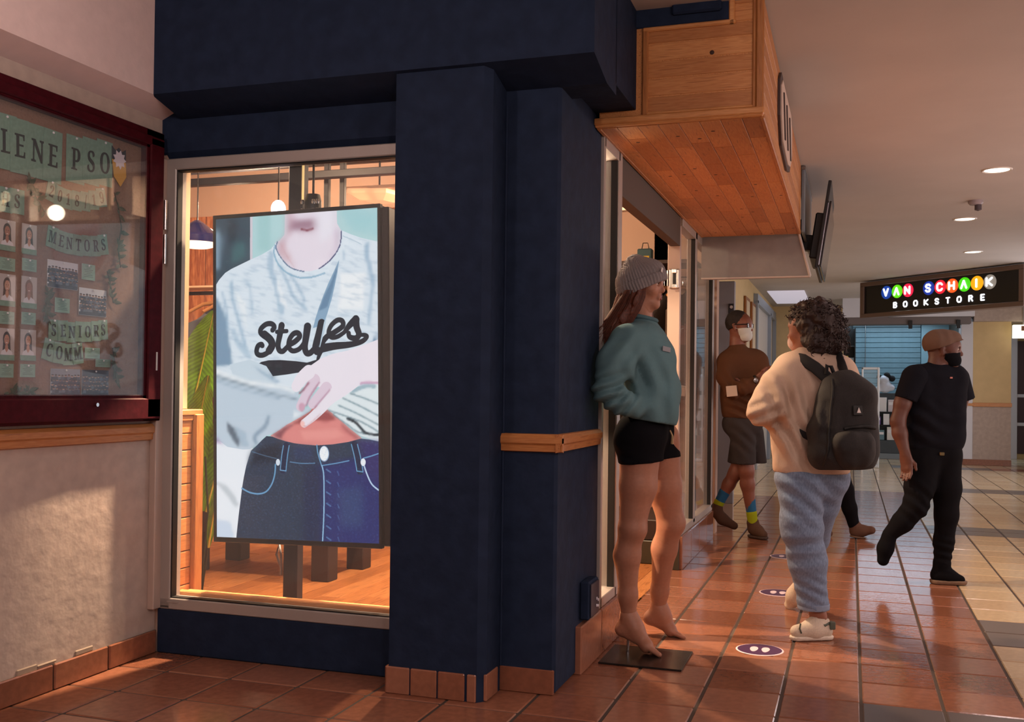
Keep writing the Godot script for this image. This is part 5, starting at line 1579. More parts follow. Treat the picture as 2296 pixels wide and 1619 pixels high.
func skin(called: String, col: Color) -> StandardMaterial3D:
	if mats.has(called):
		return mats[called]
	var m := grained(called, [col.darkened(0.08), col], 0.05, Vector3(4, 4, 4), 0.5, 0.0, 90)
	m.subsurf_scatter_enabled = true
	m.subsurf_scatter_strength = 0.08
	return m


func cloth(called: String, col: Color, bump := 0.35, fine := 14.0) -> StandardMaterial3D:
	if mats.has(called):
		return mats[called]
	var m := grained(called, [col.darkened(0.12), col], 0.06, Vector3(fine, fine, fine), 0.92, bump, 91)
	m.metallic_specular = 0.2
	return m


# soft folds: bands of waves across a direction, fading away from a point
func folds(b: Blob, at: Vector3, dir: Vector3, reach: float, wave: float, amp: float) -> void:
	dir = dir.normalized()
	b.ripple(func(p: Vector3) -> float:
		var q := p - at
		var l := q.length()
		if l > reach:
			return 0.0
		var k := 1.0 - l / reach
		return amp * k * k * (3.0 - 2.0 * k) * sin(q.dot(dir) * TAU / wave + 1.7 * sin(q.dot(dir.cross(Vector3(0.3, 0.2, 0.9))) * 14.0)))


func crumple(b: Blob, freq: float, amp: float, seed_: int) -> void:
	var n := FastNoiseLite.new()
	n.seed = seed_
	n.frequency = freq
	n.fractal_octaves = 2
	b.ripple(func(p: Vector3) -> float: return amp * n.get_noise_3dv(p))


func chain(b: Blob, pts: Array, k := 0.03, ax := Vector3.ZERO, s := 1.0) -> void:
	for i in pts.size() - 1:
		b.bone(pts[i][0], pts[i + 1][0], pts[i][1], pts[i + 1][1], k, ax, s)


func box_of(pts: Array, pad: float) -> AABB:
	var r := AABB(pts[0], Vector3.ZERO)
	for p in pts:
		r = r.expand(p)
	return r.grow(pad)


func blob(pts: Array, pad: float, cell: float) -> Blob:
	var a := box_of(pts, pad + (0.06 if cell >= 0.0078 else 0.025))
	return Blob.new(a.position, a.end, cell)


func people() -> void:
	mannequin()
	woman()
	cap_man()
	sweater_man()
	fourth()


const ZX := Vector3(0, 0, 1)


# skull and face, looking along fwd; c lies between the ears
func head(b: Blob, c: Vector3, fwd: Vector3, s := 1.0, ears := true) -> void:
	var f := fwd.normalized() * s
	var u := Vector3(0, s, 0)
	var r := fwd.cross(UP).normalized() * s
	b.ball(c - f * 0.012 + u * 0.034, 0.09 * s, 0.03, r, 1.18)
	b.ball(c + f * 0.03 + u * 0.03, 0.066 * s, 0.03)
	b.bone(c + f * 0.034, c + f * 0.05 - u * 0.08, 0.058 * s, 0.03 * s, 0.03, r, 1.04)
	for k in [-1.0, 1.0]:
		b.bone(c - u * 0.045 + r * 0.044 * k, c + f * 0.052 - u * 0.09 + r * 0.012 * k, 0.022 * s, 0.018 * s, 0.025)
		b.ball(c + f * 0.055 - u * 0.026 + r * 0.038 * k, 0.026 * s, 0.025)
	b.ball(c + f * 0.066 - u * 0.098, 0.018 * s, 0.02)
	b.bone(c + f * 0.074 + u * 0.022 - r * 0.032, c + f * 0.074 + u * 0.022 + r * 0.032, 0.013 * s, 0.013 * s, 0.02)
	b.bone(c + f * 0.082 + u * 0.012, c + f * 0.1 - u * 0.024, 0.009 * s, 0.0105 * s, 0.012)
	b.ball(c + f * 0.1 - u * 0.029, 0.011 * s, 0.01)
	for k in [-1.0, 1.0]:
		b.ball(c + f * 0.087 - u * 0.034 + r * 0.011 * k, 0.0085 * s, 0.008)
		b.ball(c + f * 0.087 + u * 0.005 + r * 0.03 * k, 0.012 * s, 0.012, Vector3.ZERO, 1.0, true)
	b.bone(c + f * 0.086 - u * 0.053 - r * 0.012, c + f * 0.086 - u * 0.053 + r * 0.012, 0.009 * s, 0.009 * s, 0.01)
	b.bone(c + f * 0.084 - u * 0.066 - r * 0.011, c + f * 0.084 - u * 0.066 + r * 0.011, 0.0095 * s, 0.0095 * s, 0.01)
	if ears:
		for k in [-1.0, 1.0]:
			b.bone(c - f * 0.012 + u * 0.012 + r * 0.079 * k, c - f * 0.004 - u * 0.026 + r * 0.075 * k, 0.017 * s, 0.011 * s, 0.008, r, 1.7)


# eyes, brows and lips set on such a head
func features(t: Node3D, c: Vector3, fwd: Vector3, s: float, lip: Material, brow: Material, mouth := true) -> void:
	var f := fwd.normalized() * s
	var u := Vector3(0, s, 0)
	var r := fwd.cross(UP).normalized() * s
	var eb := Basis(r.normalized(), UP, -f.normalized())
	for k in [-1.0, 1.0]:
		var p: Vector3 = c + f * 0.0755 + u * 0.006 + r * 0.03 * k
		var e := part("eye", MB.new().lathe(Vector3.ZERO, [Vector2(0, 0.0115), Vector2(0.0081, 0.0081), Vector2(0.0115, 0), Vector2(0.0081, -0.0081), Vector2(0, -0.0115)], 14).mesh(), flat("eye_white", c8(206, 190, 180), 0.3), t, p)
		part("iris", MB.new().lathe(Vector3.ZERO, [Vector2(0, 0.0122), Vector2(0.004, 0.0118), Vector2(0.0055, 0.0104)], 12, Basis(r.normalized(), f.normalized(), r.normalized().cross(f.normalized()))).mesh(), flat("iris_dark", c8(30, 22, 20), 0.2), e)
		rod("eyelash", [p + f * 0.008 + u * 0.006 - r * 0.012 * k, p + f * 0.012 + u * 0.0085, p + f * 0.006 + u * 0.005 + r * 0.014 * k], 0.0024 * s, flat("lash", c8(24, 16, 14), 0.6), t, 6)
		rod("eyebrow", [p + f * 0.012 + u * 0.02 - r * 0.014 * k, p + f * 0.013 + u * 0.026 + r * 0.002 * k, p + f * 0.002 + u * 0.022 + r * 0.02 * k], 0.0032 * s, brow, t, 6)
	if not mouth:
		return
	var lp := Blob.new(c + f * 0.08 - u * 0.06 - Vector3(0.05, 0.03, 0.05), c + f * 0.08 - u * 0.06 + Vector3(0.05, 0.03, 0.05), 0.0025)
	for q in [[0.053, 0.0892, 0.0088], [0.066, 0.0872, 0.0102]]:
		var m := c + f * (q[1] as float) - u * (q[0] as float)
		for k in [-1.0, 1.0]:
			lp.bone(m + r * 0.004 * k, m - f * 0.004 + r * 0.014 * k - u * (0.004 if q[0] < 0.06 else -0.004), q[2] * s, 0.004 * s, 0.004)
	part("lips", lp.mesh(), lip, t)


# the slim body under the clothes, which joins head, hands and legs
func under(mb: MB, chains: Array) -> void:
	var all := []
	for c in chains:
		for q in c:
			all.append(q[0])
	var b := blob(all, 0.08, 0.013)
	for c in chains:
		chain(b, c, 0.03)
	b.into(mb)


func mannequin() -> void:
	var t := thing("mannequin", "female shop mannequin in grey beanie, teal sweatshirt and black shorts leaning at the shop entrance", "mannequin", Vector3(-0.879, 0, -4.532), TURN)
	var sk := skin("mannequin_skin", c8(168, 116, 92))
	var mb := MB.new()
	# legs
	var b := blob([Vector3(-0.03, 1.015, 0.02), Vector3(-0.121, 0.13, -0.01), Vector3(0.242, -0.014, -0.372), Vector3(-0.085, 0.011, 0.039)], 0.12, 0.009)
	chain(b, [[Vector3(-0.014, 0.964, -0), 0.095], [Vector3(-0.027, 0.754, 0.002), 0.08], [Vector3(-0.053, 0.574, 0.007), 0.059]], 0.03)
	chain(b, [[Vector3(-0.055, 0.554, 0.005), 0.056], [Vector3(-0.072, 0.439, -0.011), 0.057], [Vector3(-0.065, 0.259, -0.018), 0.04], [Vector3(-0.06, 0.152, -0.022), 0.035]], 0.03)
	b.ball(Vector3(-0.04, 0.563, 0.015), 0.042, 0.04)
	chain(b, [[Vector3(0.088, 0.958, -0.15), 0.095], [Vector3(0.115, 0.738, -0.183), 0.08], [Vector3(0.157, 0.566, -0.225), 0.06]], 0.03)
	chain(b, [[Vector3(0.155, 0.549, -0.225), 0.058], [Vector3(0.135, 0.432, -0.276), 0.058], [Vector3(0.125, 0.218, -0.339), 0.04], [Vector3(0.124, 0.134, -0.36), 0.036]], 0.03)
	b.ball(Vector3(0.172, 0.568, -0.215), 0.042, 0.04)
	b.into(mb)
	# feet, on tiptoe
	for q in [[Vector3(-0.06, 0.156, -0.022), Vector3(-0.088, 0.104, -0.03), Vector3(0.015, 0.043, 0.019), Vector3(0.054, 0.027, 0.039), Vector3(0.0, 0, 1)], [Vector3(0.124, 0.134, -0.36), Vector3(0.083, 0.08, -0.37), Vector3(0.179, 0.03, -0.341), Vector3(0.22, 0.017, -0.331), Vector3(0.0, 0, 1)]]:
		b = blob([q[0], q[1], q[2], q[3]], 0.07, 0.005)
		chain(b, [[q[0] + Vector3(0, 0.02, 0), 0.036], [q[0].lerp(q[2], 0.35), 0.036], [q[2], 0.028]], 0.03)
		chain(b, [[q[0], 0.034], [q[1], 0.026], [q[1].lerp(q[2], 0.5), 0.022]], 0.03)
		b.bone(q[2] + Vector3(0, 0, -0.018), q[2] + Vector3(0, 0, 0.016), 0.024, 0.026, 0.02)
		var d: Vector3 = (q[3] - q[2]).normalized()
		for k in 5:
			var z := -0.034 + k * 0.017
			var l := [0.034, 0.042, 0.046, 0.048, 0.05][k] as float
			b.bone(q[2] + Vector3(0.008, -0.004, z), q[2] + Vector3(0.008, -0.008, z * 1.1) + d * l, 0.012, 0.0085 + (0.003 if k == 4 else 0.0), 0.006)
		b.into(mb)
	# head and neck
	var hc := Vector3(-0.006, 1.665, -0.077)
	var fw := Vector3(0.92, 0, 0.39)
	b = blob([Vector3(-0.091, 1.807, -0.076), Vector3(0.106, 1.493, -0.079)], 0.1, 0.004)
	head(b, hc, fw, 0.93, false)
	chain(b, [[Vector3(-0.032, 1.634, -0.078), 0.054], [Vector3(-0.021, 1.563, -0.079), 0.049], [Vector3(-0.012, 1.471, -0.08), 0.058]], 0.03)
	b.into(mb)
	under(mb, [[[Vector3(-0.012, 1.471, -0.08), 0.05], [Vector3(0.017, 1.298, -0.082), 0.07], [Vector3(0.03, 1.073, -0.084), 0.08], [Vector3(0.003, 0.963, -0.03), 0.08], [Vector3(-0.025, 0.854, -0.002), 0.07]], [[Vector3(0.031, 1.012, -0.085), 0.08], [Vector3(0.088, 0.927, -0.151), 0.075], [Vector3(0.104, 0.822, -0.167), 0.07]]])
	part("body", mb.mesh(), sk, t)
	features(t, hc, fw, 0.93, flat("lip_red", c8(122, 32, 40), 0.35), flat("brow", c8(58, 36, 28), 0.8))
	# hair
	b = blob([Vector3(-0.192, 1.426, -0.045), Vector3(0.037, 1.666, -0.077), Vector3(-0.057, 1.658, -0.013)], 0.07, 0.006)
	chain(b, [[Vector3(-0.057, 1.62, -0.078), 0.064], [Vector3(-0.077, 1.572, -0.074), 0.052], [Vector3(-0.111, 1.509, -0.054), 0.045], [Vector3(-0.156, 1.447, -0.045), 0.03], [Vector3(-0.18, 1.4, -0.04), 0.012]], 0.03, ZX, 0.9)
	chain(b, [[Vector3(-0.029, 1.633, -0.005), 0.016], [Vector3(-0.043, 1.587, -0.005), 0.018], [Vector3(-0.071, 1.533, -0.014), 0.018], [Vector3(-0.106, 1.481, -0.025), 0.014]], 0.02)
	chain(b, [[Vector3(0.013, 1.651, -0.143), 0.022], [Vector3(0.019, 1.569, -0.149), 0.026], [Vector3(0.033, 1.523, -0.144), 0.02]], 0.02)
	b.ripple(func(p: Vector3) -> float: return 0.003 * sin(p.z * 260.0 + p.x * 90.0 + sin(p.y * 30.0)))
	var hair := grained("auburn_hair", [c8(58, 24, 12), c8(120, 54, 24)], 0.08, Vector3(10, 3, 10), 0.55, 0.3, 92)
	var hm := MB.new()
	b.into(hm)
	var r := RandomNumberGenerator.new()
	r.seed = 3
	for i in 170:
		var k2 := r.randf_range(-0.012, 0.012)
		hm.tube([Vector3(-0.026, 1.647, -0.001) + Vector3(k2 * 2.0, 0, k2), Vector3(-0.039, 1.599, 0.011) + Vector3(k2 * 2.6, 0, k2 * 1.5), Vector3(-0.064, 1.545, 0.006) + Vector3(k2 * 3.0, 0, k2), Vector3(-0.1, 1.492, -0.006) + Vector3(k2 * 3.4, 0, k2), Vector3(-0.142, 1.44, -0.025) + Vector3(k2 * 4.0, r.randf_range(-0.02, 0.02), k2)], [0.0014, 0.0016, 0.0016, 0.0014, 0.0006], 4)
	for i in 240:
		var z := r.randf_range(-0.15, 0.0)
		var k := r.randf_range(-0.022, 0.022)
		hm.tube([Vector3(-0.071, 1.636, 0.007) + Vector3(k, 0, z), Vector3(-0.09, 1.571, 0.006) + Vector3(k * 1.6 - 0.01, 0, z * 1.0), Vector3(-0.125, 1.502, 0.006) + Vector3(k * 1.8 - 0.015, 0, z * 0.8), Vector3(-0.165, 1.446, 0.005) + Vector3(k * 2.2 - 0.012, r.randf_range(-0.02, 0.02), z * 0.7), Vector3(-0.192, 1.413, 0.005) + Vector3(k * 2.4, r.randf_range(-0.03, 0.02), z * 0.6)], [0.0018, 0.0018, 0.0018, 0.0015, 0.0006], 4)
	part("hair", hm.mesh(), hair, t)
	# beanie: ribbed crown and turned up cuff
	var bn := grained("beanie_wool", [c8(112, 104, 104), c8(146, 138, 138)], 0.06, Vector3(16, 16, 16), 0.95, 0.4, 93)
	var c0 := Vector3(-0.016, 1.685, -0.077)
	var axis := Vector3(-0.36, 0.93, 0).normalized()
	var rib := func(p: Vector3) -> float:
		var q := p - c0
		q -= axis * q.dot(axis)
		return 0.0024 * sin(atan2(q.z, q.dot(Vector3(0.93, 0.36, 0))) * 44.0)
	b = blob([Vector3(-0.112, 1.807, -0.076), Vector3(0.105, 1.601, -0.078)], 0.11, 0.0042)
	b.ball(Vector3(-0.021, 1.685, -0.077), 0.1, 0.03, ZX, 1.2)
	b.bone(Vector3(-0.029, 1.726, -0.077), Vector3(-0.042, 1.767, -0.076), 0.075, 0.036, 0.05, ZX, 1.05)
	b.ball(Vector3(0.03, 1.717, -0.064), 0.066, 0.03, ZX, 0.92)
	b.ball(Vector3(-0.069, 1.664, -0.077), 0.055, 0.03, ZX, 0.9)
	b.ripple(rib)
	b.cut(Vector3(-0.006, 1.653, -0.078), Vector3(0.4, -0.92, 0))
	part("beanie", b.mesh(), bn, t)
	b = blob([Vector3(-0.122, 1.766, -0.076), Vector3(0.109, 1.589, -0.078)], 0.1, 0.0042)
	b.ball(Vector3(-0.018, 1.681, -0.077), 0.111, 0.03, ZX, 1.14)
	b.ball(Vector3(0.036, 1.701, -0.062), 0.064, 0.03, ZX, 0.85)
	b.ball(Vector3(-0.065, 1.644, -0.078), 0.054, 0.03, ZX, 0.9)
	b.ripple(rib)
	b.cut(Vector3(-0.006, 1.645, -0.078), Vector3(0.4, -0.92, 0))
	b.cut(Vector3(-0.017, 1.694, -0.077), Vector3(-0.36, 0.93, 0))
	part("cuff", b.mesh(), bn, t)
	var lb := b.hit(Vector3(0.08, 1.728, -0.042) + Vector3(0, 0, 0.25), Vector3(-0.05, 0, -1))
	part("cuff_label", bx(Vector3(0.014, 0.022, 0.003), 0.001), flat("label_pale", c8(206, 196, 190), 0.6), t, lb + Vector3(0, 0, 0.001), Vector3(0, 0.9, -0.4))
	# sweatshirt
	var teal := cloth("teal_fleece", c8(96, 128, 135), 0.3, 20.0)
	b = blob([Vector3(-0.242, 1.518, 0.206), Vector3(0.225, 1.015, -0.33)], 0.03, 0.0085)
	b.bone(Vector3(-0.024, 1.394, 0.024), Vector3(0.029, 1.405, -0.195), 0.1, 0.1, 0.04)
	b.bone(Vector3(0.007, 1.275, 0.023), Vector3(0.039, 1.279, -0.187), 0.118, 0.118, 0.05)
	b.bone(Vector3(0.025, 1.145, 0.032), Vector3(0.056, 1.144, -0.188), 0.118, 0.118, 0.05)
	b.bone(Vector3(0.034, 1.075, 0.021), Vector3(0.061, 1.071, -0.179), 0.112, 0.112, 0.04)
	b.bone(Vector3(0.064, 1.337, -0.016), Vector3(0.087, 1.341, -0.146), 0.068, 0.068, 0.06)
	b.bone(Vector3(0.097, 1.196, -0.008), Vector3(0.118, 1.197, -0.148), 0.06, 0.06, 0.06)
	b.bone(Vector3(-0.012, 1.471, -0.08), Vector3(-0.006, 1.514, -0.079), 0.085, 0.056, 0.04, ZX, 0.95)
	chain(b, [[Vector3(-0.09, 1.394, 0.094), 0.085], [Vector3(-0.149, 1.3, 0.143), 0.078], [Vector3(-0.186, 1.189, 0.172), 0.062]], 0.04)
	chain(b, [[Vector3(-0.189, 1.177, 0.172), 0.054], [Vector3(-0.131, 1.139, 0.172), 0.056], [Vector3(-0.052, 1.108, 0.131), 0.048]], 0.03)
	chain(b, [[Vector3(0.028, 1.412, -0.255), 0.08], [Vector3(-0.046, 1.238, -0.337), 0.06], [Vector3(0.026, 1.11, -0.299), 0.05]], 0.03)
	b.cut(Vector3(-0.008, 1.514, -0.079), Vector3(0.2, 1, 0))
	folds(b, Vector3(-0.188, 1.173, 0.202), Vector3(-0.5, 1, 0), 0.16, 0.05, 0.0128)
	folds(b, Vector3(-0.105, 1.126, 0.201), Vector3(0.9, -0.5, 0), 0.13, 0.045, 0.0096)
	folds(b, Vector3(-0.046, 1.234, 0.103), Vector3(0.8, 0.7, 0), 0.2, 0.09, 0.0144)
	folds(b, Vector3(0.043, 1.136, 0.102), Vector3(1, 0.35, 0), 0.2, 0.1, 0.0112)
	folds(b, Vector3(-0.114, 1.347, 0.204), Vector3(0.9, -0.4, 0), 0.15, 0.08, 0.0096)
	b.cut(Vector3(0.049, 1.041, 0), Vector3(-0.16, -1, 0))
	var sw := part("sweatshirt", b.mesh(), teal, t)
	var ring := []
	for i in 25:
		var an := TAU * i / 24
		ring.append(Vector3(-0.01, 1.514, -0.079) + Vector3(cos(an) * 0.061, -0.012 * cos(an), sin(an) * 0.064))
	part("collar", MB.new().tube(ring, [0.012], 8, 1.5, UP, false).mesh(), cloth("teal_rib", c8(86, 115, 122), 0.5, 26.0), sw)
	var lab := b.hit(Vector3(0.081, 1.367, 0.004) + Vector3(0, 0, 0.3), Vector3(0, 0, -1))
	part("chest_label", bx(Vector3(0.055, 0.022, 0.004), 0.001), flat("label_grey", c8(126, 128, 136), 0.6), t, lab, Vector3(0, 0.75, -0.12))
	# shorts
	b = blob([Vector3(-0.145, 1.044, 0.051), Vector3(0.164, 0.82, -0.202)], 0.08, 0.008)
	b.bone(Vector3(-0.011, 0.998, -0), Vector3(0.033, 0.993, -0.15), 0.112, 0.112, 0.04)
	b.ball(Vector3(-0.056, 0.948, -0.021), 0.078, 0.05)
	b.ball(Vector3(-0.023, 0.943, -0.141), 0.078, 0.05)
	b.bone(Vector3(-0.018, 0.964, -0), Vector3(-0.015, 0.834, -0.002), 0.106, 0.1, 0.03)
	b.bone(Vector3(0.071, 0.958, -0.15), Vector3(0.1, 0.822, -0.167), 0.104, 0.098, 0.03)
	folds(b, Vector3(-0.095, 0.876, 0.049), Vector3(0.3, 1, 0), 0.1, 0.05, 0.004)
	b.cut(Vector3(-0.009, 0.86, -0.002), Vector3(0.1, -1, 0))
	b.cut(Vector3(0.048, 1.075, 0.001), Vector3(0, 1, 0))
	part("shorts", b.mesh(), cloth("black_jersey", c8(20, 20, 24), 0.3), t)
	for k in 2:
		rod("drawstring", [Vector3(0.12, 1.004, -0.04) + Vector3(0, 0, -0.03 * k), Vector3(0.131, 0.978, -0.03) + Vector3(0, 0, -0.03 * k), Vector3(0.127, 0.942, -0.031) + Vector3(0.004, 0, -0.03 * k)], 0.004, flat("string_pale", c8(176, 150, 110), 0.8), t, 6)
	# stand
	part("base_plate", bx(Vector3(0.36, 0.008, 0.33), 0.002), flat("plate_steel", c8(52, 48, 46), 0.22, 0.6), t, Basis(UP, -TURN) * (Vector3(-0.848, 0.0045, -4.468) - t.position), Vector3(0, -TURN, 0))
	rod("support_rod", [Vector3(-0.06, 0.07, -0.031), Vector3(-0.063, 0.01, -0.026)], 0.006, flat("steel", c8(150, 146, 144), 0.25, 0.9), t, 8)


func woman() -> void:
	var t := thing("person", "woman with curly brown hair, cream sweater and blue jeans seen from behind, walking away", "person", Vector3(-0.139, 0, -5.126), TURN)
	var sk := skin("skin_tan", c8(150, 96, 74))
	var mb := MB.new()
	var b := blob([Vector3(-0.156, 1.635, 0.007), Vector3(-0.002, 1.346, 0.004)], 0.1, 0.007)
	head(b, Vector3(-0.051, 1.483, -0.025), Vector3(-0.75, 0, -0.66), 1.0)
	chain(b, [[Vector3(-0.053, 1.432, -0.015), 0.052], [Vector3(-0.051, 1.331, -0.006), 0.06]], 0.03)
	b.into(mb)
	b = blob([Vector3(-0.042, 0.173, -0.009), Vector3(0.024, 0.045, -0.011)], 0.06, 0.008)
	chain(b, [[Vector3(-0.023, 0.195, -0.009), 0.045], [Vector3(-0.002, 0.115, -0.005), 0.036], [Vector3(0.015, 0.058, -0.001), 0.035]], 0.02)
	b.into(mb)
	# hands held together in front of her
	for s in [-1.0, 1.0]:
		var w := Vector3(0.001, 1.024, -0.3) + Vector3(0.05 * s, 0, 0)
		b = blob([w, w + Vector3(0, 0, -0.12)], 0.07, 0.006)
		b.bone(w, w + Vector3(0, 0.01, -0.06), 0.03, 0.03, 0.02, UP, 1.6)
		for k in 4:
			var x := -0.027 + k * 0.018
			b.bone(w + Vector3(x, 0.01, -0.07), w + Vector3(x, -0.005, -0.115), 0.009, 0.0085, 0.006)
			b.bone(w + Vector3(x, -0.005, -0.115), w + Vector3(x * 0.8, -0.03, -0.12), 0.0085, 0.007, 0.006)
		b.bone(w + Vector3(-0.03 * s, 0.005, -0.02), w + Vector3(-0.045 * s, 0.005, -0.07), 0.011, 0.009, 0.008)
		b.into(mb)
	under(mb, [[[Vector3(-0.051, 1.346, -0.006), 0.05], [Vector3(-0.043, 1.141, 0.002), 0.08], [Vector3(-0.035, 0.84, -0.002), 0.085], [Vector3(-0.087, 0.734, 0.017), 0.08], [Vector3(-0.085, 0.542, 0.025), 0.07], [Vector3(-0.055, 0.369, 0.008), 0.06], [Vector3(-0.02, 0.173, -0.009), 0.045]], [[Vector3(-0.03, 0.819, -0.002), 0.08], [Vector3(0.037, 0.638, -0.084), 0.06], [Vector3(0.053, 0.448, -0.256), 0.05], [Vector3(0.076, 0.198, -0.509), 0.04], [Vector3(0.077, 0.096, -0.62), 0.03]], [[Vector3(-0.148, 1.273, 0.003), 0.055], [Vector3(-0.283, 1.103, 0.051), 0.045], [Vector3(-0.133, 1.039, -0.14), 0.035], [Vector3(0.001, 1.024, -0.3) - Vector3(0.05, 0, 0), 0.028]], [[Vector3(-0.148, 1.273, 0.003), 0.055], [Vector3(0.107, 1.268, -0.027), 0.055], [Vector3(0.178, 1.143, -0.078), 0.045], [Vector3(0.133, 1.038, -0.27), 0.03], [Vector3(0.001, 1.024, -0.3) + Vector3(0.05, 0, 0), 0.028]]])
	part("body", mb.mesh(), sk, t)
	features(t, Vector3(-0.051, 1.483, -0.025), Vector3(-0.75, 0, -0.66), 1.0, flat("lip_brown", c8(120, 66, 58), 0.5), flat("brow", c8(58, 36, 28), 0.8), false)
	b = blob([Vector3(-0.118, 1.446, -0.095), Vector3(-0.1, 1.389, -0.016)], 0.05, 0.006)
	b.bone(Vector3(-0.083, 1.45, -0.07), Vector3(-0.094, 1.429, -0.085), 0.06, 0.044, 0.02)
	b.cut(Vector3(-0.103, 1.451, -0.055), Vector3(0.3, 1, 0.2))
	b.cut(Vector3(-0.087, 1.435, -0.025), Vector3(0.75, 0.1, 0.66))
	part("face_mask", b.mesh(), flat("mask_pale", c8(206, 180, 172), 0.8), t)
	# hair
	b = blob([Vector3(-0.102, 1.65, -0.113), Vector3(0.07, 1.354, 0.124)], 0.05, 0.0075)
	b.ball(Vector3(-0.011, 1.524, 0.006), 0.112, 0.05)
	b.ball(Vector3(0.012, 1.459, 0.025), 0.088, 0.05)
	b.ball(Vector3(-0.069, 1.556, -0.024), 0.066, 0.04)
	b.ball(Vector3(0.057, 1.418, 0.005), 0.05, 0.04)
	b.ball(Vector3(-0.037, 1.43, 0.045), 0.05, 0.04)
	crumple(b, 9.0, 0.022, 5)
	crumple(b, 28.0, 0.008, 6)
	var hm := MB.new()
	b.into(hm)
	var r := RandomNumberGenerator.new()
	r.seed = 14
	var hc := Vector3(-0.004, 1.507, 0.006)
	for i in 420:
		var d := Vector3(r.randf_range(-1, 1), r.randf_range(-1, 1), r.randf_range(-0.6, 1)).normalized()
		var p := b.hit(hc + d * 0.3, -d)
		if d.x < -0.55 and d.y < 0.1:
			continue
		var pts := []
		var sd := d.cross(Vector3(0.3, 0.9, 0.2)).normalized()
		var s2 := d.cross(sd)
		var l := r.randf_range(0.015, 0.04)
		var ph := r.randf() * TAU
		for k in 7:
			var u := k / 6.0
			pts.append(p - d * 0.012 + d * l * u + (sd * cos(ph + u * 9.0) + s2 * sin(ph + u * 9.0)) * 0.011 * u + Vector3(0, -0.012 * u, 0))
		hm.tube(pts, [0.0032, 0.0032, 0.003, 0.0028, 0.0024, 0.002, 0.001], 4, 1.0, Vector3.ZERO, false)
	part("hair", hm.mesh(), grained("curly_hair", [c8(30, 17, 14), c8(56, 32, 26)], 0.08, Vector3(10, 10, 10), 0.6, 0.3, 94), t)
	# sweater
	b = blob([Vector3(-0.379, 1.381, 0.104), Vector3(0.256, 0.773, -0.203)], 0.05, 0.009)
	b.bone(Vector3(-0.109, 1.287, 0.003), Vector3(0.065, 1.283, -0.017), 0.1, 0.095, 0.05)
	b.bone(Vector3(-0.117, 1.076, 0.001), Vector3(0.04, 1.078, 0.001), 0.112, 0.112, 0.05)
	b.bone(Vector3(-0.12, 0.957, -0), Vector3(0.039, 0.959, -0), 0.118, 0.116, 0.05)
	b.bone(Vector3(-0.116, 1.183, 0.002), Vector3(0.047, 1.185, 0.002), 0.106, 0.104, 0.05)
	b.bone(Vector3(-0.11, 0.839, -0.002), Vector3(0.03, 0.841, -0.002), 0.115, 0.112, 0.05)
	b.bone(Vector3(-0.053, 1.313, -0.006), Vector3(-0.047, 1.363, -0.006), 0.085, 0.062, 0.04)
	chain(b, [[Vector3(-0.148, 1.273, 0.003), 0.085], [Vector3(-0.21, 1.199, 0.022), 0.084], [Vector3(-0.283, 1.103, 0.051), 0.078]], 0.04)
	chain(b, [[Vector3(-0.283, 1.101, 0.051), 0.078], [Vector3(-0.166, 1.04, -0.1), 0.062], [Vector3(-0.03, 1.025, -0.27), 0.045]], 0.03)
	b.bone(Vector3(-0.237, 1.14, 0.072), Vector3(-0.113, 1.04, 0.1), 0.062, 0.028, 0.03)
	chain(b, [[Vector3(0.112, 1.268, -0.027), 0.08], [Vector3(0.182, 1.143, -0.078), 0.07], [Vector3(0.152, 1.038, -0.27), 0.045]], 0.03)
	folds(b, Vector3(-0.199, 1.14, 0.102), Vector3(0.9, 0.5, 0), 0.22, 0.085, 0.0210)
	folds(b, Vector3(-0.186, 0.951, 0.099), Vector3(0.8, 0.6, 0), 0.17, 0.07, 0.0165)
	folds(b, Vector3(-0.282, 1.066, 0.101), Vector3(-0.6, 0.9, 0), 0.14, 0.06, 0.0135)
	crumple(b, 5.0, 0.008, 8)
	b.cut(Vector3(-0.049, 0.797, -0.002), Vector3(0, -1, 0))
	part("sweater", b.mesh(), cloth("cream_knit", c8(204, 178, 158), 0.35, 18.0), t)
	# jeans
	b = blob([Vector3(-0.228, 0.82, 0.048), Vector3(0.152, 0.133, -0.01), Vector3(0.068, 0.069, -0.631)], 0.07, 0.0095)
	b.bone(Vector3(-0.116, 0.783, -0.002), Vector3(0.048, 0.785, -0.002), 0.098, 0.094, 0.04)
	chain(b, [[Vector3(-0.097, 0.744, 0.017), 0.108], [Vector3(-0.094, 0.542, 0.025), 0.094], [Vector3(-0.059, 0.378, 0.008), 0.086], [Vector3(-0.025, 0.169, -0.009), 0.07]], 0.04)
	b.bone(Vector3(-0.025, 0.169, -0.009), Vector3(-0.022, 0.098, -0.01), 0.07, 0.068, 0.02)
	chain(b, [[Vector3(0.042, 0.754, -0.013), 0.094], [Vector3(0.037, 0.638, -0.084), 0.08], [Vector3(0.053, 0.448, -0.256), 0.07], [Vector3(0.076, 0.198, -0.509), 0.062]], 0.03)
	folds(b, Vector3(-0.077, 0.699, 0.097), Vector3(0.5, 1, 0), 0.25, 0.07, 0.009)
	folds(b, Vector3(-0.106, 0.446, 0.094), Vector3(-0.4, 1, 0), 0.2, 0.08, 0.007)
	folds(b, Vector3(-0.054, 0.228, 0.051), Vector3(0.3, 1, 0), 0.15, 0.05, 0.006)
	b.cut(Vector3(-0.022, 0.148, -0.01), Vector3(0.02, -1, 0))
	part("jeans", b.mesh(), grained("blue_denim", [c8(92, 112, 142), c8(132, 152, 182)], 0.05, Vector3(7, 3, 7), 0.85, 0.35, 95), t)
	b = blob([Vector3(-0.096, 0.183, -0.009), Vector3(0.055, 0.131, -0.01)], 0.09, 0.007)
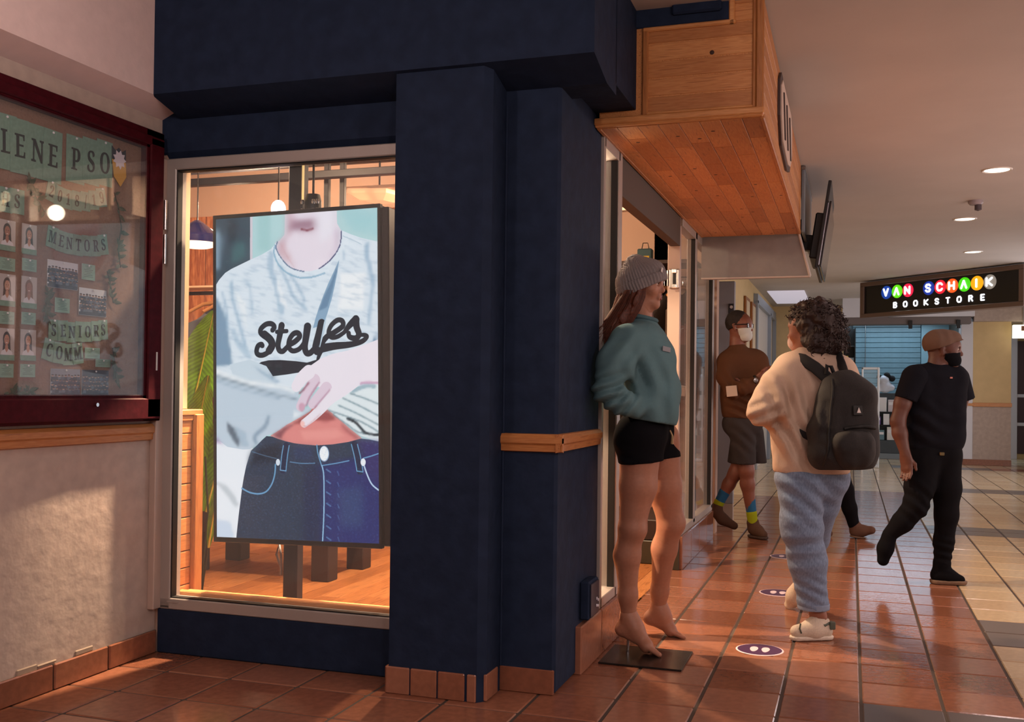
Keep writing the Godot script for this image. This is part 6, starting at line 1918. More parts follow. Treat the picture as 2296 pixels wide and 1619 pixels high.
	b.bone(Vector3(-0.023, 0.173, -0.009), Vector3(-0.022, 0.12, -0.01), 0.076, 0.075, 0.01)
	b.cut(Vector3(-0.022, 0.139, -0.01), Vector3(0.02, -1, 0))
	b.cut(Vector3(-0.023, 0.171, -0.009), Vector3(-0.02, 1, 0))
	b.bone(Vector3(-0.023, 0.216, -0.009), Vector3(-0.021, 0.087, -0.01), 0.05, 0.05, 0.004, Vector3.ZERO, 1.0, true)
	part("turn_up", b.mesh(), flat("denim_pale", c8(128, 144, 168), 0.85), t)
	# trainers
	var tr := grained("trainer_cream", [c8(196, 178, 156), c8(218, 202, 182)], 0.05, Vector3(8, 8, 8), 0.7, 0.15, 96)
	for q in [[Vector3(0.029, 0.041, 0.009), Vector3(-0.034, 0.047, 0.019), Vector3(-0.115, 0.042, 0.039), Vector3(0.006, 0.086, -0), Vector3(0, -1, 0)], [Vector3(0.088, 0.127, -0.61), Vector3(0.068, 0.077, -0.641), Vector3(0.048, 0.022, -0.671), Vector3(0.094, 0.164, -0.58), Vector3(0.2, -1, -0.2)]]:
		b = blob([q[0], q[1], q[2], q[3]], 0.07, 0.006)
		chain(b, [[q[0], 0.036], [q[1], 0.043], [q[2], 0.032]], 0.03)
		b.bone(q[1], q[3], 0.04, 0.043, 0.03)
		b.bone(q[3], q[3] + Vector3(0, 0.06, 0), 0.036, 0.036, 0.006, Vector3.ZERO, 1.0, true)
		if q[4].x == 0.0:
			b.cut(Vector3(0, 0.012, 0), Vector3(0, -1, 0))
		var s := part("trainer", b.mesh(), tr, t)
		if q[4].x == 0.0:
			b = blob([q[0], q[2]], 0.06, 0.006)
			b.bone(q[0] + Vector3(0, -0.02, 0), q[2] + Vector3(0, -0.018, 0), 0.041, 0.037, 0.01)
			b.cut(Vector3(0, 0.002, 0), Vector3(0, -1, 0))
			b.cut(Vector3(0, 0.022, 0), Vector3(0, 1, 0))
			part("sole", b.mesh(), flat("sole_white", c8(222, 210, 194), 0.6), s)
			slab("heel_tab", q[0] + Vector3(0.012, 0.012, 0.02), q[0] + Vector3(0.04, 0.05, 0.036), flat("tab_green", c8(84, 92, 80), 0.6), s, 0.004)
			rod("collar_trim", [q[3] + Vector3(0.05, 0.0, 0.02), q[3] + Vector3(0.01, -0.012, 0.05), q[3] + Vector3(-0.035, 0.002, 0.035)], 0.006, flat("tab_green", Color.WHITE), s, 6)
			rod("side_stripe", [Vector3(-0.108, 0.089, 0.075), Vector3(-0.113, 0.064, 0.079), Vector3(-0.103, 0.042, 0.074)], 0.004, flat("tab_green", Color.WHITE), s, 6)
	# the backpack is a thing of its own
	var k := thing("backpack", "black speckled backpack with a small white emblem worn by the curly haired woman", "backpack", Vector3(-0.139, 0, -5.126), TURN)
	var fab := grained("backpack_speckle", [c8(20, 19, 21), c8(52, 48, 48)], 0.12, Vector3(8, 8, 8), 0.85, 0.5, 97)
	b = blob([Vector3(-0.085, 1.289, 0.103), Vector3(0.15, 0.839, 0.358)], 0.05, 0.009)
	b.bone(Vector3(0.043, 1.134, 0.202), Vector3(0.036, 0.97, 0.215), 0.118, 0.13, 0.04, ZX, 1.3)
	b.bone(Vector3(0.002, 1.214, 0.172), Vector3(-0.047, 1.009, 0.18), 0.042, 0.055, 0.04)
	b.bone(Vector3(-0.047, 1.009, 0.18), Vector3(-0.021, 0.875, 0.189), 0.055, 0.055, 0.04)
	b.bone(Vector3(0.073, 1.223, 0.203), Vector3(0.122, 1.177, 0.222), 0.055, 0.06, 0.05)
	b.bone(Vector3(0.122, 1.177, 0.222), Vector3(0.126, 0.931, 0.239), 0.065, 0.07, 0.05)
	b.bone(Vector3(0.018, 0.908, 0.219), Vector3(0.101, 0.905, 0.249), 0.085, 0.075, 0.05)
	b.ball(Vector3(0.045, 1.215, 0.192), 0.066, 0.05)
	b.bone(Vector3(-0.037, 0.896, 0.199), Vector3(0.084, 0.88, 0.239), 0.075, 0.075, 0.04)
	folds(b, Vector3(-0.07, 1.064, 0.301), Vector3(1, 0.2, 0), 0.16, 0.07, 0.009)
	folds(b, Vector3(-0.008, 0.943, 0.299), Vector3(0.5, 0.9, 0), 0.14, 0.06, 0.006)
	crumple(b, 6.0, 0.011, 11)
	b.cut(Vector3(0.046, 0.833, 0.198), Vector3(0.05, -1, 0))
	part("bag", b.mesh(), fab, k)
	var pk := blob([Vector3(0.023, 1.041, 0.2), Vector3(0.129, 0.852, 0.398)], 0.06, 0.009)
	pk.bone(Vector3(0.033, 0.944, 0.299), Vector3(0.093, 0.948, 0.289), 0.075, 0.07, 0.03, ZX, 1.0)
	pk.bone(Vector3(0.043, 0.893, 0.299), Vector3(0.089, 0.899, 0.289), 0.06, 0.06, 0.03)
	crumple(pk, 8.0, 0.008, 12)
	pk.cut(Vector3(0.062, 1.013, 0.3), Vector3(0, 1, 0))
	pk.cut(Vector3(0.046, 0.835, 0.198), Vector3(0.05, -1, 0))
	part("front_pocket", pk.mesh(), fab, k)
	var zp := []
	for i in 12:
		var h := b.hit(Vector3(0.014, 1.021, 0.31) + Vector3(0, 0, 0.3) + Vector3(0.013 * i, 0.012 * sin(i * 0.25), 0), Vector3(0, 0, -1))
		if h.z > 0.1:
			zp.append(h + Vector3(0, 0, 0.003))
	part("zip", MB.new().tube(zp, [0.008], 6).mesh(), flat("zip_black", c8(16, 15, 16), 0.7), k)
	var seam := []
	for i in 12:
		var h := b.hit(Vector3(-0.019, 1.246, 0.313) + Vector3(0, 0, 0.3) + Vector3(-0.004 * i, -0.036 * i, 0), Vector3(0, 0, -1))
		if h.z > 0.08:
			seam.append(h + Vector3(0, 0, 0.002))
	part("seam", MB.new().tube(seam, [0.006], 6).mesh(), flat("zip_black", Color.WHITE), k)
	var em := b.hit(Vector3(0.076, 1.106, 0.311) + Vector3(0, 0, 0.3), Vector3(0, 0, -1))
	part("patch", bx(Vector3(0.05, 0.045, 0.006), 0.002), flat("zip_black", Color.WHITE), k, em, Vector3(-0.1, 0.35, 0))
	part("emblem", MB.new().prism(PackedVector2Array([Vector2(-0.011, -0.012), Vector2(0.011, -0.012), Vector2(0.001, 0.012)]), Vector3.ZERO, Vector3.RIGHT, UP, 0.003).mesh(), flat("emblem_white_small", c8(206, 196, 192), 0.5), k, em + Vector3(0.002, 0.0, 0.004), Vector3(-0.1, 0.35, 0))
	var strap := flat("strap_black", c8(24, 23, 25), 0.85)
	part("strap", MB.new().tube([Vector3(-0.139, 1.344, -0.046), Vector3(-0.144, 1.35, 0.034), Vector3(-0.114, 1.34, 0.094), Vector3(-0.065, 1.302, 0.128), Vector3(-0.012, 1.247, 0.163)], [0.028], 10, 0.35, Vector3(0.2, 0.7, 0.7)).mesh(), strap, k)
	part("strap", MB.new().tube([Vector3(0.081, 1.367, -0.016), Vector3(0.068, 1.354, 0.054), Vector3(0.069, 1.312, 0.104), Vector3(0.074, 1.249, 0.153)], [0.028], 10, 0.35, Vector3(0.2, 0.7, 0.7)).mesh(), strap, k)
	part("strap", MB.new().tube([Vector3(-0.131, 0.998, 0.09), Vector3(-0.104, 0.979, 0.13), Vector3(-0.07, 0.956, 0.17)], [0.018], 8, 0.3, Vector3(0.2, 0.7, 0.7)).mesh(), strap, k)
	part("handle", MB.new().tube([Vector3(-0.026, 1.272, 0.173), Vector3(-0.027, 1.313, 0.184), Vector3(-0.007, 1.305, 0.183), Vector3(0.009, 1.273, 0.173)], [0.009], 8).mesh(), strap, k)


func hand_of(b: Blob, wrist: Vector3, down: Vector3, across: Vector3, thumb: Vector3) -> void:
	down = down.normalized()
	across = across.normalized()
	var n := down.cross(across).normalized()
	b.bone(wrist, wrist + down * 0.03, 0.028, 0.034, 0.02, n, 1.5)
	b.bone(wrist + down * 0.03, wrist + down * 0.085, 0.038, 0.04, 0.02, n, 1.9)
	for k in 4:
		var x := across * (-0.03 + 0.02 * k)
		var l := [0.062, 0.078, 0.08, 0.066][k] as float
		var p := wrist + down * 0.088 + x
		var q := p + (down + n * 0.25).normalized() * l * 0.5
		b.bone(p, q, 0.0105, 0.0095, 0.006)
		b.bone(q, q + (down + n * 0.8).normalized() * l * 0.5, 0.0095, 0.008, 0.005)
	b.bone(wrist + down * 0.025 + thumb * 0.02, wrist + down * 0.06 + thumb * 0.05, 0.014, 0.011, 0.012)
	b.bone(wrist + down * 0.06 + thumb * 0.05, wrist + down * 0.095 + thumb * 0.052, 0.011, 0.009, 0.006)


func cap_man() -> void:
	var t := thing("person", "man in brown flat cap, black mask, black polo shirt and trousers striding to the right", "person", Vector3(0.569, 0, -6.887), TURN)
	var sk := skin("skin_dark", c8(92, 54, 42))
	var mb := MB.new()
	var b := blob([Vector3(-0.14, 1.578, 0.007), Vector3(0.086, 1.294, 0.003)], 0.09, 0.0065)
	var hc := Vector3(-0.024, 1.46, 0.005)
	var fw := Vector3(0.92, 0, 0.39)
	head(b, hc, fw, 1.0)
	chain(b, [[Vector3(-0.057, 1.418, 0.005), 0.056], [Vector3(-0.072, 1.284, 0.003), 0.066]], 0.03)
	b.into(mb)
	b = blob([Vector3(-0.349, 1.219, 0.052), Vector3(-0.251, 0.645, 0.096)], 0.07, 0.006)
	chain(b, [[Vector3(-0.269, 1.215, 0.052), 0.052], [Vector3(-0.298, 1.123, 0.056), 0.05], [Vector3(-0.328, 1.013, 0.06), 0.044], [Vector3(-0.32, 0.939, 0.074), 0.044], [Vector3(-0.295, 0.814, 0.098), 0.03]], 0.02)
	hand_of(b, Vector3(-0.295, 0.814, 0.098), Vector3(0.1, -1, 0.05), Vector3(0.55, 0.05, 0.8), Vector3(0.8, 0, 0.5).normalized())
	b.into(mb)
	b = blob([Vector3(0.147, 1.197, -0.088), Vector3(0.108, 0.852, -0.202)], 0.09, 0.008)
	chain(b, [[Vector3(0.136, 1.197, -0.088), 0.05], [Vector3(0.128, 1.011, -0.17), 0.044], [Vector3(0.067, 0.853, -0.172), 0.03]], 0.02)
	hand_of(b, Vector3(0.067, 0.853, -0.172), Vector3(-0.2, -1, 0), Vector3(0.5, 0, 0.8), Vector3(-0.8, 0, 0.5).normalized())
	b.into(mb)
	under(mb, [[[Vector3(-0.069, 1.292, 0.003), 0.055], [Vector3(-0.064, 1.056, 0.001), 0.08], [Vector3(-0.072, 0.819, -0.002), 0.08], [Vector3(-0.152, 0.75, 0.017), 0.075], [Vector3(-0.208, 0.489, 0.044), 0.055], [Vector3(-0.345, 0.306, -0.008), 0.035]], [[Vector3(-0.072, 0.819, -0.002), 0.08], [Vector3(-0.002, 0.748, -0.023), 0.075], [Vector3(0.001, 0.431, 0.004), 0.055], [Vector3(-0.019, 0.109, -0.01), 0.04]], [[Vector3(-0.069, 1.278, 0.003), 0.06], [Vector3(-0.212, 1.271, 0.033), 0.055], [Vector3(-0.269, 1.204, 0.052), 0.045]], [[Vector3(-0.069, 1.278, 0.003), 0.06], [Vector3(0.068, 1.275, -0.037), 0.055], [Vector3(0.136, 1.191, -0.088), 0.045]]])
	part("body", mb.mesh(), sk, t)
	features(t, hc, fw, 1.0, flat("lip_brown", Color.WHITE), flat("lash", Color.WHITE), false)
	b = blob([Vector3(-0.055, 1.446, 0.005), Vector3(0.086, 1.35, 0.004)], 0.09, 0.0065)
	b.bone(Vector3(-0.003, 1.437, 0.021), Vector3(0.02, 1.396, 0.026), 0.083, 0.054, 0.03)
	b.cut(Vector3(0.015, 1.441, 0.005), Vector3(-0.1, 1, 0))
	b.cut(Vector3(-0.035, 1.401, 0.005), Vector3(-1, 0.2, -0.2))
	b.cut(Vector3(0.016, 1.357, 0.004), Vector3(0.1, -1, 0))
	part("face_mask", b.mesh(), cloth("mask_black", c8(16, 17, 22), 0.1), t)
	b = blob([Vector3(-0.148, 1.584, 0.007), Vector3(0.104, 1.448, 0.005)], 0.11, 0.007)
	b.ball(Vector3(-0.053, 1.501, 0.006), 0.1, 0.03, UP, 1.15)
	b.bone(Vector3(-0.053, 1.518, 0.006), Vector3(0.015, 1.535, 0.016), 0.078, 0.062, 0.04, UP, 1.3)
	b.bone(Vector3(-0.004, 1.517, 0.036), Vector3(0.058, 1.52, 0.046), 0.06, 0.034, 0.015, UP, 3.4)
	folds(b, Vector3(-0.076, 1.539, 0.086), Vector3(1, 0.3, 0), 0.15, 0.07, 0.003)
	b.cut(Vector3(-0.036, 1.485, 0.006), Vector3(0.33, -0.95, 0))
	part("flat_cap", b.mesh(), cloth("cap_brown", c8(108, 86, 74), 0.5, 20.0), t)
	var blk := cloth("black_cotton", c8(24, 25, 32), 0.3)
	b = blob([Vector3(-0.309, 1.343, 0.124), Vector3(0.182, 0.814, -0.122)], 0.06, 0.011)
	b.bone(Vector3(-0.161, 1.272, 0.003), Vector3(0.037, 1.28, -0.017), 0.1, 0.1, 0.05)
	b.bone(Vector3(-0.142, 1.069, 0.001), Vector3(0.007, 1.07, -0.009), 0.11, 0.11, 0.05)
	b.bone(Vector3(-0.149, 1.172, 0.002), Vector3(0.017, 1.174, -0.008), 0.106, 0.106, 0.05)
	b.bone(Vector3(-0.144, 0.977, -0), Vector3(0.003, 0.978, -0.01), 0.11, 0.11, 0.05)
	b.bone(Vector3(-0.145, 0.887, -0.001), Vector3(-0.006, 0.889, -0.001), 0.108, 0.108, 0.05)
	b.bone(Vector3(-0.067, 1.306, 0.003), Vector3(-0.062, 1.334, 0.004), 0.09, 0.066, 0.04)
	folds(b, Vector3(-0.214, 0.974, 0.1), Vector3(0.4, 1, 0), 0.25, 0.09, 0.01)
	crumple(b, 5.0, 0.008, 13)
	b.cut(Vector3(-0.075, 0.833, -0.002), Vector3(0.02, -1, 0))
	part("polo_shirt", b.mesh(), blk, t)
	for q in [[Vector3(-0.212, 1.282, 0.033), Vector3(-0.289, 1.137, 0.062), Vector3(-0.292, 1.151, 0.062), Vector3(-0.35, -1, 0)], [Vector3(0.068, 1.28, -0.037), Vector3(0.149, 1.127, -0.079), Vector3(0.143, 1.146, -0.078), Vector3(0.3, -1, 0)]]:
		b = blob([q[0], q[1]], 0.1, 0.01)
		b.bone(q[0], q[1], 0.085, 0.066, 0.03)
		b.cut(q[2], q[3])
		part("sleeve", b.mesh(), blk, t)
	b = blob([Vector3(-0.123, 1.375, 0.004), Vector3(0.003, 1.293, 0.003)], 0.07, 0.008)
	b.bone(Vector3(-0.062, 1.329, 0.004), Vector3(-0.054, 1.357, 0.004), 0.078, 0.066, 0.01)
	b.bone(Vector3(-0.061, 1.292, 0.003), Vector3(-0.046, 1.418, 0.005), 0.056, 0.056, 0.005, Vector3.ZERO, 1.0, true)
	b.cut(Vector3(-0.056, 1.354, 0.004), Vector3(0.2, 1, 0))
	part("collar", b.mesh(), blk, t)
	part("chest_badge", bx(Vector3(0.016, 0.01, 0.004), 0.001), flat("badge_red", c8(190, 120, 110), 0.6), t, Vector3(-0.018, 1.286, 0.103))
	var tr := cloth("black_trouser", c8(20, 20, 24), 0.25)
	b = blob([Vector3(-0.411, 0.861, 0.078), Vector3(0.067, 0.087, -0.06)], 0.1, 0.011)
	b.bone(Vector3(-0.139, 0.818, -0.002), Vector3(-0.011, 0.819, -0.002), 0.104, 0.104, 0.04)
	chain(b, [[Vector3(-0.152, 0.763, 0.017), 0.105], [Vector3(-0.18, 0.612, 0.036), 0.088], [Vector3(-0.208, 0.489, 0.044), 0.072], [Vector3(-0.275, 0.387, 0.013), 0.062], [Vector3(-0.345, 0.306, -0.008), 0.046]], 0.03)
	chain(b, [[Vector3(-0.007, 0.762, -0.023), 0.105], [Vector3(0.003, 0.597, -0.005), 0.086], [Vector3(0.001, 0.431, 0.004), 0.068], [Vector3(-0.01, 0.262, -0.008), 0.058], [Vector3(-0.019, 0.109, -0.01), 0.05]], 0.03)
	folds(b, Vector3(-0.222, 0.508, 0.094), Vector3(0.6, 1, 0), 0.2, 0.06, 0.007)
	folds(b, Vector3(-0.033, 0.2, 0.041), Vector3(0.1, 1, 0), 0.16, 0.05, 0.007)
	b.cut(Vector3(-0.076, 0.902, -0.001), Vector3(0, 1, 0))
	part("trousers", b.mesh(), tr, t)
	part("belt_buckle", bx(Vector3(0.03, 0.02, 0.01), 0.003), flat("brass", c8(120, 110, 80), 0.3, 0.8), t, Vector3(-0.076, 0.818, 0.113))
	var sh := cloth("black_shoe", c8(18, 18, 22), 0.2)
	b = blob([Vector3(-0.067, 0.136, -0.01), Vector3(0.13, -0.006, -0.011)], 0.07, 0.007)
	chain(b, [[Vector3(-0.043, 0.053, -0.011), 0.046], [Vector3(0.014, 0.05, -0.001), 0.046], [Vector3(0.08, 0.03, 0.019), 0.032]], 0.03)
	b.bone(Vector3(-0.024, 0.067, -0.011), Vector3(-0.019, 0.131, -0.01), 0.05, 0.054, 0.02)
	b.cut(Vector3(0, 0.025, 0), Vector3(0, -1, 0))
	part("shoe", b.mesh(), sh, t)
	b = blob([Vector3(-0.066, 0.053, -0.011), Vector3(0.13, -0.006, -0.011)], 0.07, 0.007)
	b.bone(Vector3(-0.043, 0.025, -0.011), Vector3(0.083, 0.027, 0.019), 0.05, 0.042, 0.01)
	b.cut(Vector3(0, 0.002, 0), Vector3(0, -1, 0))
	b.cut(Vector3(0, 0.028, 0), Vector3(0, 1, 0))
	part("sole", b.mesh(), flat("sole_tan", c8(116, 92, 74), 0.7), t)
	b = blob([Vector3(-0.403, 0.327, -0.008), Vector3(-0.331, 0.105, -0.01)], 0.07, 0.007)
	chain(b, [[Vector3(-0.35, 0.294, -0.008), 0.046], [Vector3(-0.374, 0.216, -0.009), 0.046], [Vector3(-0.387, 0.144, -0.01), 0.036]], 0.03)
	part("shoe", b.mesh(), sh, t)


func sweater_man() -> void:
	var t := thing("person", "man in glasses, white face mask, brown sweater and dark shorts, arms folded", "person", Vector3(-0.801, 0, -8.453), TURN)
	var sk := skin("skin_brown", c8(124, 74, 56))
	var mb := MB.new()
	var b := blob([Vector3(-0.172, 1.842, 0.01), Vector3(0.049, 1.508, 0.006)], 0.09, 0.008)
	var hc := Vector3(-0.069, 1.713, 0.008)
	var fw := Vector3(0.8, 0, 0.6)
	head(b, hc, fw, 1.03)
	chain(b, [[Vector3(-0.085, 1.659, -0.003), 0.058], [Vector3(-0.088, 1.488, 0.006), 0.064]], 0.03)
	b.into(mb)
	b = blob([Vector3(0.055, 0.603, 0.015), Vector3(-0.194, 0.258, -0.128)], 0.08, 0.01)
	chain(b, [[Vector3(-0.011, 0.674, 0.016), 0.068], [Vector3(-0.004, 0.548, 0.025), 0.058], [Vector3(0.008, 0.439, 0.009), 0.056], [Vector3(0.041, 0.203, 0.001), 0.036]], 0.03)
	chain(b, [[Vector3(-0.021, 0.669, -0.064), 0.066], [Vector3(-0.074, 0.513, -0.086), 0.054], [Vector3(-0.119, 0.423, -0.107), 0.05], [Vector3(-0.187, 0.277, -0.128), 0.036]], 0.03)
	b.into(mb)
	# the hand that rests on the other arm
	b = blob([Vector3(0.103, 1.331, 0.204), Vector3(0.012, 1.287, 0.243)], 0.09, 0.006)
	hand_of(b, Vector3(0.028, 1.287, 0.238), Vector3(0.8, 0.6, 0.0), Vector3(-0.5, 0.7, 0.3), Vector3(-0.3, 0.6, 0.6).normalized())
	b.into(mb)
	b = blob([Vector3(-0.059, 1.258, 0.203), Vector3(-0.146, 1.285, 0.243)], 0.1, 0.007)
	hand_of(b, Vector3(-0.043, 1.231, 0.133), Vector3(-0.9, 0.1, -0.05), Vector3(0.2, 0.8, 0.2), Vector3(-0.2, 0.8, 0.2).normalized())
	b.into(mb)
	under(mb, [[[Vector3(-0.088, 1.488, 0.006), 0.055], [Vector3(-0.049, 1.216, 0.002), 0.085], [Vector3(-0.038, 0.926, -0.001), 0.085], [Vector3(-0.036, 0.819, 0.028), 0.08], [Vector3(-0.012, 0.621, 0.026), 0.06]], [[Vector3(-0.038, 0.926, -0.001), 0.085], [Vector3(0.006, 0.815, -0.062), 0.08], [Vector3(-0.033, 0.632, -0.074), 0.06]], [[Vector3(-0.077, 1.427, 0.005), 0.06], [Vector3(-0.174, 1.417, 0.035), 0.06], [Vector3(-0.19, 1.304, 0.083), 0.05], [Vector3(-0.153, 1.186, 0.152), 0.042], [Vector3(-0.07, 1.223, 0.223), 0.038], [Vector3(0.028, 1.287, 0.238), 0.028]], [[Vector3(-0.077, 1.427, 0.005), 0.06], [Vector3(0.087, 1.428, 0.005), 0.06], [Vector3(0.117, 1.308, 0.064), 0.05], [Vector3(0.096, 1.218, 0.122), 0.042], [Vector3(0.005, 1.217, 0.172), 0.035], [Vector3(-0.043, 1.231, 0.133), 0.028]]])
	part("body", mb.mesh(), sk, t)
	features(t, hc, fw, 1.03, flat("lip_brown", Color.WHITE), flat("lash", Color.WHITE), false)
	b = blob([Vector3(-0.191, 1.86, 0.01), Vector3(0.047, 1.671, 0.008)], 0.1, 0.008)
	b.ball(hc + Vector3(-0.016, 0.038, -0.01), 0.1, 0.03, Vector3(-0.6, 0, 0.8), 1.14)
	b.cut(hc + fw.normalized() * 0.042 + Vector3(0, 0.06, 0), Vector3(0.8, -0.75, 0.6))
	b.cut(hc + Vector3(0, -0.006, 0), Vector3(0.2, -1, 0.15))
	crumple(b, 30.0, 0.005, 3)
	part("hair", b.mesh(), grained("short_hair", [c8(22, 17, 15), c8(40, 30, 26)], 0.1, Vector3(12, 12, 12), 0.8, 0.3, 98), t)
	b = blob([Vector3(-0.087, 1.704, 0.038), Vector3(0.037, 1.577, 0.087)], 0.08, 0.007)
	b.bone(hc + fw.normalized() * 0.036 + Vector3(0, -0.03, 0), hc + fw.normalized() * 0.052 + Vector3(0, -0.07, 0), 0.08, 0.058, 0.03)
	b.cut(hc + Vector3(0, -0.014, 0), Vector3(-0.1, 1, 0))
	b.cut(hc + fw.normalized() * 0.02, -fw)
	b.cut(hc + Vector3(0, -0.118, 0), Vector3(0, -1, 0))
	part("face_mask", b.mesh(), flat("mask_white", c8(190, 194, 190), 0.85), t)
	var fr := flat("frame_black", c8(14, 13, 13), 0.3)
	var fn := fw.normalized()
	var rt := fn.cross(UP).normalized()
	for k in [-1.0, 1.0]:
		rod("mask_loop", [hc + fn * 0.04 + rt * 0.062 * k + Vector3(0, -0.03, 0), hc + rt * 0.086 * k + Vector3(0, -0.012, 0)], 0.002, flat("mask_white", Color.WHITE), t, 5)
		var g: Vector3 = hc + fn * 0.094 + rt * 0.032 * k + Vector3(0, 0.006, 0)
		part("glasses_rim", MB.new().tube([g + rt * 0.024 + Vector3(0, 0.017, 0), g - rt * 0.024 + Vector3(0, 0.017, 0), g - rt * 0.022 - Vector3(0, 0.017, 0), g + rt * 0.022 - Vector3(0, 0.017, 0), g + rt * 0.024 + Vector3(0, 0.017, 0)], [0.0035], 6).mesh(), fr, t)
		part("lens", MB.new().box(g, Vector3(0.046, 0.032, 0.002), 0.0, Basis(rt, UP, -fn)).mesh(), glass("lens_glass", 0.25, Color(0.3, 0.25, 0.22)), t)
		rod("glasses_arm", [g + rt * 0.024 * k + Vector3(0, 0.01, 0), hc + rt * 0.09 * k + fn * 0.02 + Vector3(0, 0.014, 0), hc + rt * 0.088 * k - fn * 0.012 + Vector3(0, 0.012, 0)], 0.0035, fr, t, 6)
	var br := cloth("brown_knit", c8(92, 62, 44), 0.5, 18.0)
	b = blob([Vector3(-0.305, 1.546, 0.286), Vector3(0.213, 0.944, -0.121)], 0.05, 0.0115)
	b.bone(Vector3(-0.113, 1.426, 0.005), Vector3(0.048, 1.429, -0.015), 0.118, 0.112, 0.05)
	b.bone(Vector3(-0.099, 1.18, 0.002), Vector3(0.017, 1.181, 0.002), 0.12, 0.118, 0.05)
	b.bone(Vector3(-0.104, 1.303, 0.003), Vector3(0.03, 1.304, 0.003), 0.119, 0.115, 0.05)
	b.bone(Vector3(-0.094, 1.089, 0.001), Vector3(0.011, 1.09, 0.001), 0.115, 0.113, 0.05)
	b.bone(Vector3(-0.09, 1.006, 0), Vector3(0.005, 1.007, 0), 0.108, 0.106, 0.05)
	b.bone(Vector3(-0.085, 1.488, 0.006), Vector3(-0.082, 1.528, 0.006), 0.095, 0.07, 0.04)
	chain(b, [[Vector3(-0.174, 1.425, 0.035), 0.085], [Vector3(-0.19, 1.304, 0.083), 0.074], [Vector3(-0.153, 1.186, 0.152), 0.064]], 0.03)
	chain(b, [[Vector3(-0.153, 1.186, 0.152), 0.062], [Vector3(-0.07, 1.223, 0.223), 0.055], [Vector3(0.015, 1.277, 0.233), 0.042]], 0.03)
	chain(b, [[Vector3(0.087, 1.428, 0.005), 0.082], [Vector3(0.117, 1.308, 0.064), 0.068], [Vector3(0.096, 1.218, 0.122), 0.06]], 0.03)
	chain(b, [[Vector3(0.096, 1.218, 0.122), 0.058], [Vector3(0.003, 1.217, 0.182), 0.052], [Vector3(-0.071, 1.244, 0.193), 0.042]], 0.03)
	folds(b, Vector3(-0.172, 1.215, 0.202), Vector3(0.7, 0.7, 0), 0.2, 0.07, 0.0128)
	folds(b, Vector3(-0.063, 1.073, 0.121), Vector3(0.2, 1, 0), 0.2, 0.07, 0.0128)
	b.cut(Vector3(-0.035, 0.97, -0), Vector3(-0.03, -1, 0))
	part("sweater", b.mesh(), br, t)
	var pz := b.hit(Vector3(-0.175, 1.19, 0.202) + Vector3(0, 0, 0.3), Vector3(0, 0, -1))
	part("sleeve_patch", bx(Vector3(0.085, 0.085, 0.008), 0.003), flat("patch_white", c8(196, 180, 164), 0.8), t, pz + Vector3(0, 0, 0.004), Vector3(0.1, -0.25, 0.1))
	var wt := part("watch", MB.new().lathe(Vector3.ZERO, [Vector2(0.0, 0.016), Vector2(0.018, 0.014), Vector2(0.02, 0.0)], 16, Basis(Vector3.RIGHT, PI / 2)).mesh(), flat("steel", c8(150, 146, 144), 0.25, 0.9), t, Vector3(0.001, 1.276, 0.275))
	rod("watch_strap", [Vector3(-0.004, 0.034, -0.03), Vector3(0, 0.02, -0.004), Vector3(0.004, -0.02, -0.004), Vector3(0.006, -0.034, -0.03)], 0.009, fr, wt, 6)
	b = blob([Vector3(-0.226, 0.999, 0.1), Vector3(0.181, 0.575, -0.125)], 0.07, 0.011)
	b.bone(Vector3(-0.089, 0.926, -0.001), Vector3(0.02, 0.927, -0.001), 0.112, 0.11, 0.04)
	b.bone(Vector3(-0.044, 0.855, 0.028), Vector3(-0.015, 0.53, 0.025), 0.105, 0.088, 0.03)
	b.bone(Vector3(-0.009, 0.852, -0.062), Vector3(-0.059, 0.539, -0.085), 0.1, 0.085, 0.03)
	b.bone(Vector3(0.071, 0.853, -0.062), Vector3(0.121, 0.595, -0.105), 0.08, 0.07, 0.03)
	folds(b, Vector3(-0.056, 0.804, 0.098), Vector3(0.5, 0.9, 0), 0.22, 0.08, 0.008)
	b.cut(Vector3(-0.012, 0.6, -0.005), Vector3(0, -1, 0))
	b.cut(Vector3(-0.035, 0.992, -0), Vector3(0, 1, 0))
	part("shorts", b.mesh(), cloth("charcoal_twill", c8(62, 58, 58), 0.3), t)
	for q in [[Vector3(0.029, 0.304, 0.002), Vector3(0.045, 0.203, 0.001), Vector3(0.056, 0.124, 0)], [Vector3(-0.153, 0.355, -0.117), Vector3(-0.191, 0.273, -0.128), Vector3(-0.216, 0.221, -0.129)]]:
		b = blob([q[0], q[1]], 0.07, 0.008)
		b.bone(q[0], q[1], 0.046, 0.04, 0.01)
		part("sock", b.mesh(), cloth("sock_blue", c8(48, 100, 140), 0.3), t)
		b = blob([q[1], q[2]], 0.07, 0.008)
		b.bone(q[1], q[2], 0.043, 0.04, 0.01)
		part("sock_heel", b.mesh(), cloth("sock_lime", c8(150, 160, 30), 0.3), t)
	var sh := cloth("shoe_brown", c8(84, 62, 50), 0.3)
	b = blob([Vector3(0.03, 0.111, -0.01), Vector3(0.158, 0, 0.089)], 0.07, 0.008)
	chain(b, [[Vector3(0.067, 0.072, -0.011), 0.046], [Vector3(0.086, 0.063, 0.029), 0.046], [Vector3(0.118, 0.039, 0.089), 0.036]], 0.03)
	b.bone(Vector3(0.067, 0.072, -0.011), Vector3(0.059, 0.122, -0.01), 0.046, 0.05, 0.02)
	b.cut(Vector3(0, 0.02, 0), Vector3(0, -1, 0))
	part("shoe", b.mesh(), sh, t)
	b = blob([Vector3(0.031, 0.057, -0.011), Vector3(0.158, 0, 0.089)], 0.07, 0.008)
	b.bone(Vector3(0.067, 0.021, -0.011), Vector3(0.119, 0.029, 0.089), 0.05, 0.045, 0.01)
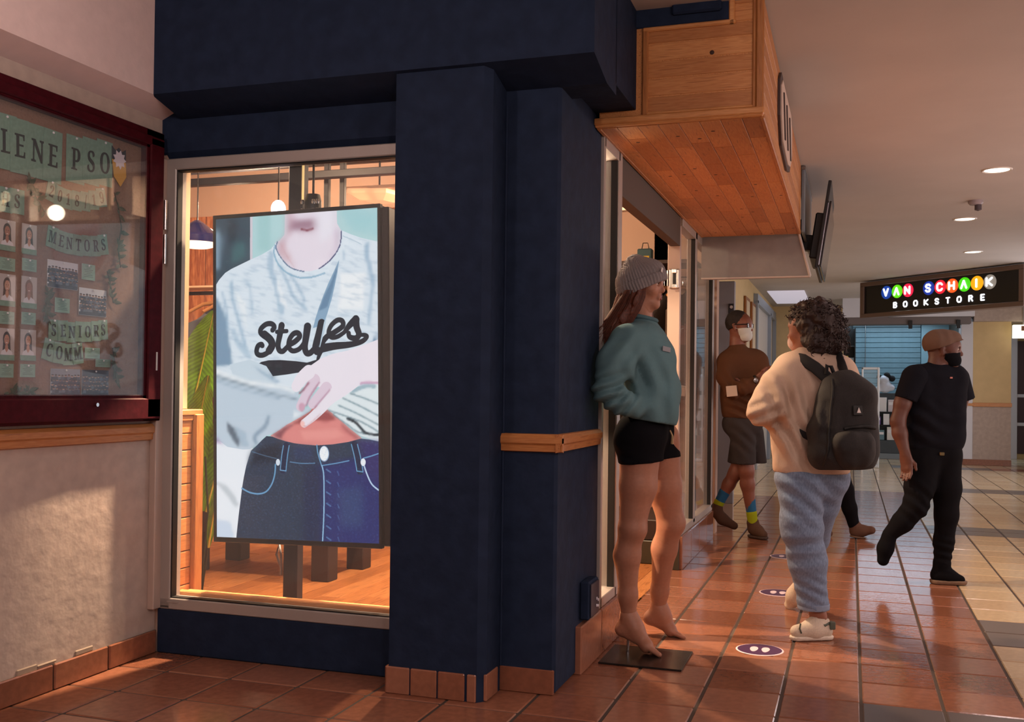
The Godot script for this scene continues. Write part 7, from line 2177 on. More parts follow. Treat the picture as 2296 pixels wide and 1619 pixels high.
	b.cut(Vector3(0, 0.002, 0), Vector3(0, -1, 0))
	b.cut(Vector3(0, 0.024, 0), Vector3(0, 1, 0))
	part("sole", b.mesh(), flat("sole_dark", c8(60, 44, 36), 0.7), t)
	b = blob([Vector3(-0.245, 0.239, -0.129), Vector3(-0.038, 0.049, -0.111)], 0.07, 0.008)
	chain(b, [[Vector3(-0.223, 0.199, -0.129), 0.046], [Vector3(-0.165, 0.135, -0.12), 0.044], [Vector3(-0.071, 0.082, -0.11), 0.032]], 0.03)
	b.bone(Vector3(-0.208, 0.192, -0.129), Vector3(-0.209, 0.229, -0.129), 0.044, 0.048, 0.02)
	part("shoe", b.mesh(), sh, t)


func fourth() -> void:
	var t := thing("person", "walker in black trousers and brown shoes almost hidden behind the woman with the backpack", "person", Vector3(0.068, 0, -8.798), TURN)
	var mb := MB.new()
	var b := blob([Vector3(-0.343, 1.516, 0.006), Vector3(-0.23, 1.299, 0.003)], 0.1, 0.012)
	head(b, Vector3(-0.287, 1.426, 0.005), Vector3(0.9, 0, 0.3), 1.0)
	chain(b, [[Vector3(-0.286, 1.371, 0.004), 0.054], [Vector3(-0.285, 1.254, 0.003), 0.064]], 0.03)
	b.into(mb)
	for s in [-1.0, 1.0]:
		b = blob([Vector3(-0.311, 0.9, 0.099)], 0.3, 0.012)
		hand_of(b, Vector3(-0.311, 0.846, 0.098) + Vector3(0.1 * s, 0, 0), Vector3(0, -1, 0.1), Vector3(0.2, 0, 0.9), Vector3(-s, 0, 0.2).normalized())
		b.into(mb)
	under(mb, [[[Vector3(-0.285, 1.254, 0.003), 0.055], [Vector3(-0.278, 0.714, -0.003), 0.08], [Vector3(-0.204, 0.624, -0.004), 0.075], [Vector3(-0.117, 0.388, 0.003), 0.05], [Vector3(-0.037, 0.126, -0.01), 0.035]], [[Vector3(-0.278, 0.714, -0.003), 0.08], [Vector3(-0.295, 0.344, -0.057), 0.05], [Vector3(-0.306, 0.043, -0.111), 0.035]], [[Vector3(-0.284, 1.188, 0.002), 0.05], [Vector3(-0.284, 1.188, 0.002) + Vector3(0.15, 0, 0), 0.05], [Vector3(-0.288, 1.025, 0.02) + Vector3(0.17, 0, 0), 0.04], [Vector3(-0.311, 0.846, 0.098) + Vector3(0.1, 0, 0), 0.028]], [[Vector3(-0.284, 1.188, 0.002), 0.05], [Vector3(-0.284, 1.188, 0.002) - Vector3(0.15, 0, 0), 0.05], [Vector3(-0.288, 1.025, 0.02) - Vector3(0.17, 0, 0), 0.04], [Vector3(-0.311, 0.846, 0.098) - Vector3(0.1, 0, 0), 0.028]]])
	part("body", mb.mesh(), skin("skin_brown", Color.WHITE), t)
	features(t, Vector3(-0.287, 1.426, 0.005), Vector3(0.9, 0, 0.3), 1.0, flat("lip_brown", Color.WHITE), flat("lash", Color.WHITE))
	b = blob([Vector3(-0.353, 1.509, 0.006), Vector3(-0.221, 1.426, 0.005)], 0.1, 0.012)
	b.ball(Vector3(-0.288, 1.448, -0.005), 0.1, 0.03)
	b.cut(Vector3(-0.279, 1.426, 0.005), Vector3(0.3, -1, 0.3))
	part("hair", b.mesh(), M("short_hair"), t)
	b = blob([Vector3(-0.424, 1.295, 0.103), Vector3(-0.136, 0.673, -0.104)], 0.12, 0.013)
	b.bone(Vector3(-0.32, 1.188, 0.002), Vector3(-0.24, 1.189, 0.002), 0.11, 0.11, 0.05)
	b.bone(Vector3(-0.308, 0.75, -0.003), Vector3(-0.242, 0.751, -0.003), 0.105, 0.105, 0.05)
	for s in [-1.0, 1.0]:
		chain(b, [[Vector3(-0.284, 1.196, 0.002) + Vector3(0.15 * s, 0, 0), 0.07], [Vector3(-0.288, 1.025, 0.02) + Vector3(0.17 * s, 0, 0), 0.055], [Vector3(-0.311, 0.846, 0.098) + Vector3(0.1 * s, 0, 0), 0.04]], 0.03)
	part("jacket", b.mesh(), cloth("dark_jacket", c8(36, 34, 38), 0.3), t)
	b = blob([Vector3(-0.381, 0.719, 0.097), Vector3(0.038, 0.047, -0.111)], 0.1, 0.012)
	b.bone(Vector3(-0.307, 0.695, -0.003), Vector3(-0.22, 0.696, -0.003), 0.1, 0.1, 0.04)
	chain(b, [[Vector3(-0.204, 0.642, -0.004), 0.1], [Vector3(-0.117, 0.388, 0.003), 0.07], [Vector3(-0.075, 0.243, 0.001), 0.056], [Vector3(-0.037, 0.111, -0.01), 0.046]], 0.03)
	chain(b, [[Vector3(-0.3, 0.639, -0.024), 0.1], [Vector3(-0.295, 0.344, -0.057), 0.07], [Vector3(-0.306, 0.043, -0.111), 0.046]], 0.03)
	part("trousers", b.mesh(), M("black_trouser"), t)
	var sh := cloth("shoe_taupe", c8(104, 78, 66), 0.3)
	for q in [[Vector3(-0.018, 0.053, -0.011), Vector3(0.022, 0.063, 0.009), Vector3(0.088, 0.073, 0.049)], [Vector3(-0.306, 0.035, -0.111), Vector3(-0.282, 0.031, -0.091), Vector3(-0.228, 0.03, -0.051)]]:
		b = blob([q[0], q[2]], 0.08, 0.008)
		chain(b, [[q[0], 0.046], [q[1], 0.044], [q[2], 0.032]], 0.03)
		b.bone(q[0], q[0] + Vector3(-0.01, 0.05, 0), 0.046, 0.048, 0.02)
		b.cut(q[0] + Vector3(0, -0.036, 0), Vector3(-0.12, -1, 0))
		part("shoe", b.mesh(), sh, t)
		b = blob([q[0], q[2]], 0.08, 0.008)
		b.bone(q[0] + Vector3(0, -0.03, 0), q[2] + Vector3(0, -0.012, 0), 0.048, 0.04, 0.01)
		b.cut(q[0] + Vector3(0, -0.05, 0), Vector3(-0.12, -1, 0))
		b.cut(q[0] + Vector3(0, -0.034, 0), Vector3(0.12, 1, 0))
		part("sole", b.mesh(), flat("sole_tan", Color.WHITE), t)



# ---------------------------------------------------------------- drawing on pictures
var psc := 1.0


func poly(im: Image, pts0: Array, col: Color) -> void:
	var pts := pts0.map(func(p: Vector2) -> Vector2: return p * psc) if psc != 1.0 else pts0
	var lo := 1e9
	var hi := -1e9
	for p in pts:
		lo = minf(lo, p.y)
		hi = maxf(hi, p.y)
	var w := im.get_width()
	for y in range(maxi(0, int(lo)), mini(im.get_height(), int(hi) + 1)):
		var xs := []
		var yy := y + 0.5
		for i in pts.size():
			var a: Vector2 = pts[i]
			var b: Vector2 = pts[(i + 1) % pts.size()]
			if (a.y <= yy) != (b.y <= yy):
				xs.append(a.x + (yy - a.y) / (b.y - a.y) * (b.x - a.x))
		xs.sort()
		for i in range(0, xs.size() - 1, 2):
			var x0 := clampi(roundi(xs[i]), 0, w)
			var x1 := clampi(roundi(xs[i + 1]), 0, w)
			if x1 > x0:
				im.fill_rect(Rect2i(x0, y, x1 - x0, 1), col)


func disc(im: Image, c: Vector2, rx: float, ry: float, col: Color) -> void:
	disc_(im, c * psc, rx * psc, ry * psc, col)


func disc_(im: Image, c: Vector2, rx: float, ry: float, col: Color) -> void:
	for y in range(maxi(0, int(c.y - ry)), mini(im.get_height(), int(c.y + ry) + 1)):
		var t := (y + 0.5 - c.y) / ry
		if absf(t) < 1.0:
			var h := rx * sqrt(1.0 - t * t)
			var x0 := clampi(roundi(c.x - h), 0, im.get_width())
			var x1 := clampi(roundi(c.x + h), 0, im.get_width())
			if x1 > x0:
				im.fill_rect(Rect2i(x0, y, x1 - x0, 1), col)


# a smooth line through the points, drawn with round ends
func stroke(im: Image, pts0: Array, w: float, col: Color, w2 := -1.0) -> void:
	var pts := pts0.map(func(p: Vector2) -> Vector2: return p * psc) if psc != 1.0 else pts0
	w *= psc
	w2 *= psc
	if w2 < 0.0:
		w2 = w
	var cv := Curve2D.new()
	for i in pts.size():
		var t := Vector2.ZERO
		if i > 0 and i < pts.size() - 1:
			t = (pts[i + 1] - pts[i - 1]) / 6.0
		cv.add_point(pts[i], -t, t)
	var l := cv.get_baked_length()
	var n := maxi(2, int(l / maxf(1.0, minf(w, w2) * 0.12)))
	for i in n + 1:
		var r := lerpf(w, w2, float(i) / n) * 0.5
		disc_(im, cv.sample_baked(l * i / n), r, r, col)


# paints onto a clear layer a quarter of the size, blurs it, and lays it over the picture
func soft(im: Image, blur: int, paint: Callable) -> void:
	var w := im.get_width()
	var h := im.get_height()
	var k := 1 if blur < 4 else 4
	var l := im.duplicate() as Image
	if k == 4:
		l.resize(w / 2, h / 2, Image.INTERPOLATE_BILINEAR)
		l.resize(w / 4, h / 4, Image.INTERPOLATE_BILINEAR)
		var d := l.get_data()
		for i in range(3, d.size(), 4):
			d[i] = 0
		l.set_data(w / 4, h / 4, false, Image.FORMAT_RGBA8, d)
	else:
		l.fill(Color(c8(80, 120, 160), 0.0))
	psc = 1.0 / k
	paint.call(l)
	psc = 1.0
	var q := float(blur) / k
	while q > 1.4:
		l.resize(maxi(2, l.get_width() / 2), maxi(2, l.get_height() / 2), Image.INTERPOLATE_BILINEAR)
		q /= 2.0
	while l.get_width() < w / 2:
		l.resize(l.get_width() * 2, l.get_height() * 2, Image.INTERPOLATE_BILINEAR)
	l.resize(w, h, Image.INTERPOLATE_CUBIC)
	im.blend_rect(l, Rect2i(0, 0, w, h), Vector2i.ZERO)


func screen_picture() -> ImageTexture:
	var W := 1000
	var H := 1760
	var im := Image.create(W, H, false, Image.FORMAT_RGBA8)
	# the room behind
	im.fill(c8(182, 218, 222))
	poly(im, [Vector2(-22, -32), Vector2(222, -21), Vector2(221, 390), Vector2(-24, 385)], c8(58, 78, 92))
	soft(im, 24, func(l: Image) -> void:
		poly(l, [Vector2(-13, 64), Vector2(27, 41), Vector2(53, 114), Vector2(33, 291), Vector2(-7, 290)], Color(c8(150, 176, 196), 0.8))
		poly(l, [Vector2(100, 115), Vector2(199, 131), Vector2(205, 237), Vector2(79, 269)], Color(c8(70, 112, 118), 0.8))
		poly(l, [Vector2(67, 7), Vector2(153, 5), Vector2(139, 134), Vector2(73, 150)], Color(c8(40, 52, 66), 0.8))
		poly(l, [Vector2(265, -20), Vector2(351, -16), Vector2(351, 206), Vector2(265, 203)], Color(c8(160, 204, 206), 0.7))
		poly(l, [Vector2(762, 1), Vector2(1000, 10), Vector2(999, 163), Vector2(841, 118)], Color(c8(160, 208, 216), 0.6)))
	poly(im, [Vector2(220, -21), Vector2(236, -21), Vector2(235, 249), Vector2(219, 249)], c8(212, 206, 216))
	# white bedding low on the left
	poly(im, [Vector2(-30, 1233), Vector2(233, 1226), Vector2(231, 1847), Vector2(-32, 1861)], c8(238, 243, 250))
	soft(im, 20, func(l: Image) -> void:
		poly(l, [Vector2(-9, 1450), Vector2(62, 1467), Vector2(118, 1522), Vector2(147, 1584), Vector2(118, 1598), Vector2(68, 1537), Vector2(-2, 1469)], Color(c8(190, 200, 208), 0.8))
		poly(l, [Vector2(-14, 1655), Vector2(89, 1670), Vector2(118, 1757), Vector2(-10, 1770)], Color(c8(196, 214, 236), 0.7)))
	# neck and chin
	poly(im, [Vector2(441, -12), Vector2(757, -16), Vector2(759, 69), Vector2(784, 110), Vector2(791, 208), Vector2(714, 285), Vector2(641, 330), Vector2(575, 334), Vector2(496, 326), Vector2(430, 278), Vector2(377, 218), Vector2(377, 154), Vector2(407, 141), Vector2(437, 110)], c8(234, 224, 236))
	soft(im, 26, func(l: Image) -> void:
		poly(l, [Vector2(437, -12), Vector2(510, -9), Vector2(490, 100), Vector2(457, 145), Vector2(443, 278), Vector2(377, 218), Vector2(384, 149), Vector2(437, 110)], Color(c8(206, 170, 184), 0.75))
		disc(l, Vector2(570, 68), 110, 42, Color(c8(150, 108, 128), 0.8))
		poly(l, [Vector2(404, 173), Vector2(443, 162), Vector2(522, 304), Vector2(483, 297)], Color(c8(208, 160, 166), 0.6))
		poly(l, [Vector2(728, 80), Vector2(788, 110), Vector2(774, 207), Vector2(708, 274), Vector2(681, 273), Vector2(741, 195)], Color(c8(206, 186, 208), 0.7))
		poly(l, [Vector2(616, -5), Vector2(749, -5), Vector2(741, 137), Vector2(642, 192)], Color(c8(240, 240, 250), 0.6)))
	soft(im, 8, func(l: Image) -> void:
		stroke(l, [Vector2(543, 88), Vector2(579, 95), Vector2(612, 89)], 16, Color(c8(138, 76, 92), 0.9))
		stroke(l, [Vector2(410, 155), Vector2(443, 214), Vector2(496, 291)], 6, Color(c8(190, 134, 140), 0.6)))
	# the grey T-shirt
	var shirt := c8(222, 234, 244)
	poly(im, [Vector2(-24, 409), Vector2(-7, 373), Vector2(19, 338), Vector2(59, 301), Vector2(99, 281), Vector2(159, 259), Vector2(218, 237), Vector2(291, 213), Vector2(351, 185), Vector2(384, 154), Vector2(394, 143), Vector2(385, 172), Vector2(390, 198), Vector2(413, 237), Vector2(443, 267), Vector2(476, 294), Vector2(509, 308), Vector2(555, 316), Vector2(602, 316), Vector2(648, 306), Vector2(688, 285), Vector2(721, 260), Vector2(751, 226), Vector2(771, 190), Vector2(782, 144), Vector2(785, 107), Vector2(841, 132), Vector2(900, 154), Vector2(946, 166), Vector2(1002, 180), Vector2(999, 936), Vector2(-26, 944)], shirt)
	soft(im, 22, func(l: Image) -> void:
		var g := Color(c8(150, 182, 208), 0.75)
		poly(l, [Vector2(-24, 432), Vector2(-1, 421), Vector2(52, 517), Vector2(78, 618), Vector2(110, 813), Vector2(-25, 825)], Color(c8(112, 144, 172), 0.85))
		stroke(l, [Vector2(99, 352), Vector2(105, 441), Vector2(151, 589), Vector2(197, 737)], 26, g)
		stroke(l, [Vector2(39, 410), Vector2(65, 499), Vector2(78, 618)], 20, g)
		stroke(l, [Vector2(178, 342), Vector2(218, 390), Vector2(230, 531)], 22, Color(g, 0.5))
		stroke(l, [Vector2(351, 212), Vector2(350, 299), Vector2(390, 405), Vector2(416, 534)], 40, Color(g, 0.6))
		stroke(l, [Vector2(403, 277), Vector2(456, 372), Vector2(495, 454), Vector2(574, 524)], 24, Color(g, 0.7))
		stroke(l, [Vector2(469, 325), Vector2(528, 408), Vector2(561, 478)], 22, Color(g, 0.7))
		stroke(l, [Vector2(940, 189), Vector2(933, 240), Vector2(952, 314), Vector2(972, 405)], 34, g)
		stroke(l, [Vector2(978, 371), Vector2(958, 484), Vector2(944, 608)], 26, Color(g, 0.7))
		stroke(l, [Vector2(801, 214), Vector2(798, 265)], 14, g)
		stroke(l, [Vector2(216, 766), Vector2(150, 707), Vector2(111, 624)], 40, Color(g, 0.5))
		poly(l, [Vector2(774, 333), Vector2(932, 336), Vector2(918, 540), Vector2(759, 538)], Color(c8(246, 249, 252), 0.8))
		poly(l, [Vector2(112, 388), Vector2(198, 472), Vector2(204, 648), Vector2(138, 471)], Color(c8(240, 246, 250), 0.8))
		poly(l, [Vector2(377, 300), Vector2(442, 453), Vector2(468, 534), Vector2(403, 475)], Color(c8(244, 248, 252), 0.8))
		poly(l, [Vector2(950, 727), Vector2(994, 637), Vector2(993, 727)], Color(c8(70, 110, 150), 0.9)))
	# collar
	soft(im, 5, func(l: Image) -> void:
		stroke(l, [Vector2(377, 166), Vector2(372, 212), Vector2(403, 277), Vector2(463, 325), Vector2(542, 350), Vector2(615, 347), Vector2(681, 331)], 12, Color(c8(140, 180, 206), 0.75))
		stroke(l, [Vector2(392, 149), Vector2(385, 184), Vector2(417, 238), Vector2(476, 293), Vector2(555, 316)], 8, Color(c8(96, 118, 150), 0.9))
		stroke(l, [Vector2(785, 113), Vector2(774, 190), Vector2(721, 260), Vector2(648, 306)], 8, Color(c8(60, 66, 110), 0.9))
		stroke(l, [Vector2(794, 139), Vector2(854, 164), Vector2(906, 191)], 6, Color(c8(160, 190, 210), 0.8)))
	# heather: fine slanting flecks
	var fn := FastNoiseLite.new()
	fn.seed = 3
	fn.frequency = 0.03
	var fl := Image.create(250, 440, false, Image.FORMAT_RGBA8)
	for y in 440:
		for x in 250:
			fl.set_pixel(x, y, Color(0.5, 0.62, 0.74, clampf(fn.get_noise_2d(x * 0.9 + y * 0.6, (y - x * 0.25) * 4.0) * 0.4, 0.0, 0.3)))
	fl.resize(W, H, Image.INTERPOLATE_CUBIC)
	var mask := Image.create(W, H, false, Image.FORMAT_RGBA8)
	poly(mask, [Vector2(-24, 409), Vector2(19, 338), Vector2(99, 281), Vector2(218, 237), Vector2(351, 194), Vector2(377, 207), Vector2(443, 290), Vector2(575, 328), Vector2(714, 291), Vector2(787, 207), Vector2(841, 141), Vector2(1002, 186), Vector2(999, 812), Vector2(-26, 861)], Color.WHITE)
	im.blend_rect_mask(fl, mask, Rect2i(0, 0, W, H), Vector2i.ZERO)
	# the diagonal fold
	poly(im, [Vector2(771, 263), Vector2(741, 320), Vector2(704, 388), Vector2(674, 451), Vector2(647, 514), Vector2(626, 571), Vector2(610, 623), Vector2(673, 606), Vector2(690, 572), Vector2(703, 532), Vector2(727, 463), Vector2(743, 401), Vector2(759, 332)], c8(136, 170, 198))
	soft(im, 10, func(l: Image) -> void:
		poly(l, [Vector2(767, 270), Vector2(714, 389), Vector2(674, 457), Vector2(640, 537), Vector2(700, 514), Vector2(733, 418), Vector2(757, 338)], Color(c8(96, 132, 164), 0.8)))
	# lettering
	var ink := c8(26, 36, 48)
	stroke(im, [Vector2(360, 626), Vector2(370, 615), Vector2(368, 602), Vector2(349, 591), Vector2(319, 594), Vector2(290, 614), Vector2(284, 637), Vector2(303, 656), Vector2(336, 676), Vector2(355, 699), Vector2(349, 728), Vector2(322, 752), Vector2(289, 762), Vector2(264, 754), Vector2(259, 734), Vector2(269, 710), Vector2(288, 702), Vector2(295, 709)], 29, ink, 29)
	stroke(im, [Vector2(309, 649), Vector2(346, 679), Vector2(357, 708), Vector2(339, 737)], 44, ink)
	stroke(im, [Vector2(417, 603), Vector2(405, 656), Vector2(394, 708), Vector2(402, 737), Vector2(423, 743), Vector2(445, 726), Vector2(464, 708)], 38, ink, 26)
	stroke(im, [Vector2(387, 637), Vector2(448, 634)], 23, ink)
	stroke(im, [Vector2(464, 708), Vector2(501, 691), Vector2(529, 665), Vector2(516, 646), Vector2(489, 651), Vector2(465, 682), Vector2(461, 720), Vector2(484, 742), Vector2(521, 735), Vector2(547, 712), Vector2(560, 691)], 31, ink, 26)
	stroke(im, [Vector2(577, 614), Vector2(569, 663), Vector2(560, 720), Vector2(570, 754), Vector2(593, 755), Vector2(616, 735)], 44, ink, 31)
	stroke(im, [Vector2(663, 597), Vector2(647, 652), Vector2(625, 721), Vector2(630, 748), Vector2(647, 749)], 44, ink, 36)
	stroke(im, [Vector2(660, 709), Vector2(693, 672), Vector2(739, 649), Vector2(789, 618), Vector2(787, 590), Vector2(758, 585), Vector2(721, 612), Vector2(705, 649), Vector2(722, 675), Vector2(759, 672), Vector2(799, 650)], 32, ink, 23)
	stroke(im, [Vector2(799, 650), Vector2(832, 613), Vector2(868, 585)], 23, ink, 44)
	stroke(im, [Vector2(868, 582), Vector2(873, 625), Vector2(886, 662), Vector2(868, 683), Vector2(832, 676), Vector2(825, 656)], 41, ink, 26)
	stroke(im, [Vector2(884, 666), Vector2(921, 668), Vector2(932, 679), Vector2(901, 702), Vector2(831, 716), Vector2(739, 722), Vector2(666, 732)], 20, ink, 46)
	stroke(im, [Vector2(666, 732), Vector2(653, 755), Vector2(639, 790)], 33, ink, 18)
	poly(im, [Vector2(247, 821), Vector2(289, 798), Vector2(335, 790), Vector2(408, 790), Vector2(507, 798), Vector2(573, 807), Vector2(633, 792), Vector2(643, 807), Vector2(593, 824), Vector2(547, 856), Vector2(454, 868), Vector2(361, 877), Vector2(309, 848)], ink)
	poly(im, [Vector2(677, 594), Vector2(695, 554), Vector2(680, 640), Vector2(653, 726), Vector2(648, 726)], c8(190, 212, 228))
	# the gathered hem
	poly(im, [Vector2(-28, 835), Vector2(21, 848), Vector2(85, 866), Vector2(192, 888), Vector2(298, 903), Vector2(362, 916), Vector2(433, 931), Vector2(490, 940), Vector2(522, 971), Vector2(522, 1002), Vector2(508, 1039), Vector2(540, 1058), Vector2(597, 1049), Vector2(582, 1069), Vector2(540, 1098), Vector2(475, 1122), Vector2(433, 1153), Vector2(376, 1180), Vector2(304, 1205), Vector2(283, 1232), Vector2(261, 1251), Vector2(212, 1274), Vector2(169, 1276), Vector2(119, 1269), Vector2(69, 1262), Vector2(20, 1231), Vector2(-29, 1181)], c8(196, 212, 226))
	poly(im, [Vector2(85, 809), Vector2(213, 784), Vector2(320, 821), Vector2(362, 878), Vector2(362, 916), Vector2(192, 888), Vector2(106, 866)], c8(204, 220, 232))
	soft(im, 12, func(l: Image) -> void:
		stroke(l, [Vector2(-11, 841), Vector2(85, 873), Vector2(192, 904), Vector2(312, 922), Vector2(419, 937), Vector2(490, 958)], 34, Color(c8(240, 246, 250), 0.9))
		stroke(l, [Vector2(-11, 870), Vector2(85, 898), Vector2(191, 926), Vector2(298, 954), Vector2(419, 984), Vector2(519, 1005)], 14, Color(c8(110, 128, 144), 0.9))
		stroke(l, [Vector2(-11, 893), Vector2(120, 936), Vector2(277, 973), Vector2(405, 1003)], 16, Color(c8(140, 164, 186), 0.6))
		poly(l, [Vector2(59, 1116), Vector2(112, 1153), Vector2(148, 1228), Vector2(148, 1273), Vector2(105, 1229), Vector2(70, 1179)], Color(c8(90, 104, 118), 0.9))
		stroke(l, [Vector2(333, 1098), Vector2(312, 1149), Vector2(247, 1201), Vector2(254, 1239)], 30, Color(c8(128, 152, 174), 0.8))
		poly(l, [Vector2(112, 1140), Vector2(191, 1177), Vector2(212, 1265), Vector2(162, 1266)], Color(c8(170, 192, 210), 0.8))
		poly(l, [Vector2(362, 878), Vector2(419, 909), Vector2(377, 915), Vector2(277, 859), Vector2(220, 803)], Color(c8(150, 176, 200), 0.8))
		poly(l, [Vector2(490, 1058), Vector2(540, 1070), Vector2(575, 1057), Vector2(532, 1095), Vector2(475, 1121)], Color(c8(236, 242, 248), 0.9))
		poly(l, [Vector2(-12, 1181), Vector2(27, 1231), Vector2(62, 1262), Vector2(-12, 1239)], Color(c8(166, 130, 176), 0.7)))
	# belly
	poly(im, [Vector2(622, 1032), Vector2(696, 1059), Vector2(732, 1083), Vector2(774, 1116), Vector2(831, 1161), Vector2(895, 1206), Vector2(902, 1224), Vector2(831, 1238), Vector2(724, 1252), Vector2(617, 1255), Vector2(518, 1251), Vector2(418, 1232), Vector2(343, 1200), Vector2(404, 1167), Vector2(447, 1140), Vector2(490, 1119), Vector2(540, 1095), Vector2(589, 1069)], c8(226, 140, 136))
	soft(im, 16, func(l: Image) -> void:
		poly(l, [Vector2(604, 1057), Vector2(696, 1059), Vector2(760, 1110), Vector2(689, 1130), Vector2(618, 1119), Vector2(546, 1145), Vector2(475, 1133)], Color(c8(140, 62, 66), 0.75))
		poly(l, [Vector2(343, 1200), Vector2(447, 1140), Vector2(504, 1133), Vector2(432, 1184), Vector2(418, 1222)], Color(c8(126, 70, 80), 0.8))
		poly(l, [Vector2(518, 1170), Vector2(746, 1153), Vector2(817, 1201), Vector2(688, 1229), Vector2(546, 1226)], Color(c8(240, 160, 152), 0.7))
		poly(l, [Vector2(774, 1122), Vector2(902, 1212), Vector2(859, 1219), Vector2(781, 1165)], Color(c8(168, 88, 92), 0.7)))
	# the shirt's draped right side
	poly(im, [Vector2(696, 1059), Vector2(732, 1024), Vector2(782, 996), Vector2(860, 952), Vector2(925, 930), Vector2(1006, 921), Vector2(1005, 1226), Vector2(959, 1216), Vector2(895, 1198), Vector2(817, 1145), Vector2(746, 1092)], c8(228, 238, 242))
	soft(im, 7, func(l: Image) -> void:
		for q in [[Vector2(703, 1063), Vector2(796, 1091), Vector2(902, 1126), Vector2(1002, 1179)], [Vector2(732, 1086), Vector2(817, 1140), Vector2(888, 1181), Vector2(1002, 1192)], [Vector2(789, 999), Vector2(889, 1041), Vector2(1002, 1094)], [Vector2(832, 974), Vector2(924, 1003), Vector2(1002, 1033)], [Vector2(760, 1036), Vector2(867, 1078), Vector2(1002, 1142)]]:
			stroke(l, q, 12, Color(c8(110, 138, 150), 0.8))
		stroke(l, [Vector2(817, 1109), Vector2(867, 1130), Vector2(923, 1181), Vector2(995, 1192)], 16, Color(c8(24, 36, 44), 0.9))
		stroke(l, [Vector2(853, 961), Vector2(925, 936), Vector2(974, 939)], 26, Color(c8(150, 178, 192), 0.8)))
	# arm and hand
	var hand := c8(240, 232, 242)
	poly(im, [Vector2(544, 858), Vector2(598, 821), Vector2(655, 787), Vector2(733, 762), Vector2(819, 747), Vector2(904, 723), Vector2(1008, 690), Vector2(1006, 930), Vector2(953, 921), Vector2(903, 921), Vector2(857, 952), Vector2(796, 990), Vector2(743, 1018), Vector2(718, 1037), Vector2(690, 975), Vector2(640, 932), Vector2(597, 889)], hand)
	var fing := c8(226, 206, 222)
	stroke(im, [Vector2(619, 901), Vector2(583, 958), Vector2(543, 1020), Vector2(531, 1042)], 66, fing, 52)
	stroke(im, [Vector2(690, 944), Vector2(640, 994), Vector2(604, 1029)], 66, fing, 50)
	stroke(im, [Vector2(732, 975), Vector2(689, 1025), Vector2(618, 1088), Vector2(554, 1132)], 62, hand, 46)
	stroke(im, [Vector2(583, 858), Vector2(540, 890), Vector2(508, 933)], 78, hand, 62)
	soft(im, 9, func(l: Image) -> void:
		var sh := Color(c8(170, 112, 140), 0.7)
		stroke(l, [Vector2(647, 914), Vector2(590, 989), Vector2(568, 1039)], 14, sh)
		stroke(l, [Vector2(711, 953), Vector2(661, 1006), Vector2(618, 1050)], 12, sh)
		stroke(l, [Vector2(583, 914), Vector2(547, 955), Vector2(526, 971)], 16, Color(c8(150, 90, 110), 0.8))
		stroke(l, [Vector2(539, 1135), Vector2(568, 1147), Vector2(653, 1081)], 8, Color(c8(190, 120, 130), 0.6))
		stroke(l, [Vector2(1003, 921), Vector2(925, 918), Vector2(896, 924)], 18, Color(c8(200, 150, 184), 0.7))
		disc(l, Vector2(540, 1045), 22, 26, Color(c8(206, 150, 172), 0.7))
		disc(l, Vector2(543, 1135), 16, 18, Color(c8(255, 190, 180), 0.8)))
	# jeans
	poly(im, [Vector2(222, 1281), Vector2(261, 1251), Vector2(290, 1225), Vector2(319, 1202), Vector2(354, 1204), Vector2(397, 1218), Vector2(439, 1229), Vector2(496, 1240), Vector2(546, 1245), Vector2(624, 1250), Vector2(724, 1244), Vector2(817, 1231), Vector2(895, 1212), Vector2(945, 1217), Vector2(1005, 1228), Vector2(1002, 1817), Vector2(121, 1865), Vector2(126, 1757), Vector2(133, 1699), Vector2(144, 1616), Vector2(154, 1552), Vector2(163, 1488), Vector2(176, 1424), Vector2(190, 1367), Vector2(208, 1316)], c8(36, 56, 78))
	soft(im, 40, func(l: Image) -> void:
		poly(l, [Vector2(617, 1348), Vector2(1005, 1282), Vector2(1002, 1817), Vector2(657, 1836)], Color(c8(28, 40, 118), 0.7))
		poly(l, [Vector2(866, 1212), Vector2(1005, 1221), Vector2(1004, 1428), Vector2(922, 1431)], Color(c8(52, 36, 120), 0.6))
		poly(l, [Vector2(219, 1277), Vector2(432, 1222), Vector2(418, 1297), Vector2(375, 1349), Vector2(190, 1367)], Color(c8(22, 34, 48), 0.8))
		poly(l, [Vector2(539, 1356), Vector2(659, 1353), Vector2(658, 1786), Vector2(537, 1792)], Color(c8(22, 40, 74), 0.7))
		poly(l, [Vector2(758, 1485), Vector2(901, 1456), Vector2(900, 1676), Vector2(772, 1682)], Color(c8(50, 76, 150), 0.5))
		poly(l, [Vector2(475, 1252), Vector2(617, 1255), Vector2(617, 1336), Vector2(475, 1333)], Color(c8(34, 56, 104), 0.6)))
	var st := c8(104, 160, 200)
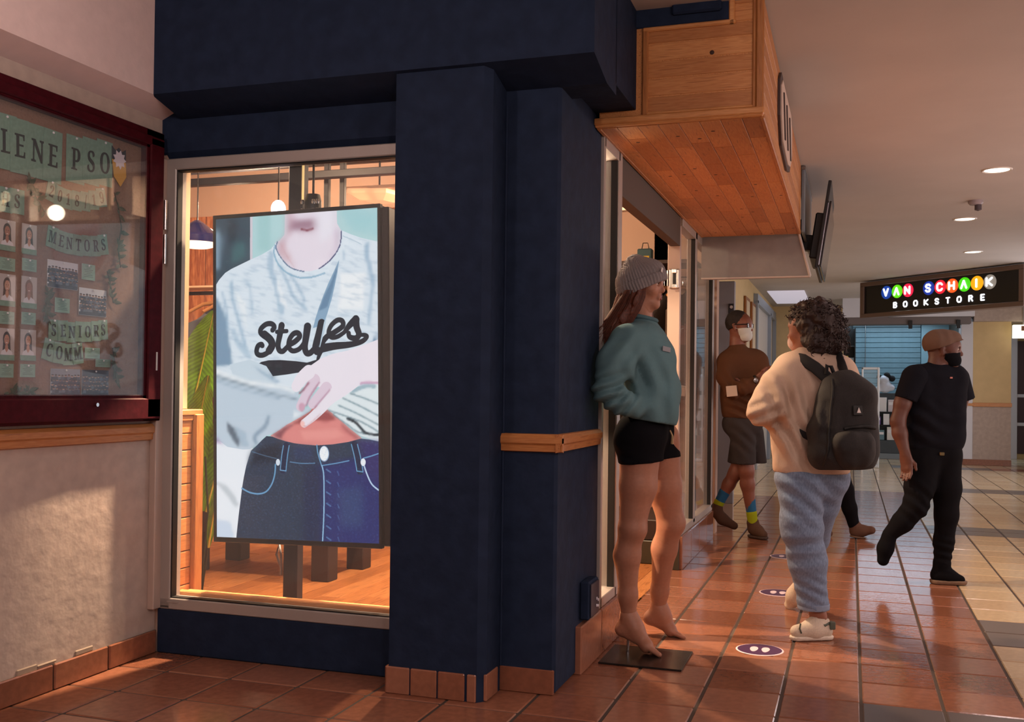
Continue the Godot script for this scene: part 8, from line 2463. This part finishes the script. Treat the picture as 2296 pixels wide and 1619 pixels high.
	soft(im, 2, func(l: Image) -> void:
		stroke(l, [Vector2(163, 1488), Vector2(211, 1509), Vector2(268, 1516), Vector2(317, 1502), Vector2(353, 1459), Vector2(371, 1405), Vector2(375, 1355)], 9, st)
		stroke(l, [Vector2(910, 1347), Vector2(930, 1400), Vector2(958, 1451), Vector2(1000, 1482)], 9, Color(c8(190, 214, 236)))
		stroke(l, [Vector2(631, 1248), Vector2(637, 1292), Vector2(659, 1357)], 7, st)
		stroke(l, [Vector2(659, 1357), Vector2(745, 1344), Vector2(823, 1329)], 6, st)
		stroke(l, [Vector2(661, 1358), Vector2(671, 1402), Vector2(673, 1501), Vector2(671, 1625), Vector2(662, 1774)], 8, Color(c8(150, 196, 226)))
		stroke(l, [Vector2(467, 1340), Vector2(539, 1347), Vector2(617, 1345)], 6, Color(st, 0.7))
		stroke(l, [Vector2(229, 1287), Vector2(304, 1307), Vector2(382, 1323)], 5, Color(st, 0.5))
		stroke(l, [Vector2(909, 1315), Vector2(958, 1302), Vector2(1001, 1288)], 7, st)
		for k in 14:
			stroke(l, [Vector2(688, 1377) + Vector2(0, k * 60), Vector2(688, 1377) + Vector2(24, k * 60 + 14)], 9, Color(st, 0.55))
			stroke(l, [Vector2(755, 1387) + Vector2(0, k * 58), Vector2(755, 1387) + Vector2(8, k * 58 + 20)], 7, Color(st, 0.35))
		for q in [[Vector2(443, 1253), Vector2(432, 1310), Vector2(423, 1385)], [Vector2(856, 1243), Vector2(874, 1310), Vector2(888, 1383)]]:
			stroke(l, q, 40, c8(20, 36, 66))
			stroke(l, [q[0] + Vector2(-18, 0), q[1] + Vector2(-18, 0), q[2] + Vector2(-18, 0)], 6, st)
			stroke(l, [q[0] + Vector2(18, 0), q[1] + Vector2(18, 0), q[2] + Vector2(18, 0)], 6, st)
			stroke(l, [q[2] + Vector2(-18, 0), q[2] + Vector2(18, 4)], 6, st))
	disc(im, Vector2(675, 1294), 30, 42, c8(150, 176, 206))
	disc(im, Vector2(674, 1293), 26, 38, c8(244, 248, 252))
	disc(im, Vector2(391, 1343), 13, 18, c8(220, 230, 240))
	disc(im, Vector2(907, 1336), 15, 20, c8(240, 245, 250))
	# denim grain
	var dn := Image.create(500, 880, false, Image.FORMAT_RGBA8)
	fn.frequency = 0.12
	for y in range(500, 880):
		for x in range(70, 500):
			dn.set_pixel(x, y, Color(0.45, 0.62, 0.85, clampf(fn.get_noise_2d(x, y * 1.4) * 0.5 - 0.05, 0.0, 0.3)))
	dn.resize(W, H, Image.INTERPOLATE_BILINEAR)
	mask.fill(Color(0, 0, 0, 0))
	poly(mask, [Vector2(222, 1281), Vector2(319, 1202), Vector2(439, 1229), Vector2(624, 1250), Vector2(817, 1231), Vector2(895, 1212), Vector2(1005, 1228), Vector2(1002, 1817), Vector2(121, 1865), Vector2(144, 1616), Vector2(163, 1488), Vector2(190, 1367)], Color.WHITE)
	im.blend_rect_mask(dn, mask, Rect2i(0, 0, W, H), Vector2i.ZERO)
	im.convert(Image.FORMAT_RGB8)
	im.resize(750, 1320, Image.INTERPOLATE_LANCZOS)
	return ImageTexture.create_from_image(im)
